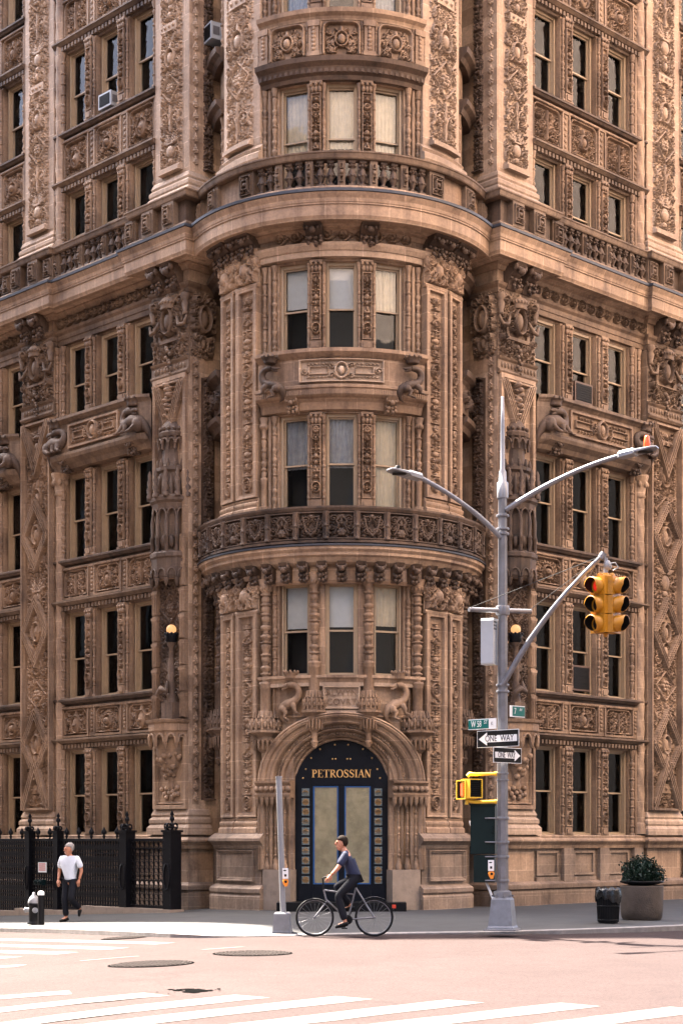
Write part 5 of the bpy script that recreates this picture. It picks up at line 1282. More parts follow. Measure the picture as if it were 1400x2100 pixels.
def serif_word(word, cap):
    """drawn roman capitals: thick stems, hairlines and serifs"""
    b = MB(); x = 0.0; st, hr, sf = 0.17, 0.055, 0.09
    def rect(x0, x1, z0, z1): b.box((x + x0) * cap, (x + x1) * cap, -0.012, 0.0, z0 * cap, z1 * cap)
    def foot(cx, w, z): rect(cx - w / 2, cx + w / 2, z, z + hr)
    def stem(x0): rect(x0, x0 + st, 0.0, 1.0); foot(x0 + st / 2, st + 2 * sf, -0.001); foot(x0 + st / 2, st + 2 * sf, 1 - hr + 0.001)
    def band(fn, n, wfn):
        P = [fn(k / n) for k in range(n + 1)]
        for k in range(n):
            (ax, az), (bx, bz) = P[k], P[k + 1]; d = Vector((bx - ax, bz - az)).normalized(); w0, w1 = wfn(k / n) / 2, wfn((k + 1) / n) / 2
            q = [(ax - d.y * w0, az + d.x * w0), (ax + d.y * w0, az - d.x * w0), (bx + d.y * w1, bz - d.x * w1), (bx - d.y * w1, bz + d.x * w1)]
            b.poly([((x + u) * cap, v * cap) for u, v in q], -0.012, 0.0)
    for ch in word:
        if ch in 'PR':
            stem(0.1); band(lambda t: (0.27 + 0.3 * math.sin(PI * t), 0.73 + 0.245 * math.cos(PI * t)), 12, lambda t: hr + 0.12 * math.sin(PI * t)); rect(0.25, 0.3, 0.475, 0.515); rect(0.25, 0.3, 0.955, 0.998)
            if ch == 'R': band(lambda t: (0.36 + 0.34 * t, 0.48 - 0.46 * t), 4, lambda t: 0.15); foot(0.72, 0.18, 0.0)
            x += 0.74 if ch == 'P' else 0.84
        elif ch == 'E':
            stem(0.08); rect(0.2, 0.66, 0.001, hr); rect(0.2, 0.62, 1 - hr, 0.999); rect(0.2, 0.48, 0.49, 0.54); rect(0.6, 0.66, 0, 0.25); rect(0.56, 0.62, 0.78, 1); rect(0.43, 0.48, 0.4, 0.63); x += 0.74
        elif ch == 'T':
            rect(0.26, 0.26 + st, 0, 1); foot(0.345, 0.36, -0.001); rect(0.0, 0.7, 1 - hr, 1.001); rect(0.0, 0.05, 0.76, 1); rect(0.65, 0.7, 0.76, 1); x += 0.76
        elif ch == 'O':
            band(lambda t: (0.42 + 0.35 * math.sin(2 * PI * t), 0.5 + 0.48 * math.cos(2 * PI * t)), 24, lambda t: hr + 0.13 * abs(math.sin(2 * PI * t))); x += 0.88
        elif ch == 'S':
            pts = [(0.56, 0.75), (0.5, 0.92), (0.32, 0.98), (0.14, 0.88), (0.13, 0.7), (0.28, 0.56), (0.46, 0.44), (0.56, 0.28), (0.5, 0.1), (0.32, 0.02), (0.14, 0.08), (0.07, 0.28)]
            def fs(t):
                u = t * (len(pts) - 1); i = min(int(u), len(pts) - 2); q = u - i; return (pts[i][0] * (1 - q) + pts[i + 1][0] * q, pts[i][1] * (1 - q) + pts[i + 1][1] * q)
            band(fs, 22, lambda t: hr + 0.13 * math.sin(PI * t) ** 2); rect(0.55, 0.6, 0.68, 0.95); rect(0.04, 0.09, 0.05, 0.32); x += 0.68
        elif ch == 'I': stem(0.12); x += 0.42
        elif ch == 'A':
            band(lambda t: (0.1 + 0.3 * t, t), 2, lambda t: hr); band(lambda t: (0.4 + 0.3 * t, 1 - t), 2, lambda t: st); rect(0.2, 0.58, 0.32, 0.37); foot(0.1, 0.24, -0.001); foot(0.7, 0.34, -0.001); x += 0.82
        elif ch == 'N':
            rect(0.1, 0.16, 0, 1); rect(0.66, 0.72, 0, 1); band(lambda t: (0.14 + 0.54 * t, 1 - t), 2, lambda t: st); foot(0.13, 0.26, -0.001); foot(0.69, 0.26, 1 - hr); x += 0.84
    return b, x * cap
wb, ww_ = serif_word('PETROSSIAN', 0.175)
me = wb.mesh('door_lettering'); me.transform(T(-ww_ / 2, 0.05, 2.965)); link('door_lettering', me, 'gold', door, dm @ Matrix.Scale(1.33 / ww_, 4, (1, 0, 0)))
b = MB(); b.box(-1.42, 1.42, -0.85, 0.3, -0.3, 0.19); part('door_step', b.mesh('door_step'), 'black', dm)
# added dark core so that no daylight crosses the house, and the storeys above the picture
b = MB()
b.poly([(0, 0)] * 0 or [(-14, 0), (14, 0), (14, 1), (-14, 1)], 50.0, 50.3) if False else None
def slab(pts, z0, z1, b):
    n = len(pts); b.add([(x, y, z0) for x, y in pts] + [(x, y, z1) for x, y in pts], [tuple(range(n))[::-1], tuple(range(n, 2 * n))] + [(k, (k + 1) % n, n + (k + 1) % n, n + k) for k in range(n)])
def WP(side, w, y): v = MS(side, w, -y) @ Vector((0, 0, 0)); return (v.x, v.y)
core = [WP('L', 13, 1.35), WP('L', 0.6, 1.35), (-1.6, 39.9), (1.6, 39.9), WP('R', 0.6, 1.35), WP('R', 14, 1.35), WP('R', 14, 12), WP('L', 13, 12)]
slab(core, -1, 26.5, b); part('light_block_core', b.mesh('light_block_core'), 'room', T(0, 0, 0))  # solid core added only to block light inside
b = MB(); slab(UPPER, 26.6, UPZ, b); part('upper_shadow_storeys', b.mesh('upper_shadow_storeys'), 'terra', T(0, 0, 0))  # unseen upper mass, set back to place its shadow edge on the street
# ================================================================== ground
def ground_grid(name, xs, ys, dz, mat):
    X, Y = np.meshgrid(xs, ys); Z = np.array([[ground_z(max(x, -16)) + dz for x in xs] for _ in ys]); nx, ny = len(xs), len(ys)
    i = (np.arange(ny - 1)[:, None] * nx + np.arange(nx - 1)[None, :]).ravel()
    b = MB(); b.add(np.stack([X, Y, Z], -1).reshape(-1, 3), np.stack([i, i + 1, i + nx + 1, i + nx], 1), True)
    return link(name, b.mesh(name), mat, None, Matrix(), kind='structure')
def asphalt():
    m, nt, b = new_mat('road_asphalt')
    pos = N(nt, 'ShaderNodeNewGeometry').outputs['Position']
    n1 = noise(nt, pos, 0.35, 6, 0.6); n2 = noise(nt, pos, 22, 5, 0.85); n3 = noise(nt, pos, 2.5, 6, 0.65)
    c = mixcol(nt, ramp(nt, n1, [(0.35, 0.0), (0.65, 1.0)]), ROADC, tuple(x * 1.18 for x in ROADC))
    c = mixcol(nt, 1.0, c, ramp(nt, n2, [(0.34, 0.45), (0.5, 1.0), (0.66, 1.3)]), 'MULTIPLY')
    c = mixcol(nt, 1.0, c, ramp(nt, n3, [(0.3, 0.9), (0.62, 1.06)]), 'MULTIPLY')
    vo = N(nt, 'ShaderNodeTexVoronoi', feature='DISTANCE_TO_EDGE'); vo.inputs['Scale'].default_value = 0.22
    nn = N(nt, 'ShaderNodeTexNoise'); nn.inputs['Scale'].default_value = 1.2; nn.inputs['Detail'].default_value = 5; L(nt, pos, nn.inputs['Vector'])
    ad = N(nt, 'ShaderNodeVectorMath', operation='ADD'); L(nt, pos, ad.inputs[0]); L(nt, nn.outputs['Color'], ad.inputs[1]); L(nt, ad.outputs[0], vo.inputs['Vector'])
    c = mixcol(nt, ramp(nt, vo.outputs['Distance'], [(0.0, 0.45), (0.004, 0.0)]), c, tuple(x * 0.5 for x in ROADC))
    L(nt, c, b.inputs['Base Color']); b.inputs['Roughness'].default_value = 0.85; b.inputs['Specular IOR Level'].default_value = 0.1
    bump(nt, b, n2, 0.4, 0.01); return m
M['road'] = asphalt()
def paving():
    m, nt, b = new_mat('pavement_concrete')
    pos = N(nt, 'ShaderNodeNewGeometry').outputs['Position']
    mp = N(nt, 'ShaderNodeMapping'); mp.inputs['Rotation'].default_value = (0, 0, rad(45)); L(nt, pos, mp.inputs[0])
    br = N(nt, 'ShaderNodeTexBrick'); br.offset = 0.0; L(nt, mp.outputs[0], br.inputs['Vector']); br.inputs['Scale'].default_value = 1
    br.inputs['Brick Width'].default_value = 1.5; br.inputs['Row Height'].default_value = 1.5; br.inputs['Mortar Size'].default_value = 0.012
    br.inputs['Color1'].default_value = (*[x * 0.93 for x in PAVEC], 1); br.inputs['Color2'].default_value = (*[x * 1.06 for x in PAVEC], 1); br.inputs['Mortar'].default_value = (*[x * 0.6 for x in PAVEC], 1)
    c = mixcol(nt, 1.0, br.outputs['Color'], ramp(nt, noise(nt, pos, 1.6, 7, 0.65), [(0.3, 0.78), (0.7, 1.15)]), 'MULTIPLY')
    c = mixcol(nt, 1.0, c, ramp(nt, noise(nt, pos, 40, 3, 0.6), [(0.3, 0.88), (0.7, 1.1)]), 'MULTIPLY')
    vo = N(nt, 'ShaderNodeTexVoronoi'); vo.inputs['Scale'].default_value = 3.0; L(nt, pos, vo.inputs['Vector'])
    c = mixcol(nt, ramp(nt, vo.outputs['Distance'], [(0.06, 0.7), (0.1, 0.0)]), c, tuple(x * 0.45 for x in PAVEC))
    L(nt, c, b.inputs['Base Color']); b.inputs['Roughness'].default_value = 0.85; return m
M['pave'] = paving()
def worn_paint():
    m, nt, b = new_mat('worn_road_paint')
    pos = N(nt, 'ShaderNodeNewGeometry').outputs['Position']
    f = ramp(nt, noise(nt, pos, 7, 6, 0.75), [(0.5, 0.0), (0.62, 0.75)])
    c = mixcol(nt, f, (0.052, 0.045, 0.040), tuple(x * 1.2 for x in ROADC)); L(nt, c, b.inputs['Base Color']); b.inputs['Roughness'].default_value = 0.7; return m
M['paint'] = worn_paint()
RZD = -0.13
ground_grid('road', np.concatenate([np.linspace(-220, -20, 12), np.arange(-18, 14, 1.0), np.linspace(16, 220, 12)]), np.concatenate([np.linspace(-150, -5, 8), np.arange(0, 60, 1.5), np.linspace(65, 260, 8)]), RZD, 'road')
KP = [(0, 1903, .09), (60, 1904, .09), (120, 1905.5, .09), (180, 1907.5, .09), (240, 1910, .085), (300, 1912.5, .08), (350, 1915, .07), (400, 1917.5, .05), (440, 1919.5, .03), (500, 1920, .015), (560, 1919, .012), (620, 1918, .012), (700, 1916.5, .012), (800, 1915, .012), (900, 1913.5, .02), (980, 1912.2, .035), (1060, 1910.5, .05), (1150, 1908, .07), (1250, 1904.5, .08), (1330, 1901.5, .09), (1400, 1898.5, .09)]
K = [(on_ground(px, py, RZD + h), h) for px, py, h in KP]
p0, p1 = K[0][0], K[-1][0]
ext = lambda p, ux, uy, s: Vector((p.x + ux * s, p.y + uy * s, ground_z(max(p.x + ux * s, -16)) + RZD + 0.09))
K = [(ext(p0, -.6997, .7145, s), .09) for s in (40, 20, 10, 5, 2)] + K + [(ext(p1, .7145, .6997, s), .09) for s in (2, 5, 10, 20, 40)]
b = MB(); V, F = [], []; rows = [(0.0, None), (0.16, 0.012), (1.6, None), (4.0, None), (9.0, None), (14, None)]
n = len(K)
def inward(j):
    a, c = K[max(0, j - 1)][0], K[min(n - 1, j + 1)][0]; d = (c - a); d.z = 0; d.normalize(); return Vector((-d.y, d.x, 0))
jl, jr = 13, len(K) - 10          # kerb points where the corner begins and ends
def back(j):
    if j < jl: a, c = K[0][0], K[jl][0]; t = (K[j][0] - a).length / (c - a).length; return Vector((-22.0, 62.0, 0)).lerp(Vector((-2.5, 42.0, 0)), t)
    if j > jr: a, c = K[jr][0], K[-1][0]; t = (K[j][0] - a).length / (c - a).length; return Vector((2.5, 42.0, 0)).lerp(Vector((24.0, 63.0, 0)), t)
    return Vector((-2.5 + 5.0 * (j - jl) / (jr - jl), 42.0, 0))
for fr in (0.0, 0.06, 0.12, 0.25, 0.4, 0.6, 0.8, 1.0):
    for j, (p, h) in enumerate(K):
        q = Vector((p.x, p.y, 0)).lerp(back(j), fr); z = ground_z(max(q.x, -16)); t = min(1.0, fr / 0.12)
        V.append((q.x, q.y, p.z * (1 - t) + z * t))
rows = range(8)
F = [(r * n + j, r * n + j + 1, (r + 1) * n + j + 1, (r + 1) * n + j) for r in range(len(rows) - 1) for j in range(n - 1)]
b.add(V, F, True); link('sidewalk', b.mesh('sidewalk'), 'pave', None, Matrix(), kind='structure')
b = MB(); V = []
for j, (p, h) in enumerate(K):
    d = inward(j); a = p + d * 0.0; c = p + d * 0.17
    V += [(a.x, a.y, p.z - h - 0.08), (a.x, a.y, p.z + 0.002), (a.x + d.x * .01, a.y + d.y * .01, p.z + 0.008), (c.x, c.y, p.z + (ground_z(c.x) - p.z) * 0.11 + 0.008)]
b.add(V, [(4 * j + k, 4 * j + 4 + k, 4 * j + 5 + k, 4 * j + 1 + k) for j in range(n - 1) for k in range(3)]); link('kerb', b.mesh('kerb'), 'kerb', None, Matrix(), kind='structure')

def stripe(p, q, wd, extend=0.0):
    a, c = on_ground(*p, RZD), on_ground(*q, RZD); d = (c - a); d.z = 0; d.normalize(); c = c + d * extend; s = Vector((-d.y, d.x, 0)) * wd / 2
    b = MB(); qs = random.Random(int(p[0])); m = 14; V = []
    for k in range(m + 1):
        o = a.lerp(c, k / m)
        for sg in (-1, 1):
            e = s * sg * (1 + qs.uniform(-.07, .07)); V.append((o.x + e.x, o.y + e.y, ground_z(o.x + e.x) + RZD + 0.004))
    f = [(2 * k, 2 * k + 1, 2 * k + 3, 2 * k + 2) for k in range(m)]
    if (s.cross(d)).z > 0: f = [x[::-1] for x in f]
    b.add(V, [x[::-1] for x in f]); link('crosswalk_stripe', b.mesh('crosswalk_stripe'), 'paint', None, Matrix(), kind='structure')
for p, q in (((145, 2035.5), (0, 2046)), ((322, 2039.5), (0, 2072)), ((518, 2043.5), (90, 2092)), ((728, 2046.5), (330, 2090)), ((953, 2053.5), (640, 2090)), ((1190, 2060.5), (950, 2088)), ((1420, 2069), (1240, 2092))): stripe(p, q, 0.52, 3.0)
for p, q in (((340, 1935.5), (0, 1927)), ((245, 1946), (0, 1939)), ((140, 1955.5), (0, 1952)), ((24, 1964.5), (-60, 1963)), ((44, 1981), (-60, 1985))): stripe(p, q, 0.42, 2.0)
b = MB(); stripe((285, 1961), (165, 1971), 0.1); stripe((500, 1942), (415, 1948), 0.1)

def disc_thing(px, py, r, label):
    c = on_ground(px, py, RZD); t = thing('manhole_cover', (c.x, c.y, c.z), label, 'manhole cover')
    b = MB(); q = random.Random(px)
    sl = -0.06 if c.x < -3 else -0.02
    def P(x, y, z): return (x, y, z + 0.006 + ground_z(c.x + x) - ground_z(c.x))
    def rg(r0, r1, z0, z1, n=28):
        v = [P(rr * math.cos(2 * PI * k / n), rr * math.sin(2 * PI * k / n), z) for rr, z in ((r0, z0), (r1, z1)) for k in range(n)]
        b.add(v, [(k, n + k, n + (k + 1) % n, (k + 1) % n)[::-1] for k in range(n)])
    rg(r * 0.94, r, 0.004, 0.0)
    link('cover_rim', b.mesh('cover_rim'), 'hole', t, T(*c)); b = MB()
    rg(0.0, r * 0.94, 0.003, 0.004)
    for i in range(-12, 13):
        for j in range(-12, 13):
            x, y = (i + q.uniform(-.1, .1)) * r / 10.5, (j + q.uniform(-.1, .1)) * r / 10.5
            if x * x + y * y < (0.9 * r) ** 2:
                s = r * 0.033; z = 0.012; o = P(x, y, 0)[2] - 0.006
                b.box(x - s, x + s, y - s, y + s, o + 0.004, o + z + 0.006)
    link('cover_plate', b.mesh('cover_plate'), 'cover', t, T(*c))
M['hole'] = plain('broken_asphalt', (0.004, 0.004, 0.004), 0.95, 0, 0.4, 30, spec=0.0)
M['cover'] = plain('worn_cast_iron', (0.023, 0.017, 0.0155), 0.8, 0.0, 0.3, 12, spec=0.1)
disc_thing(310, 1977, 0.6, 'round worn studded manhole cover left of the pothole, nearer of two large covers')
disc_thing(518, 1955.5, 0.6, 'round worn studded manhole cover in the road in front of the thin pole')
disc_thing(255, 1924, 0.42, 'small round manhole cover on the road by the left kerb')
c = on_ground(400, 2033, RZD); b = MB(); q = random.Random(6)
def blob(cx, cy, rx, ry, n=16, dz=0.006):
    v = [(cx, cy, ground_z(cx) + RZD + dz)] + [(cx + rx * math.cos(a) * (1 + q.uniform(-.35, .25)), cy + ry * math.sin(a) * (1 + q.uniform(-.35, .3)), ground_z(cx + rx * math.cos(a)) + RZD + dz) for a in np.linspace(0, 2 * PI, n, endpoint=False)]
    b.add(v, [(0, 1 + k, 1 + (k + 1) % n) for k in range(n)])
blob(c.x, c.y, 0.14, 0.22); blob(c.x - 0.2, c.y + 0.12, 0.06, 0.1); blob(c.x + 0.16, c.y + 0.05, 0.05, 0.08); blob(c.x - 0.1, c.y + 0.25, 0.09, 0.06); blob(c.x + 0.25, c.y + 0.25, 0.03, 0.05); blob(c.x - 0.3, c.y + 0.22, 0.04, 0.05)
for k in range(18): blob(c.x + q.gauss(0, .2), c.y + q.gauss(0.05, .15), q.uniform(.01, .03), q.uniform(.01, .04), 6)
link('pothole', b.mesh('pothole'), 'hole', None, Matrix(), kind='structure') if M.setdefault('hole', plain('broken_asphalt', (0.012, 0.011, 0.01), 0.95, 0, 0.4, 30)) else None

# ================================================================== street furniture
DP = 29.66
GP = on_ground(1030, 1906, 0); GP = Vector((2.83, 29.66, ground_z(2.83)))
def A(px, py, dd=0.0): return at_depth(px, py, DP + dd)
pole = thing('street_lamp', GP, 'tall grey steel corner pole with two curved lamp arms and a diagonal signal arm', 'street lamp')
pm = T(*GP)
def rel(v): return tuple(v - GP)
b = MB(); zt = A(1030, 1020).z - GP.z
b.lathe([(0.105, 0.5), (0.1, 2.0), (0.078, zt)], 0, 0, 8, rad(22.5), rad(382.5), False)
for py in (1058, 1085, 1095, 1405, 1418): 
    z = A(1030, py).z - GP.z; b.lathe([(0.11, z - 0.02), (0.115, z), (0.11, z + 0.02)], 0, 0, 12)
for py in (1586, 1600): 
    z = A(1030, py).z - GP.z; b.lathe([(0.104, z - 0.012), (0.107, z), (0.104, z + 0.012)], 0, 0, 12)
for py in (1678, 1727, 1757, 1806):
    z = A(1030, py).z - GP.z; b.lathe([(0.112, z - 0.025), (0.118, z), (0.112, z + 0.025)], 0, 0, 12); b.tube([(-0.1, 0.0, z), (-0.3, 0.06, z)], 0.015, 6)
link('pole_shaft', b.mesh('pole_shaft'), 'steel', pole, pm)
b = MB(); b.lathe([(0.33, 0), (0.325, 0.03), (0.30, 0.06), (0.24, 0.52), (0.2, 0.56), (0.12, 0.56)], 0, 0, 4, rad(28), rad(388), False); b.lathe([(0.16, 0.56), (0.16, 0.66), (0.11, 0.68)], 0, 0, 8, smooth=False)
b.lathe([(0.4, -0.02), (0.4, 0.0), (0.34, 0.012)], 0, 0, 4, rad(28), rad(388), False)
for k in range(8): b.lathe([(0.02, 0), (0.02, 0.03)], 0.18 * math.cos(k * PI / 4), 0.18 * math.sin(k * PI / 4), 6, cz=0.57)
link('pole_base', b.mesh('pole_base'), 'steel', pole, pm)
b = MB(); zz_ = lambda y: A(1030, y).z - GP.z
b.lathe([(0.095, zz_(1022)), (0.1, zz_(1018)), (0.1, zz_(990)), (0.07, zz_(988)), (0.065, zz_(968)), (0.04, zz_(962)), (0.035, zz_(870)), (0.024, zz_(814)), (0.0, zz_(813))], 0, 0, 12)
link('antenna', b.mesh('antenna'), 'silver', pole, pm)
def curve3(p, q, r, n=14):
    return [tuple((Vector(p) * (1 - t) ** 2 + Vector(q) * 2 * t * (1 - t) + Vector(r) * t * t)) for t in np.linspace(0, 1, n)]
def lamp_head(tip, base, orange):
    d = (Vector(tip) - Vector(base)); L_ = d.length; d.normalize(); s = d.cross(Vector((0, 0, 1))).normalized(); u = s.cross(d)
    b = MB(); sec = [(0.0, 0.05, 0.05), (0.06, 0.11, 0.07), (0.42, 0.13, 0.065), (0.46, 0.16, 0.04), (0.9, 0.15, 0.025), (1.0, 0.09, 0.015)]; V = []
    for t, w_, h_ in sec:
        o = Vector(base) + d * (L_ * t)
        for x, z in ((-1, -.6), (1, -.6), (1, .3), (.6, 1), (-.6, 1), (-1, .3)): V.append(tuple(o + s * x * w_ + u * z * h_))
    m = 6; b.add(V, [(i * m + k, i * m + (k + 1) % m, (i + 1) * m + (k + 1) % m, (i + 1) * m + k) for i in range(len(sec) - 1) for k in range(m)]); b.add(V[:6], [tuple(range(6))[::-1]]); b.add(V[-6:], [tuple(range(6))])
    o = link('lamp_head', b.mesh('lamp_head'), 'silver', pole, pm); b = MB()
    p = Vector(base) + d * (L_ * 0.74) + u * 0.02
    if orange: b.lathe([(0.05, 0), (0.058, 0.05), (0.045, 0.2), (0.03, 0.22), (0.0, 0.225)], p.x, p.y, 10, cz=p.z)
    else: b.lathe([(0.05, 0), (0.05, 0.07), (0.03, 0.08)], p.x, p.y, 10, cz=p.z)
    link('photocell', b.mesh('photocell'), 'redlamp' if orange else 'black', o, pm)
    p = Vector(base) + d * (L_ * 0.68) - u * 0.028; b = MB(); b.box(p.x - 0.12, p.x + 0.12, p.y - 0.08, p.y + 0.08, p.z - 0.012, p.z); link('lens', b.mesh('lens'), 'black', o, pm)
M['redlamp'] = plain('orange_red_photocell', (0.9, 0.10, 0.02), 0.3)
lb, lt = rel(A(864, 981, -0.5)), rel(A(797, 962, -0.8)); b = MB(); b.tube(curve3(rel(A(1026, 1102, -.05)), rel(A(960, 1030, -0.25)), lb), [0.048] * 6 + [0.042] * 8, 8); link('lamp_arm', b.mesh('lamp_arm'), 'steel', pole, pm); lamp_head(lt, lb, False)
rb, rt = rel(A(1266, 936, -0.5)), rel(A(1347, 917, -0.8)); b = MB(); b.tube(curve3(rel(A(1036, 1046, -.05)), rel(A(1160, 965, -0.25)), rb), [0.048] * 6 + [0.042] * 8, 8); link('lamp_arm', b.mesh('lamp_arm'), 'steel', pole, pm); lamp_head(rt, rb, True)
tipw = A(1234, 1140, -0.6); b = MB(); b.tube(curve3(rel(A(1032, 1402, -.08)), rel(A(1110, 1255, -0.4)), rel(tipw)), [0.05] * 5 + [0.045] * 5 + [0.04] * 4, 10)
t_ = rel(tipw); b.tube([(t_[0] - .03, t_[1], t_[2] - .05), (t_[0] + .03, t_[1], t_[2] + .05)], 0.06, 10); b.ball(t_, 0.065, 10, 8)
link('signal_arm', b.mesh('signal_arm'), 'steel', pole, pm)
b = MB(); ca, cb = rel(A(961, 1250, -.35)), rel(A(1088, 1254, .25)); b.tube([ca, cb], 0.042, 10); z = A(1030, 1252).z - GP.z; b.lathe([(0.115, z - .08), (0.125, z - .05), (0.125, z + .05), (0.115, z + .08)], 0, 0, 12); link('cross_bar', b.mesh('cross_bar'), 'steel', pole, pm)
for e in (ca, cb):
    b = MB(); p = (e[0] * 0.97, e[1], e[2] + 0.03); b.tube([p, rel(tipw)], 0.006, 5); link('guy_wire', b.mesh('guy_wire'), 'wire', pole, pm)

# hanging signal, two heads
sgp = A(1241, 1242, -0.62); sig = thing('traffic_signal', sgp, 'yellow two-way traffic signal hanging from the diagonal pole arm, red lit', 'traffic signal'); sm = T(*sgp)
b = MB(); b.lathe([(0.035, 0.5), (0.035, 0.82)], 0, 0, 10); b.lathe([(0.05, 0.62), (0.075, 0.66), (0.06, 0.74), (0.03, 0.78)], 0.03, 0, 10); b.tube([(0.06, 0, 0.72), (0.16, 0, 0.74), (0.22, 0, 0.66), (0.12, 0, 0.6)], 0.012, 6); link('hanger', b.mesh('hanger'), 'silver', sig, sm)
b = MB(); b.lathe([(0.08, 0.455), (0.13, 0.46), (0.13, 0.5), (0.08, 0.53), (0.05, 0.56)], 0, 0, 10)
for s in (-1, 1): b.lathe([(0.05, 0.46), (0.06, 0.54), (0.03, 0.56)], s * 0.1, -0.02, 8)
b.box(-0.025, 0.025, -0.05, 0.03, -0.5, 0.46); b.lathe([(0.02, -0.54), (0.05, -0.5), (0.05, -0.48)], 0, 0, 8); link('signal_crown', b.mesh('signal_crown'), 'yellow', sig, sm)
for yaw, lit in ((-52, True), (56, False)):
    hm = sm @ RZ(rad(yaw)) @ T(0, -0.02, 0); b = MB()
    for z in (-0.325, 0, 0.325): b.box(-0.155, 0.155, -0.17, 0.0, z - 0.155, z + 0.155); b.box(-0.162, 0.162, -0.185, -0.16, z - 0.16, z + 0.16)
    hd = link('signal_head', b.mesh('signal_head'), 'yellow', sig, hm)
    for z in (-0.325, 0, 0.325):
        b = MB(); sg_ = 20; V = []
        for y, r in ((-0.18, 0.143), (-0.37, 0.139), (-0.37, 0.131), (-0.17, 0.134)):
            for k in range(sg_):
                a = 2 * PI * k / sg_; V.append((r * math.cos(a), y + (0.09 * max(0, -math.sin(a)) if y < -0.3 else 0), z + r * math.sin(a)))
        b.add(V[:3 * sg_], [(i * sg_ + k, (i + 1) * sg_ + k, (i + 1) * sg_ + (k + 1) % sg_, i * sg_ + (k + 1) % sg_) for i in (0, 1) for k in range(sg_)], True)
        b.mat = 1; b.add(V[2 * sg_:], [(k, sg_ + k, sg_ + (k + 1) % sg_, (k + 1) % sg_) for k in range(sg_)], True)
        v = link('visor', b.mesh('visor'), ['yellow', 'black'], hd, hm)
        b = MB(); b.ball((0, -0.17, z), 0.12, 14, 8, sy=0.25); link('lens', b.mesh('lens'), 'bulbred' if (lit and z > 0) else 'ink', v, hm)

# signs
def sign_board(px, py, dd, yaw, w, h, mats, name, label, cat='sign', group=None):
    p = A(px, py, dd); t = thing(name, p, label, cat, group, rad(yaw)); m = T(*p) @ RZ(rad(yaw))
    b = MB(); b.cbox(0, 0, w, h, 0.0, 0.006); b.box(-0.02, 0.02, 0.006, 0.06, -h * 0.3, h * 0.3); link('sign_plate', b.mesh('sign_plate'), mats, t, m); return t, m
def put_text(t, m, body, size, x, z, mat, sx=1.0, name='lettering'):
    me = text_mesh(body, size, 0.0015, 'CENTER', sx); link(name, me, mat, t, m @ T(x, -0.004, z))
def arrow_sign(px, py, dd, yaw, w, h, sgn, label):
    t, m = sign_board(px, py, dd, yaw, w, h, 'white', 'one_way_sign', label, 'sign', 'one way signs')
    b = MB(); b.cbox(0, 0, w - 0.02, h - 0.02, -0.003, 0.0); link('sign_face', b.mesh('sign_face'), 'ink', t, m)
    hw, hh = w / 2 - 0.04, h / 2 - 0.035; hd = w * 0.2
    P = [(-hw, 0), (-hw + hd, hh), (-hw + hd, hh * 0.52), (hw, hh * 0.52), (hw, -hh * 0.52), (-hw + hd, -hh * 0.52), (-hw + hd, -hh)]
    if sgn > 0: P = [(-x, z) for x, z in P][::-1]
    b = MB(); b.poly(P, -0.006, -0.002); link('arrow', b.mesh('arrow'), 'white', t, m)
    me = text_mesh('ONE  WAY', 0.155 * h / 0.3, 0.0015, 'CENTER', 0.8 * w / 0.9); link('lettering', me, 'ink', t, m @ T(-sgn * w * 0.04, -0.008, 0.0))
arrow_sign(1020, 1514.5, -0.13, -43, 0.92, 0.3, -1, 'black one way sign with white arrow pointing left, above the other')
arrow_sign(1040, 1549, -0.16, 43, 0.74, 0.27, 1, 'black one way sign with white arrow pointing right, below the other')
t, m = sign_board(988, 1485, 0.1, -43, 0.62, 0.185, 'white', 'street_sign', 'green W 58 ST street sign on the left of the grey pole', group='street name signs')
b = MB(); b.box(-0.31, 0.145, -0.003, 0.0, -0.078, 0.078); link('sign_face', b.mesh('sign_face'), 'signgreen', t, m); put_text(t, m, 'W 58', 0.16, -0.13, 0.0, 'white', 0.62); put_text(t, m, 'ST', 0.09, 0.08, 0.03, 'white', 0.8)
b = MB(); b.lathe([(0.04, 0), (0.05, 0.001)], 0, 0, 8); put_text(t, m, 'K', 0.09, 0.22, 0.0, 'steel', 0.8)
t, m = sign_board(1060, 1459, 0.12, 43, 0.4, 0.2, 'white', 'street_sign', 'dark green 7 AV street sign on the right of the grey pole', group='street name signs')
b = MB(); b.box(-0.13, 0.195, -0.003, 0.0, -0.085, 0.085); link('sign_face', b.mesh('sign_face'), 'signgreen', t, m); put_text(t, m, '7', 0.15, -0.06, 0.0, 'white', 0.7); put_text(t, m, 'AV', 0.07, 0.09, 0.03, 'white', 0.8)

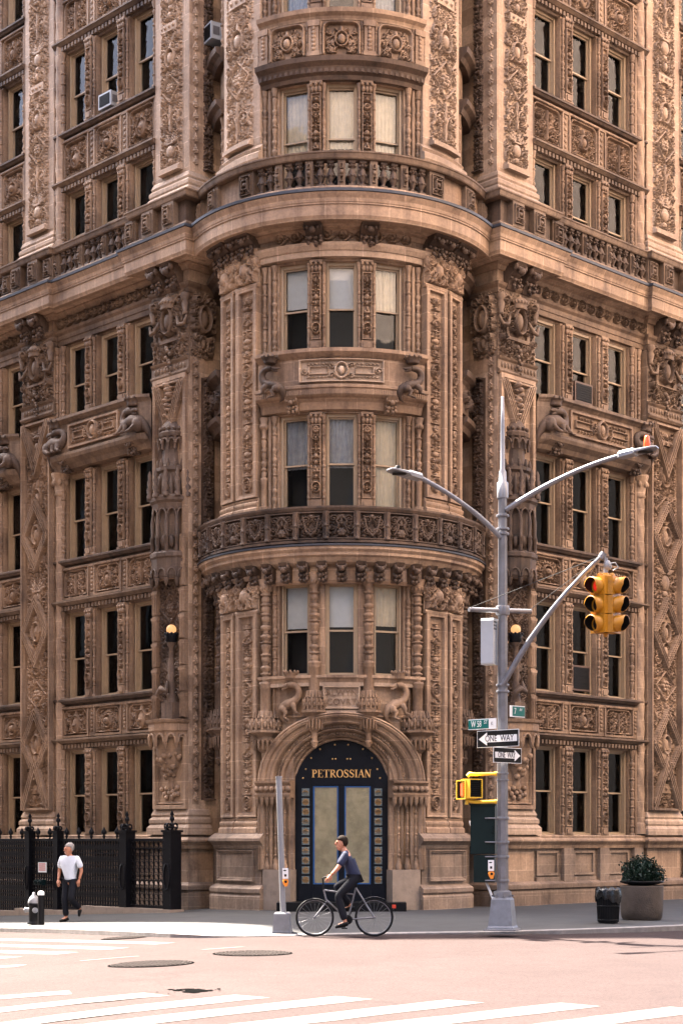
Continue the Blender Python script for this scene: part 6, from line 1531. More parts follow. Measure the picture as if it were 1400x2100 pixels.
# pedestrian signal
pp = A(968, 1617, -0.1); ps = thing('pedestrian_signal', pp, 'yellow two-faced pedestrian signal box bracketed to the left of the pole', 'pedestrian signal'); psm = T(*pp)
for yaw, off, lit in ((33, (0.03, 0, 0), False), (-60, (-0.15, 0.10, -0.02), True)):
    hm = psm @ T(*off) @ RZ(rad(yaw)) @ Matrix.Scale(0.84, 4); b = MB(); b.box(-0.17, 0.17, -0.02, 0.2, -0.2, 0.2); b.box(-0.16, 0.16, 0.2, 0.24, -0.19, 0.19)
    for q in ((-.17, -.15, -.2, .2), (.15, .17, -.2, .2), (-.15, .15, .18, .2), (-.15, .15, -.2, -.18)): b.box(q[0], q[1], -0.07, -0.02, q[2], q[3])
    o = link('signal_box', b.mesh('signal_box'), 'lemon', ps, hm); b = MB(); b.box(-0.15, 0.15, -0.03, -0.021, -0.18, 0.18)
    for k in range(9): b.box(-0.15, 0.15, -0.068, -0.03, -0.17 + k * 0.042, -0.166 + k * 0.042)
    link('signal_face', b.mesh('signal_face'), 'black', o, hm)
    if lit: b = MB(); b.box(0.0, 0.09, -0.075, -0.07, -0.13, 0.13); link('hand_symbol', b.mesh('hand_symbol'), 'handred', o, hm)
R_ = lambda px, py, dd=0: tuple(A(px, py, dd) - pp)
for pts in ([R_(958, 1592), R_(962, 1587), R_(975, 1588), R_(1018, 1587)], [R_(956, 1650), R_(957, 1640), R_(962, 1643), R_(975, 1645), R_(1018, 1644)]):
    b = MB(); b.tube(pts, [0.035] * (len(pts) - 2) + [0.03, 0.028], 8); b.tube([(pts[-1][0] - 0.04, pts[-1][1], pts[-1][2]), pts[-1]], 0.04, 8); link('bracket', b.mesh('bracket'), 'lemon', ps, psm)

# control cabinets
cp = A(992, 1702, 0.25); cab = thing('control_cabinet', cp, 'dark green steel signal cabinet strapped behind the left of the pole', 'cabinet'); cm = T(*cp) @ RZ(rad(-12))
b = MB(); b.box(-0.225, 0.21, -0.15, 0.2, -0.43, 0.43); b.box(-0.24, 0.225, -0.17, 0.21, 0.43, 0.46); link('cabinet_body', b.mesh('cabinet_body'), 'green', cab, cm)
b = MB(); b.box(-0.17, 0.2, -0.13, 0.15, -0.93, -0.44); link('lower_box', b.mesh('lower_box'), 'green', cab, cm)
b = MB(); b.box(-0.205, 0.19, -0.162, -0.15, -0.41, 0.41); b.box(0.14, 0.17, -0.19, -0.162, -0.05, 0.05); link('cabinet_door', b.mesh('cabinet_door'), 'green', cab, cm)
wp = A(1003, 1317, 0.0); wb_ = thing('antenna_box', wp, 'white equipment box with black vents clamped on the pole under the cross bar', 'equipment box'); wm = T(*wp) @ RZ(rad(-25))
b = MB(); pr = [(-0.12, -0.40), (-0.13, -0.37), (-0.13, 0.37), (-0.11, 0.41), (0.1, 0.41), (0.1, -0.40)]; b.prism(pr, -0.115, 0.115); b.box(-0.118, 0.118, -0.02, -0.012, -0.38, 0.38); link('box_body', b.mesh('box_body'), 'acwhite', wb_, wm)
b = MB(); [b.box(0.06, 0.119, -0.1 + k % 3 * 0.05, -0.075 + k % 3 * 0.05, 0.33 - k // 3 * 0.06, 0.36 - k // 3 * 0.06) for k in range(9)]; link('vent', b.mesh('vent'), 'black', wb_, wm)

def push_button(p, yaw, label, sc=1.0):
    t = thing('push_button', p, label, 'push button', 'pedestrian push buttons', rad(yaw)); m = T(*p) @ RZ(rad(yaw)) @ Matrix.Scale(sc, 4)
    b = MB(); b.box(-0.055, 0.055, -0.01, 0.0, 0.0, 0.2); link('instruction_plate', b.mesh('instruction_plate'), 'white', t, m)
    b = MB(); b.ball((-0.01, -0.012, 0.155), 0.02, 8, 5, sx=1.6, sy=0.2, sz=0.6); b.box(-0.02, 0.02, -0.014, -0.01, 0.04, 0.085); link('pictogram', b.mesh('pictogram'), 'ink', t, m)
    b = MB(); b.poly([(-0.055, -0.05), (-0.04, -0.01), (0.04, -0.01), (0.055, -0.05), (0.03, -0.14), (-0.01, -0.15), (-0.04, -0.1)], -0.06, 0.0); o = link('button_housing', b.mesh('button_housing'), 'orange', t, m)
    b = MB(); b.ball((0, -0.06, -0.055), 0.026, 10, 6, sy=0.4); link('button', b.mesh('button'), 'black', o, m)
push_button(A(1006, 1786, -0.14), 8, 'orange push button with white plate on the corner pole by the green cabinet', 0.95)
# thin pole with pedestal at the ramp
g = on_ground(579, 1915, -0.11); g.z = g.z; tp = thing('signal_post', g, 'thin leaning light grey post on a tapered pedestal before the doorway', 'post'); tm = T(*g)
sc = g.y / FPX
b = MB(); b.lathe([(0.24, 0.0), (0.235, 0.05), (0.225, 0.06), (0.195, 0.36), (0.17, 0.385), (0.06, 0.39)], 0, 0, 4, rad(40), rad(400), False); link('pedestal', b.mesh('pedestal'), 'steel', tp, tm)
b = MB(); b.lathe([(0.34, -0.08), (0.34, 0.0), (0.2, 0.005)], 0, 0, 4, rad(44), rad(404), False); link('pad', b.mesh('pad'), 'concrete', tp, tm)
b = MB(); hgt = (1914 - 1592) * sc; b.tube([(0.015, 0, 0.36), (-0.065, 0, hgt)], 0.052, 12); b.tube([(-0.064, 0, hgt - 0.02), (-0.065, 0, hgt + 0.01)], 0.058, 12); link('post_shaft', b.mesh('post_shaft'), 'silver', tp, tm)
p = at_depth(585, 1802, g.y - 0.07); push_button(p, 10, 'orange push button with white plate on the thin leaning post', 0.95)

# leaning stick and flyer near the pole
p = A(996, 1808, 0.3); q_ = A(1012, 1846, 0.1); b = MB(); o3 = thing('stick', q_, 'short white stick leaning between the pole base and green cabinet', 'stick'); b.tube([rel(p) if False else tuple(p - q_), (0, 0, -0.02)], 0.022, 8); b.tube([tuple(p - q_ + Vector((-0.012, 0, 0.03))), tuple(p - q_)], 0.028, 8); link('stick_shaft', b.mesh('stick_shaft'), 'white', o3, T(*q_))
p = Vector(MD(66, 3.26, 1.74).to_translation()); o3 = thing('flyer', p, 'crumpled white paper lying on the ledge right of the doorway', 'paper')
b = MB(); V = [(x * 0.08 + 0.02 * ((x + z) % 2), -0.05 + 0.03 * (x % 2) + 0.03 * z, 0.0 + z * 0.09) for x in range(4) for z in range(4)]; b.add(V, [(i * 4 + j, i * 4 + 4 + j, i * 4 + 5 + j, i * 4 + 1 + j) for i in range(3) for j in range(3)]); b.add([(x, y + 0.006, z) for x, y, z in V], [(i * 4 + j, i * 4 + 1 + j, i * 4 + 5 + j, i * 4 + 4 + j) for i in range(3) for j in range(3)]); link('sheet', b.mesh('sheet'), 'white', o3, T(*p) @ RZ(rad(60)))

# planter, shrub, bin
g = on_ground(1315, 1886, 0.0); pl = thing('planter', g, 'big round tan concrete planter by the right kerb', 'planter'); b = MB(); s = g.y / FPX
r = 44 * s; hh = 70 * s
b.lathe([(r * 0.86, 0), (r * 0.94, 0.05), (r * 0.98, 0.2), (r, hh - 0.03), (r * 0.99, hh), (r * 0.88, hh), (r * 0.86, hh - 0.1), (0.0, hh - 0.1)], 0, 0, 36); link('bowl', b.mesh('bowl'), 'concrete', pl, T(*g))
b = MB(); b.lathe([(r * 0.5, hh + 0.0), (r * 1.0, hh + 0.06), (r * 1.02, hh + 0.09), (r * 0.6, hh + 0.1), (0, hh + 0.1)], 0, 0, 30); link('liner', b.mesh('liner'), 'black', pl, T(*g))
sh = thing('shrub', g + Vector((0, 0, hh + 0.08)), 'low dark green bushy shrub growing in the round planter', 'shrub'); b = MB(); q = random.Random(8)
for k in range(5200):
    a, ph, rr = q.random() * 2 * PI, math.acos(q.random()), q.random() ** 0.4
    lump = 1 + 0.16 * math.sin(3 * a + 2 * ph * 3) + 0.1 * math.sin(7 * a)
    p = Vector((r * 0.98 * rr * math.sin(ph) * math.cos(a) * lump, r * 0.98 * rr * math.sin(ph) * math.sin(a) * lump, 0.02 + 0.42 * rr * math.cos(ph) * lump))
    d = Vector((q.gauss(0, 1), q.gauss(0, 1), q.gauss(0.4, 1))).normalized(); e = d.cross(Vector((q.random(), q.random(), q.random()))).normalized(); l, w_ = q.uniform(.035, .065), q.uniform(.014, .024)
    b.add([tuple(p), tuple(p + d * l * .5 + e * w_), tuple(p + d * l), tuple(p + d * l * .5 - e * w_)], [(0, 1, 2, 3)])
link('foliage', b.mesh('foliage'), 'leaf', sh, T(*(g + Vector((0, 0, hh + 0.08)))))
b = MB()
for k in range(12): a = k * 0.52; b.tube([(0, 0, -0.03), (0.2 * math.cos(a), 0.2 * math.sin(a), 0.15), (0.33 * math.cos(a * 1.1), 0.33 * math.sin(a * 1.1), 0.3)], [0.012, 0.008, 0.004], 5)
link('stem', b.mesh('stem'), 'acbrown', sh, T(*(g + Vector((0, 0, hh + 0.08)))))
g = on_ground(1246, 1892, 0.0); s = g.y / FPX; r = 24 * s; hh = 68 * s
tb = thing('litter_bin', g, 'black litter bin left of the round planter', 'litter bin'); b = MB()
b.lathe([(r * 0.84, 0), (r * 0.86, 0.03), (r * 0.97, hh - 0.05), (r, hh - 0.03), (r, hh)], 0, 0, 28)
for k in range(28): a = 2 * PI * k / 28; b.tube([(r * 0.87 * math.cos(a), r * 0.87 * math.sin(a), 0.02), (r * 1.0 * math.cos(a), r * 1.0 * math.sin(a), hh - 0.04)], 0.008, 5)
for z in (0.05, hh * 0.5, hh - 0.04): rr = r * (0.88 + 0.13 * z / hh); b.lathe([(rr, z - 0.015), (rr + 0.015, z), (rr, z + 0.015)], 0, 0, 28)
link('basket', b.mesh('basket'), 'black', tb, T(*g))
bg_ = thing('bin_bag', g + Vector((0, 0, hh * 0.7)), 'shiny black plastic bag folded over the litter bin rim', 'bag'); b = MB(); n = 48; V = []; q = random.Random(2)
for i, (rr, z) in enumerate(((r * 1.06, -0.02), (r * 1.1, 0.07), (r * 1.06, 0.17), (r * 0.98, 0.22), (r * 0.9, 0.2), (r * 0.7, 0.1))):
    for k in range(n): a = 2 * PI * k / n; f = 1 + 0.04 * math.sin(k * 2.6 + i) + q.uniform(-.02, .02); V.append((rr * f * math.cos(a), rr * f * math.sin(a), z + 0.02 * math.sin(k * 1.3 + i) + (0.05 * math.sin(a * 2) if i == 0 else 0)))
b.add(V, [(i * n + k, i * n + (k + 1) % n, (i + 1) * n + (k + 1) % n, (i + 1) * n + k) for i in range(5) for k in range(n)], True); link('bag_film', b.mesh('bag_film'), 'bag', bg_, T(*(g + Vector((0, 0, hh * 0.7)))))

# hydrant and bollard
g = on_ground(70, 1895, 0.0); hy = thing('fire_hydrant', g, 'black fire hydrant with silver bonnet and caps beside the bollard', 'hydrant'); gm = T(*g) @ Matrix.Scale(0.92, 4); b = MB()
b.lathe([(0.16, 0), (0.16, 0.03), (0.13, 0.05), (0.12, 0.1), (0.115, 0.42), (0.14, 0.44), (0.14, 0.48), (0.12, 0.49)], 0, 0, 16); link('barrel', b.mesh('barrel'), 'black', hy, gm)
b = MB(); b.lathe([(0.14, 0.49), (0.14, 0.52), (0.12, 0.58), (0.08, 0.65), (0.035, 0.69), (0.03, 0.74), (0.0, 0.745)], 0, 0, 16); link('bonnet', b.mesh('bonnet'), 'silver', hy, gm)
for a in ((-1, 0), (0.35, -1)):
    d = Vector((a[0], a[1], 0)).normalized(); b = MB(); b.tube([tuple(d * 0.1 + Vector((0, 0, .33))), tuple(d * 0.18 + Vector((0, 0, .33)))], 0.055, 12); b.tube([tuple(d * 0.18 + Vector((0, 0, .33))), tuple(d * 0.21 + Vector((0, 0, .33)))], 0.066, 12); b.tube([tuple(d * 0.21 + Vector((0, 0, .33))), tuple(d * 0.24 + Vector((0, 0, .33)))], 0.025, 5); link('hose_cap', b.mesh('hose_cap'), 'silver', hy, gm)
g = on_ground(85, 1897, 0.0); bo = thing('bollard', g, 'black steel bollard with a white top beside the hydrant', 'bollard'); b = MB(); b.lathe([(0.068, 0), (0.068, 0.63)], 0, 0, 16); link('bollard_post', b.mesh('bollard_post'), 'black', bo, T(*g)); b = MB(); b.lathe([(0.07, 0.63), (0.07, 0.68), (0.05, 0.71), (0.0, 0.72)], 0, 0, 16); link('cap', b.mesh('cap'), 'white', bo, T(*g))

# iron fence on its stone kerb
F0 = Vector((-3.89, 38.47, 0)); fm = T(*F0) @ RZ(AL)
def fs(px): a = (700 - px) / FPX; return (38.47 * a - 3.89) / (0.6997 - 0.7145 * a)
fe = thing('iron_fence', F0 + Vector((0, 0, -0.05)), 'tall black wrought iron fence with scrolled post tops before the left wall', 'fence')
FT = 1.6
def gz(s): return ground_z(F0.x - 0.6997 * s)
posts = [(fs(353), 0.3), (fs(261), 0.27), (fs(120), 0.2), (fs(62), 0.2), (fs(-80), 0.2)]
for s, w_ in posts:
    b = MB(); z0 = gz(s) - 0.05
    b.box(-w_ / 2, w_ / 2, -w_ / 2, w_ / 2, z0, FT + 0.14)
    for e in (-1, 1):
        for k in range(16): b.ball((e * w_ * 0.42, -w_ / 2, z0 + 0.12 + k * 0.105), 0.014, 5, 4)
    b.box(-w_ / 2 - 0.03, w_ / 2 + 0.03, -w_ / 2 - 0.03, w_ / 2 + 0.03, FT + 0.14, FT + 0.19)
    for k in range(2): b.tube([(math.cos(t) * w_ * 0.36 * (-1) ** k, -w_ * 0.52, (z0 + FT) / 2 + math.sin(t) * 0.3) for t in np.linspace(-1.5, 1.5, 8)], 0.02, 5)
    p = link('fence_post', b.mesh('fence_post'), 'iron', fe, fm @ T(-s, 0, 0)); b = MB(); z = FT + 0.19
    for yy in (0, 1):
        for sg in (-1, 1):
            pts = [(sg * w_ * (0.12 + 0.38 * math.sin(min(t, 1) * PI)) if False else 0, 0, 0) for t in (0,)]
            sp = []
            for t in np.linspace(0, 1, 16):
                a = -PI / 2 + 2 * PI * 1.15 * t; rr = w_ * 0.28 * (1 - 0.65 * t); sp.append((sg * (w_ * 0.28 + rr * math.cos(a)), z + w_ * 0.3 + rr * math.sin(a)))
            b.tube([(x, -w_ * 0.3, zz) if yy == 0 else (0, x, zz) for x, zz in sp], 0.022, 6)
    b.lathe([(0.05, 0), (0.03, 0.05), (0.025, 0.2), (0.06, 0.24), (0.05, 0.29), (0.02, 0.32), (0.05, 0.36), (0.0, 0.46)], 0, 0, 8, cz=z)
    link('post_finial', b.mesh('post_finial'), 'iron', p, fm @ T(-s, 0, 0))
def fence_panel(s0, s1, kind):
    b = MB(); Lp = s1 - s0; zb = min(gz(s0), gz(s1)) + 0.14; zt_ = FT; x0, x1 = -s1, -s0
    b.box(x0, x1, -0.03, 0.03, zt_ - 0.07, zt_); b.box(x0, x1, -0.03, 0.03, zb, zb + 0.06); b.box(x0, x1, -0.02, 0.02, zt_ - 0.24, zt_ - 0.21)
    if kind == 'gate':
        n = int(Lp / 0.16)
        for k in range(n + 1): x = x0 + Lp * k / n; b.box(x - 0.012, x + 0.012, -0.012, 0.012, zb, zt_)
        z = zb + 0.12; i = 0
        while z < zt_ - 0.05:
            for k in range(n):
                x = x0 + Lp * (k + 0.5) / n; r = 0.06
                b.tube([(x + r * math.cos(a), 0, z + r * math.sin(a)) for a in np.linspace(0, 5.2, 9)], 0.011, 4)
            z += 0.15; i += 1
        b.box(x0, x1, -0.02, 0.02, zb + 0.62, zb + 0.65)
    else:
        n = int(Lp / 0.1)
        for k in range(n + 1): x = x0 + Lp * k / n; b.box(x - 0.022, x + 0.022, -0.015, 0.015, zb, zt_)
        z = zb + 0.14; i = 0
        while z < zt_ - 0.1:
            b.box(x0, x1, -0.012, 0.012, z - 0.014, z + 0.014)
            if i % 3 == 2:
                for k in range(n):
                    x = x0 + Lp * (k + 0.5) / n; b.box(x - 0.035, x + 0.035, -0.01, 0.01, z + 0.02, z + 0.075)
            z += 0.095; i += 1
        m = max(2, int(Lp / 0.5))
        for k in range(m):
            x = x0 + Lp * (k + 0.5) / m; b.lathe([(0.02, 0), (0.045, 0.05), (0.02, 0.08), (0.06, 0.12), (0.065, 0.17), (0.03, 0.22), (0.02, 0.25), (0.0, 0.28)], x, 0, 8, cz=zt_)
    link('gate_panel' if kind == 'gate' else 'fence_panel', b.mesh('fence_panel'), 'iron', fe, fm)
for i in range(len(posts) - 1): fence_panel(posts[i][0] + posts[i][1] / 2, posts[i + 1][0] - posts[i + 1][1] / 2, 'gate' if i == 0 else 'lattice')
cpn = thing('stone_coping', F0 + Vector((0, 0, -0.2)), 'low pale stone coping under the black iron fence', 'coping')
edges = [posts[0][0] - 0.2, fs(268), fs(181), fs(44), fs(-90)]
for k in range(4):
    s0, s1 = edges[k], edges[k + 1]; b = MB(); zt_ = gz(s0) + (0.06, 0.13, 0.06, 0.1)[k]; b.box(-s1, -s0 - 0.01, -0.2, 0.2, -1.0, zt_); link('coping_stone', b.mesh('coping_stone'), 'stone', cpn, fm)
sp_ = fs(92); p = fm @ T(-sp_, -0.06, 0); z0 = 1.57 - (1789 - HY) * p.to_translation().y / FPX
ns = thing('notice_sign', p.to_translation() + Vector((0, 0, z0)), 'small square white notice with red lettering fixed on the black fence', 'sign'); nm = p @ T(0, 0, z0)
b = MB(); b.box(-0.18, 0.18, -0.01, 0, 0, 0.25); link('notice_plate', b.mesh('notice_plate'), 'white', ns, nm); b = MB(); q = random.Random(4)
for r_ in range(4):
    x = -0.14
    while x < 0.13: l = q.uniform(0.012, 0.03); b.box(x, min(x + l, 0.14), -0.013, -0.01, 0.195 - r_ * 0.05, 0.222 - r_ * 0.05); x += l + 0.01
link('notice_lettering', b.mesh('notice_lettering'), 'redink', ns, nm)
z1 = 1.57 - (1815 - HY) * p.to_translation().y / FPX; st = thing('standpipe', p.to_translation() + Vector((0, -0.02, z1)), 'dark green twin outlet standpipe below the red lettered notice', 'standpipe'); b = MB(); b.box(-0.17, 0.17, -0.1, 0, 0, 0.14)
link('pipe_body', b.mesh('pipe_body'), 'green', st, p @ T(0, -0.02, z1))
for s in (-0.08, 0.08): b = MB(); b.tube([(s, -0.1, 0.07), (s, -0.16, 0.06)], 0.055, 12); b.ball((s, -0.16, 0.08), 0.03, 8, 5); link('outlet_cap', b.mesh('outlet_cap'), 'green', st, p @ T(0, -0.02, z1))

# air conditioners
def air_con(mw, w, h, d, label, mat='acwhite', grille_front=True):
    p = mw.to_translation(); t = link('air_conditioner', None, None, None, mw, label, 'air conditioner', 'window air conditioners')
    b = MB(); b.box(-w / 2, w / 2, -d, 0.15, 0, h); b.box(-w / 2 - 0.006, w / 2 + 0.006, -d - 0.01, -d + 0.03, -0.005, h + 0.005); link('casing', b.mesh('casing'), mat, t, mw)
    b = MB(); b.box(-w / 2 + 0.04, w / 2 - 0.04, -d - 0.016, -d - 0.009, 0.04, h - 0.04); 
    for k in range(7): b.box(-w / 2 + 0.04, w / 2 - 0.04, -d - 0.024, -d - 0.016, 0.06 + k * (h - 0.1) / 7, 0.072 + k * (h - 0.1) / 7)
    link('grille', b.mesh('grille'), 'black', t, mw)
    for s in (-1, 1): b = MB(); b.box(s * (w / 2 + 0.004) - 0.003, s * (w / 2 + 0.004) + 0.003, -d * 0.85, -d * 0.25, h * 0.25, h * 0.75); link('side_vent', b.mesh('side_vent'), 'steel', t, mw)
air_con(MS('L', 3.26, -0.28, 19.78), 0.5, 0.36, 0.3, 'white air conditioner in the left facade window over the balustrade')
air_con(MD(-80, 2.95, 20.4) @ RZ(rad(20)), 0.4, 0.4, 0.28, 'white air conditioner high beside the round bay on its left')
air_con(MS('R', 3.39, -0.28, 12.45), 0.7, 0.5, 0.2, 'brown air conditioner in a right facade window above the salamander balcony', 'acbrown')
air_con(MS('R', 3.39, -0.28, 5.29), 0.7, 0.62, 0.12, 'brown louvred air conditioner in a right facade window behind the signal arm', 'acbrown')

# the houses across both streets, behind and beside the camera
def opposite(name, pts, z1, label, mat='brickback', zlow=0):
    b = MB(); slab(pts, zlow or -1, z1, b); t = thing(name, (pts[0][0], pts[0][1], 0), label, 'building'); link('wall', b.mesh('wall'), mat, t, Matrix())
    if zlow: b = MB(); slab(pts, -1, zlow, b); link('lower_wall', b.mesh('lower_wall'), 'darkbrick', t, Matrix())  # unseen base kept dark so only the pale top bounces light down
    for i in range(len(pts)):
        a, c = Vector((*pts[i], 0)), Vector((*pts[(i + 1) % len(pts)], 0)); d = c - a; L_ = d.length
        if L_ > 60 or i not in (0, 1, 2): continue
        d.normalize(); m = T(*a) @ RZ(math.atan2(d.y, d.x)); k = 0
        for zf in np.arange(2.0, z1 - 3, 3.6):
            if k > 60: break
            for x in np.arange(2.0, L_ - 2, 3.2):
                if k > 60: break
                w_ = link('window', cached('owin', lambda: _owin()), 'oglass', t, m @ T(x, -0.02, zf)); k += 1
def _owin():
    b = MB(); b.box(-0.6, 0.6, -0.03, 0.0, 0, 2.0); b.box(-0.7, 0.7, -0.12, -0.031, -0.15, 0.0); return b.mesh('window')
M['oglass'] = plain('dark_window', (0.02, 0.022, 0.025), 0.15)
# ================================================================== people
def skinned(joints, bones, root, sub=2):
    me = bpy.data.meshes.new('tmp'); names = list(joints)
    me.from_pydata([joints[n][:3] for n in names], [(names.index(a), names.index(c)) for a, c in bones], [])
    o = bpy.data.objects.new('tmp', me); COL.objects.link(o)
    o.modifiers.new('s', 'SKIN'); sv = me.skin_vertices[0].data
    for i, n in enumerate(names):
        r = joints[n][3]; sv[i].radius = (r, joints[n][4] if len(joints[n]) > 4 else r); sv[i].use_root = (n == root)
    m = o.modifiers.new('u', 'SUBSURF'); m.levels = sub; m.render_levels = sub
    out = bpy.data.meshes.new_from_object(o.evaluated_get(bpy.context.evaluated_depsgraph_get()))
    bpy.data.objects.remove(o); bpy.data.meshes.remove(me)
    V = np.array([v.co[:] for v in out.vertices]); F = [tuple(p.vertices) for p in out.polygons]; bpy.data.meshes.remove(out)
    return V, F
def hand(b, wrist, dirv, side):
    d = Vector(dirv).normalized(); w = Vector(wrist); s = d.cross(Vector((0, 1, 0)) if abs(d.y) < 0.8 else Vector((1, 0, 0))).normalized(); nrm = s.cross(d)
    b.tube([tuple(w), tuple(w + d * 0.05), tuple(w + d * 0.09)], [0.026, 0.037, 0.032], 8)
    for k in range(4):
        o = w + d * 0.085 + s * (k - 1.5) * 0.018; l = (0.06, 0.075, 0.07, 0.055)[k]
        b.tube([tuple(o), tuple(o + d * l * .5 + nrm * 0.008), tuple(o + d * l + nrm * 0.03)], [0.0095, 0.009, 0.007], 6)
    o = w + d * 0.03 + s * side * 0.03; b.tube([tuple(o), tuple(o + d * 0.03 + s * side * 0.025), tuple(o + d * 0.065 + s * side * 0.025 + nrm * 0.02)], [0.012, 0.011, 0.008], 6)
def head(b, hb, c, r=0.1, face=(0, -1, 0)):
    f = Vector(face).normalized(); s = f.cross(Vector((0, 0, 1))).normalized(); c = Vector(c)
    M3 = Matrix((s, -f, Vector((0, 0, 1)))).transposed().to_4x4(); h = MB()
    h.ball((0, 0, 0.0), r, 16, 12, sx=0.8, sy=0.98, sz=1.18); h.ball((0, -0.03, -0.06), r * 0.72, 12, 8, sx=0.85, sy=0.9)
    h.tube([(0, -0.09, 0.02), (0, -0.115, -0.02), (0, -0.095, -0.032)], [0.012, 0.018, 0.012], 8)
    for e in (-1, 1): h.ball((e * 0.08, 0.01, -0.01), 0.028, 8, 6, sx=0.35, sy=0.7, sz=1.1); h.tube([(e * 0.018, -0.098, 0.03), (e * 0.05, -0.085, 0.032)], 0.009, 5)
    h.tube([(-0.025, -0.09, -0.062), (0.025, -0.09, -0.062)], 0.008, 5)
    b.moved(h, T(*c) @ M3)
    e_ = MB()
    for e in (-1, 1): e_.ball((e * 0.033, -0.088, 0.012), 0.011, 8, 6)
    g = MB(); g.moved(e_, T(*c) @ M3); return g, T(*c) @ M3
def person(loc, rot, J, label, cloth, hair, sc=1.0, face=(0, -1, 0), group=None, hat=None):
    mw = T(*loc) @ RZ(rot) @ Matrix.Scale(sc, 4)
    t = link('person', None, None, None, mw, label, 'person', group)
    JB = {'pelvis': (*J['pelvis'], .09, .08), 'spine': (*J['spine'], .09, .075), 'chest': (*J['chest'], .10, .08), 'neck': (*J['neck'], .055), 'hb': (*J['hb'], .06)}
    bones = [('pelvis', 'spine'), ('spine', 'chest'), ('chest', 'neck'), ('neck', 'hb')]
    for s in 'LR':
        for n, r in (('sh', .06), ('el', .042), ('wr', .028), ('hip', .085), ('kn', .058), ('an', .04), ('to', .035)): JB[n + s] = (*J[n + s], r)
        bones += [('chest', 'sh' + s), ('sh' + s, 'el' + s), ('el' + s, 'wr' + s), ('pelvis', 'hip' + s), ('hip' + s, 'kn' + s), ('kn' + s, 'an' + s), ('an' + s, 'to' + s)]
    V, F = skinned(JB, bones, 'pelvis'); b = MB(); b.add(V, F, True)
    eyes, hm = head(b, J['hb'], J['head'], face=face)
    for s, sg in (('L', 1), ('R', -1)): hand(b, J['wr' + s], Vector(J['wr' + s]) - Vector(J['el' + s]) + Vector((0, 0, -0.05)), sg)
    body = link('body', b.mesh('body'), 'skin', t, mw); link('eyes', eyes.mesh('eyes'), 'ink', t, mw)
    def lerp(a, c, k): return tuple(Vector(J[a]).lerp(Vector(J[c]), k))
    S = {'p': (J['pelvis'][0], J['pelvis'][1], J['pelvis'][2] - 0.05, .15, .12), 's': (*J['spine'], .15, .13), 'c': (*J['chest'], .17, .135), 'n': (*lerp('chest', 'neck', .8), .085)}; bo = [('p', 's'), ('s', 'c'), ('c', 'n')]
    for s in 'LR': S['a' + s] = (*J['sh' + s], .08); S['b' + s] = (*lerp('sh' + s, 'el' + s, .85), .075); bo += [('c', 'a' + s), ('a' + s, 'b' + s)]
    V, F = skinned(S, bo, 's'); b = MB(); b.add(V, F, True); link('shirt', b.mesh('shirt'), cloth[0], t, mw)
    S = {'p': (*Vector(J['pelvis']) .__add__(Vector((0, 0, .1))), .14, .112)}; bo = []
    for s in 'LR':
        S['h' + s] = (*J['hip' + s], .105); S['k' + s] = (*J['kn' + s], .078); S['a' + s] = (*lerp('kn' + s, 'an' + s, .93), .07); bo += [('p', 'h' + s), ('h' + s, 'k' + s), ('k' + s, 'a' + s)]
    V, F = skinned(S, bo, 'p'); b = MB(); b.add(V, F, True); link('trousers', b.mesh('trousers'), cloth[1], t, mw)
    for s in 'LR':
        a, c = Vector(J['an' + s]), Vector(J['to' + s]); d = (c - a); d.z *= 0.4; b = MB(); b.tube([tuple(a - d * 0.35 + Vector((0, 0, -.035))), tuple(a + Vector((0, 0, -.02))), tuple(a + d * 0.6 + Vector((0, 0, -.035))), tuple(c + d * 0.35 + Vector((0, 0, -.012)))], [.035, .05, .045, .025], 10); link('shoe', b.mesh('shoe'), 'shoe', t, mw)
    b = MB(); h = MB()
    if hat: h.ball((0, 0.005, 0.03), 0.118, 16, 10, sx=0.86, sy=1.08, sz=0.95); h.v[-1][:, 2] = np.maximum(h.v[-1][:, 2], 0.028)
    else:
        h.ball((0, 0.02, 0.035), 0.112, 16, 12, sx=0.86, sy=0.98, sz=1.02); v = h.v[-1]; v[:, 1] = np.where((v[:, 2] < 0.06), np.maximum(v[:, 1], 0.01), v[:, 1])
    b.moved(h, hm); link('helmet' if hat else 'hair', b.mesh('hair'), hat or hair, t, mw); return t
g = on_ground(137, 1890, 0.0)
person((g.x + 0.05, g.y, ground_z(g.x)), rad(-28), {
    'pelvis': (0.03, 0.02, .93), 'spine': (.03, .0, 1.13), 'chest': (.04, -.02, 1.33), 'neck': (.05, -.04, 1.47), 'hb': (.06, -.07, 1.54), 'head': (.06, -.08, 1.60),
    'shL': (-.17, -.02, 1.39), 'elL': (-.27, .02, 1.13), 'wrL': (-.22, -.08, .92), 'shR': (.24, -.02, 1.39), 'elR': (.30, .07, 1.14), 'wrR': (.28, .0, .93),
    'hipL': (-.06, .02, .88), 'knL': (-.07, -.06, .48), 'anL': (-.07, .0, .08), 'toL': (-.09, -.14, .035), 'hipR': (.12, .02, .88), 'knR': (.13, -.1, .5), 'anR': (.12, .24, .27), 'toR': (.13, .2, .14)},
    'white-haired man in a pale blue short-sleeved shirt walking past the fence', ('shirt', 'trousers'), 'hair', 0.985, face=(-0.45, -1, -0.1))

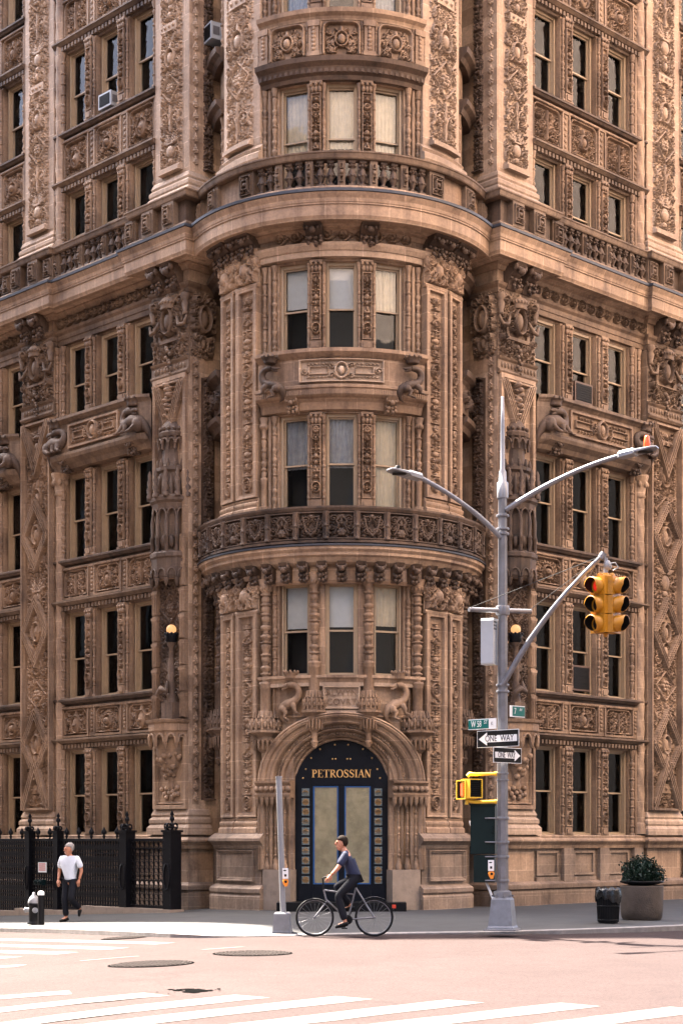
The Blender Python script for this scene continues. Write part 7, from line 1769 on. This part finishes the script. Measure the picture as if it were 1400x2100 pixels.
# cyclist passing the doorway
bx = on_ground(706, 1921, RZD); bm = T(*bx)
bk = thing('bicycle', bx, 'grey bicycle with a red rear light passing before the doorway', 'bicycle')
def wheel(x):
    b = MB(); n = 28; b.tube([(x + .32 * math.cos(a), 0, .34 + .32 * math.sin(a)) for a in np.linspace(0, 2 * PI, n)], .02, 8, cap=False); o = link('wheel', b.mesh('wheel'), 'rubber', bk, bm)
    b = MB(); b.tube([(x + .298 * math.cos(a), 0, .34 + .298 * math.sin(a)) for a in np.linspace(0, 2 * PI, n)], .009, 6, cap=False)
    for k in range(20): a = 2 * PI * k / 20; b.tube([(x, .02 * (-1) ** k, .34), (x + .29 * math.cos(a), 0, .34 + .29 * math.sin(a))], .0015, 4)
    b.tube([(x, -.04, .34), (x, .04, .34)], .022, 8); link('rim', b.mesh('rim'), 'steel', o, bm)
wheel(-.52); wheel(.52)
b = MB(); seat, crank, headt = (.2, 0, .86), (.06, 0, .3), (-.36, 0, .82)
for p, q in ((seat, crank), (crank, (-.33, 0, .66)), ((.17, 0, .74), headt), ((.52, 0.05, .34), crank), ((.52, 0.05, .34), seat), ((.52, -0.05, .34), crank), ((.52, -0.05, .34), seat), (headt, (-.31, 0, .62)), ((-.31, 0, .62), (-.52, .04, .34)), ((-.31, 0, .62), (-.52, -.04, .34))): b.tube([p, q], .015, 8)
link('frame', b.mesh('frame'), 'steel', bk, bm)
b = MB(); b.tube([(-.36, 0, .82), (-.38, 0, 1.02)], .013, 8); b.tube([(-.24, -.3, 1.06), (-.34, -.26, 1.05), (-.39, 0, 1.02), (-.34, .26, 1.05), (-.24, .3, 1.06)], .013, 8); link('handlebar', b.mesh('handlebar'), 'black', bk, bm)
b = MB(); b.tube([(.2, 0, .86), (.21, 0, .96)], .013, 8); b.ball((.22, 0, .98), .13, 10, 6, sx=1.0, sy=.6, sz=.3); link('saddle', b.mesh('saddle'), 'black', bk, bm)
b = MB(); pts = [(.52 + .365 * math.cos(a), 0, .34 + .365 * math.sin(a)) for a in np.linspace(-0.1, 2.4, 16)]; V = [(x, y, z) for x, _, z in pts for y in (-.035, .035)]; b.add(V, [(2 * k, 2 * k + 1, 2 * k + 3, 2 * k + 2) for k in range(15)], True); link('mudguard', b.mesh('mudguard'), 'silver', bk, bm)
b = MB(); b.box(.84, .9, -.04, .04, .5, .56); link('rear_light', b.mesh('rear_light'), 'redplastic', bk, bm)
b = MB(); b.ball((.06, -.05, .3), .085, 14, 6, sy=.08); b.tube([(.06, -.09, .3), (.06, .09, .3)], .014, 8); b.tube([(.06, -.09, .3), (.0, -.09, .16)], .012, 6); b.tube([(.06, .09, .3), (.12, .09, .44)], .012, 6); b.box(-.05, .05, -.16, -.08, .145, .165); b.box(.07, .17, .08, .16, .435, .455); link('crankset', b.mesh('crankset'), 'black', bk, bm)
person(bx, 0, {
    'pelvis': (.2, 0, 1.08), 'spine': (.14, 0, 1.25), 'chest': (.05, 0, 1.44), 'neck': (-.01, 0, 1.57), 'hb': (-.04, 0, 1.63), 'head': (-.055, 0, 1.69),
    'shL': (.02, -.19, 1.48), 'elL': (-.12, -.27, 1.24), 'wrL': (-.24, -.3, 1.12), 'shR': (.02, .19, 1.48), 'elR': (-.12, .27, 1.24), 'wrR': (-.24, .3, 1.12),
    'hipL': (.18, -.09, 1.03), 'knL': (-.12, -.1, .74), 'anL': (.02, -.12, .26), 'toL': (-.12, -.12, .2), 'hipR': (.18, .09, 1.03), 'knR': (-.17, .1, .9), 'anR': (.13, .12, .54), 'toR': (.0, .12, .49)},
    'bareheaded cyclist in a navy shirt and dark trousers riding left before the doorway', ('navycloth', 'trousers'), 'darkhair', 0.97, face=(-1, -0.15, 0))
nl, nr = Vector((-.7145, -.6997, 0)), Vector((.6997, -.7145, 0)); ul, ur = Vector((-.6997, .7145, 0)), Vector((.7145, .6997, 0))
O = Vector((0, 39.6, 0))
def opp(a, b_): v = O + nl * a + nr * b_; return (v.x, v.y)   # a across the left street, b across the right avenue
opposite('brick_building', [opp(17, -6), opp(17, -60), opp(48, -60), opp(48, 5), opp(27, 5), opp(27, -6)], 28, 'dark brick building across the side street to the left', 'darkbrick')
opposite('brick_building', [opp(-70, 30), opp(5, 30), opp(5, 55), opp(-70, 55)], 62, 'pale brick building across the avenue to the right', 'brickback', 21)
opposite('brick_building', [opp(24, 31), opp(70, 31), opp(70, 55), opp(24, 55)], 55, 'tall brick building on the far corner behind the viewer', 'brickback', 28)
TH = 55.0; TS = Vector((SUN_H[0], SUN_H[1], 0)) * (TH / math.tan(SUN_EL))
b = MB(); slab([(x + TS.x, y + TS.y) for x, y in ((-6.3, 39.0), (-4.7, 36.3), (-2.7, 33.6), (0.5, 28.8), (5.8, 29.2), (9, 30.2), (9, 48), (-6.3, 52))], -1, TH, b); t = thing('shadow_tower', (-16, 60, 0), 'added unseen tower behind the corner building, shaped to shade the pavement', 'building'); link('wall', b.mesh('wall'), 'darkbrick', t, Matrix())  # unseen block added, outline shifted sunward so its shadow covers the pavement
# ================================================================== camera, light, sky
cam = bpy.data.cameras.new('camera'); co = bpy.data.objects.new('camera', cam); COL.objects.link(co)
co.location = (0, 0, H); co.rotation_euler = (PI / 2, 0, 0)
cam.sensor_fit = 'VERTICAL'; cam.sensor_height = 36; cam.lens = FPX / 2100 * 36; cam.shift_y = (HY - 1050) / 2100
cam.clip_start = 0.1; cam.clip_end = 2000
SC.camera = co
w = bpy.data.worlds.new('World'); SC.world = w; w.use_nodes = True
nt = w.node_tree; bg = nt.nodes['Background']
sky = nt.nodes.new('ShaderNodeTexSky'); sky.sky_type = 'NISHITA'; sky.sun_disc = False
sky.sun_elevation = SUN_EL; sky.sun_rotation = math.atan2(SUN_H[0], SUN_H[1]); sky.air_density = 0.6; sky.dust_density = 3.5; sky.ozone_density = 0.3
nt.links.new(sky.outputs[0], bg.inputs[0]); bg.inputs[1].default_value = SKY
sl = bpy.data.lights.new('sun', 'SUN'); sl.energy = SUN_E; sl.angle = rad(0.53); sl.color = (1.0, 0.9, 0.78)
so = bpy.data.objects.new('sun', sl); COL.objects.link(so)
sd = Vector((SUN_H[0] * math.cos(SUN_EL), SUN_H[1] * math.cos(SUN_EL), math.sin(SUN_EL)))
so.rotation_euler = sd.to_track_quat('Z', 'Y').to_euler(); so.location = (0, 20, 60)
SC.view_settings.view_transform = 'Standard'; SC.view_settings.look = 'None'; SC.view_settings.gamma = 1.0
SC.view_settings.exposure = EXPO
SC.cycles.max_bounces = 8; SC.cycles.diffuse_bounces = 1; SC.cycles.transparent_max_bounces = 12; SC.cycles.use_denoising = True
SC.cycles.sample_clamp_indirect = 8
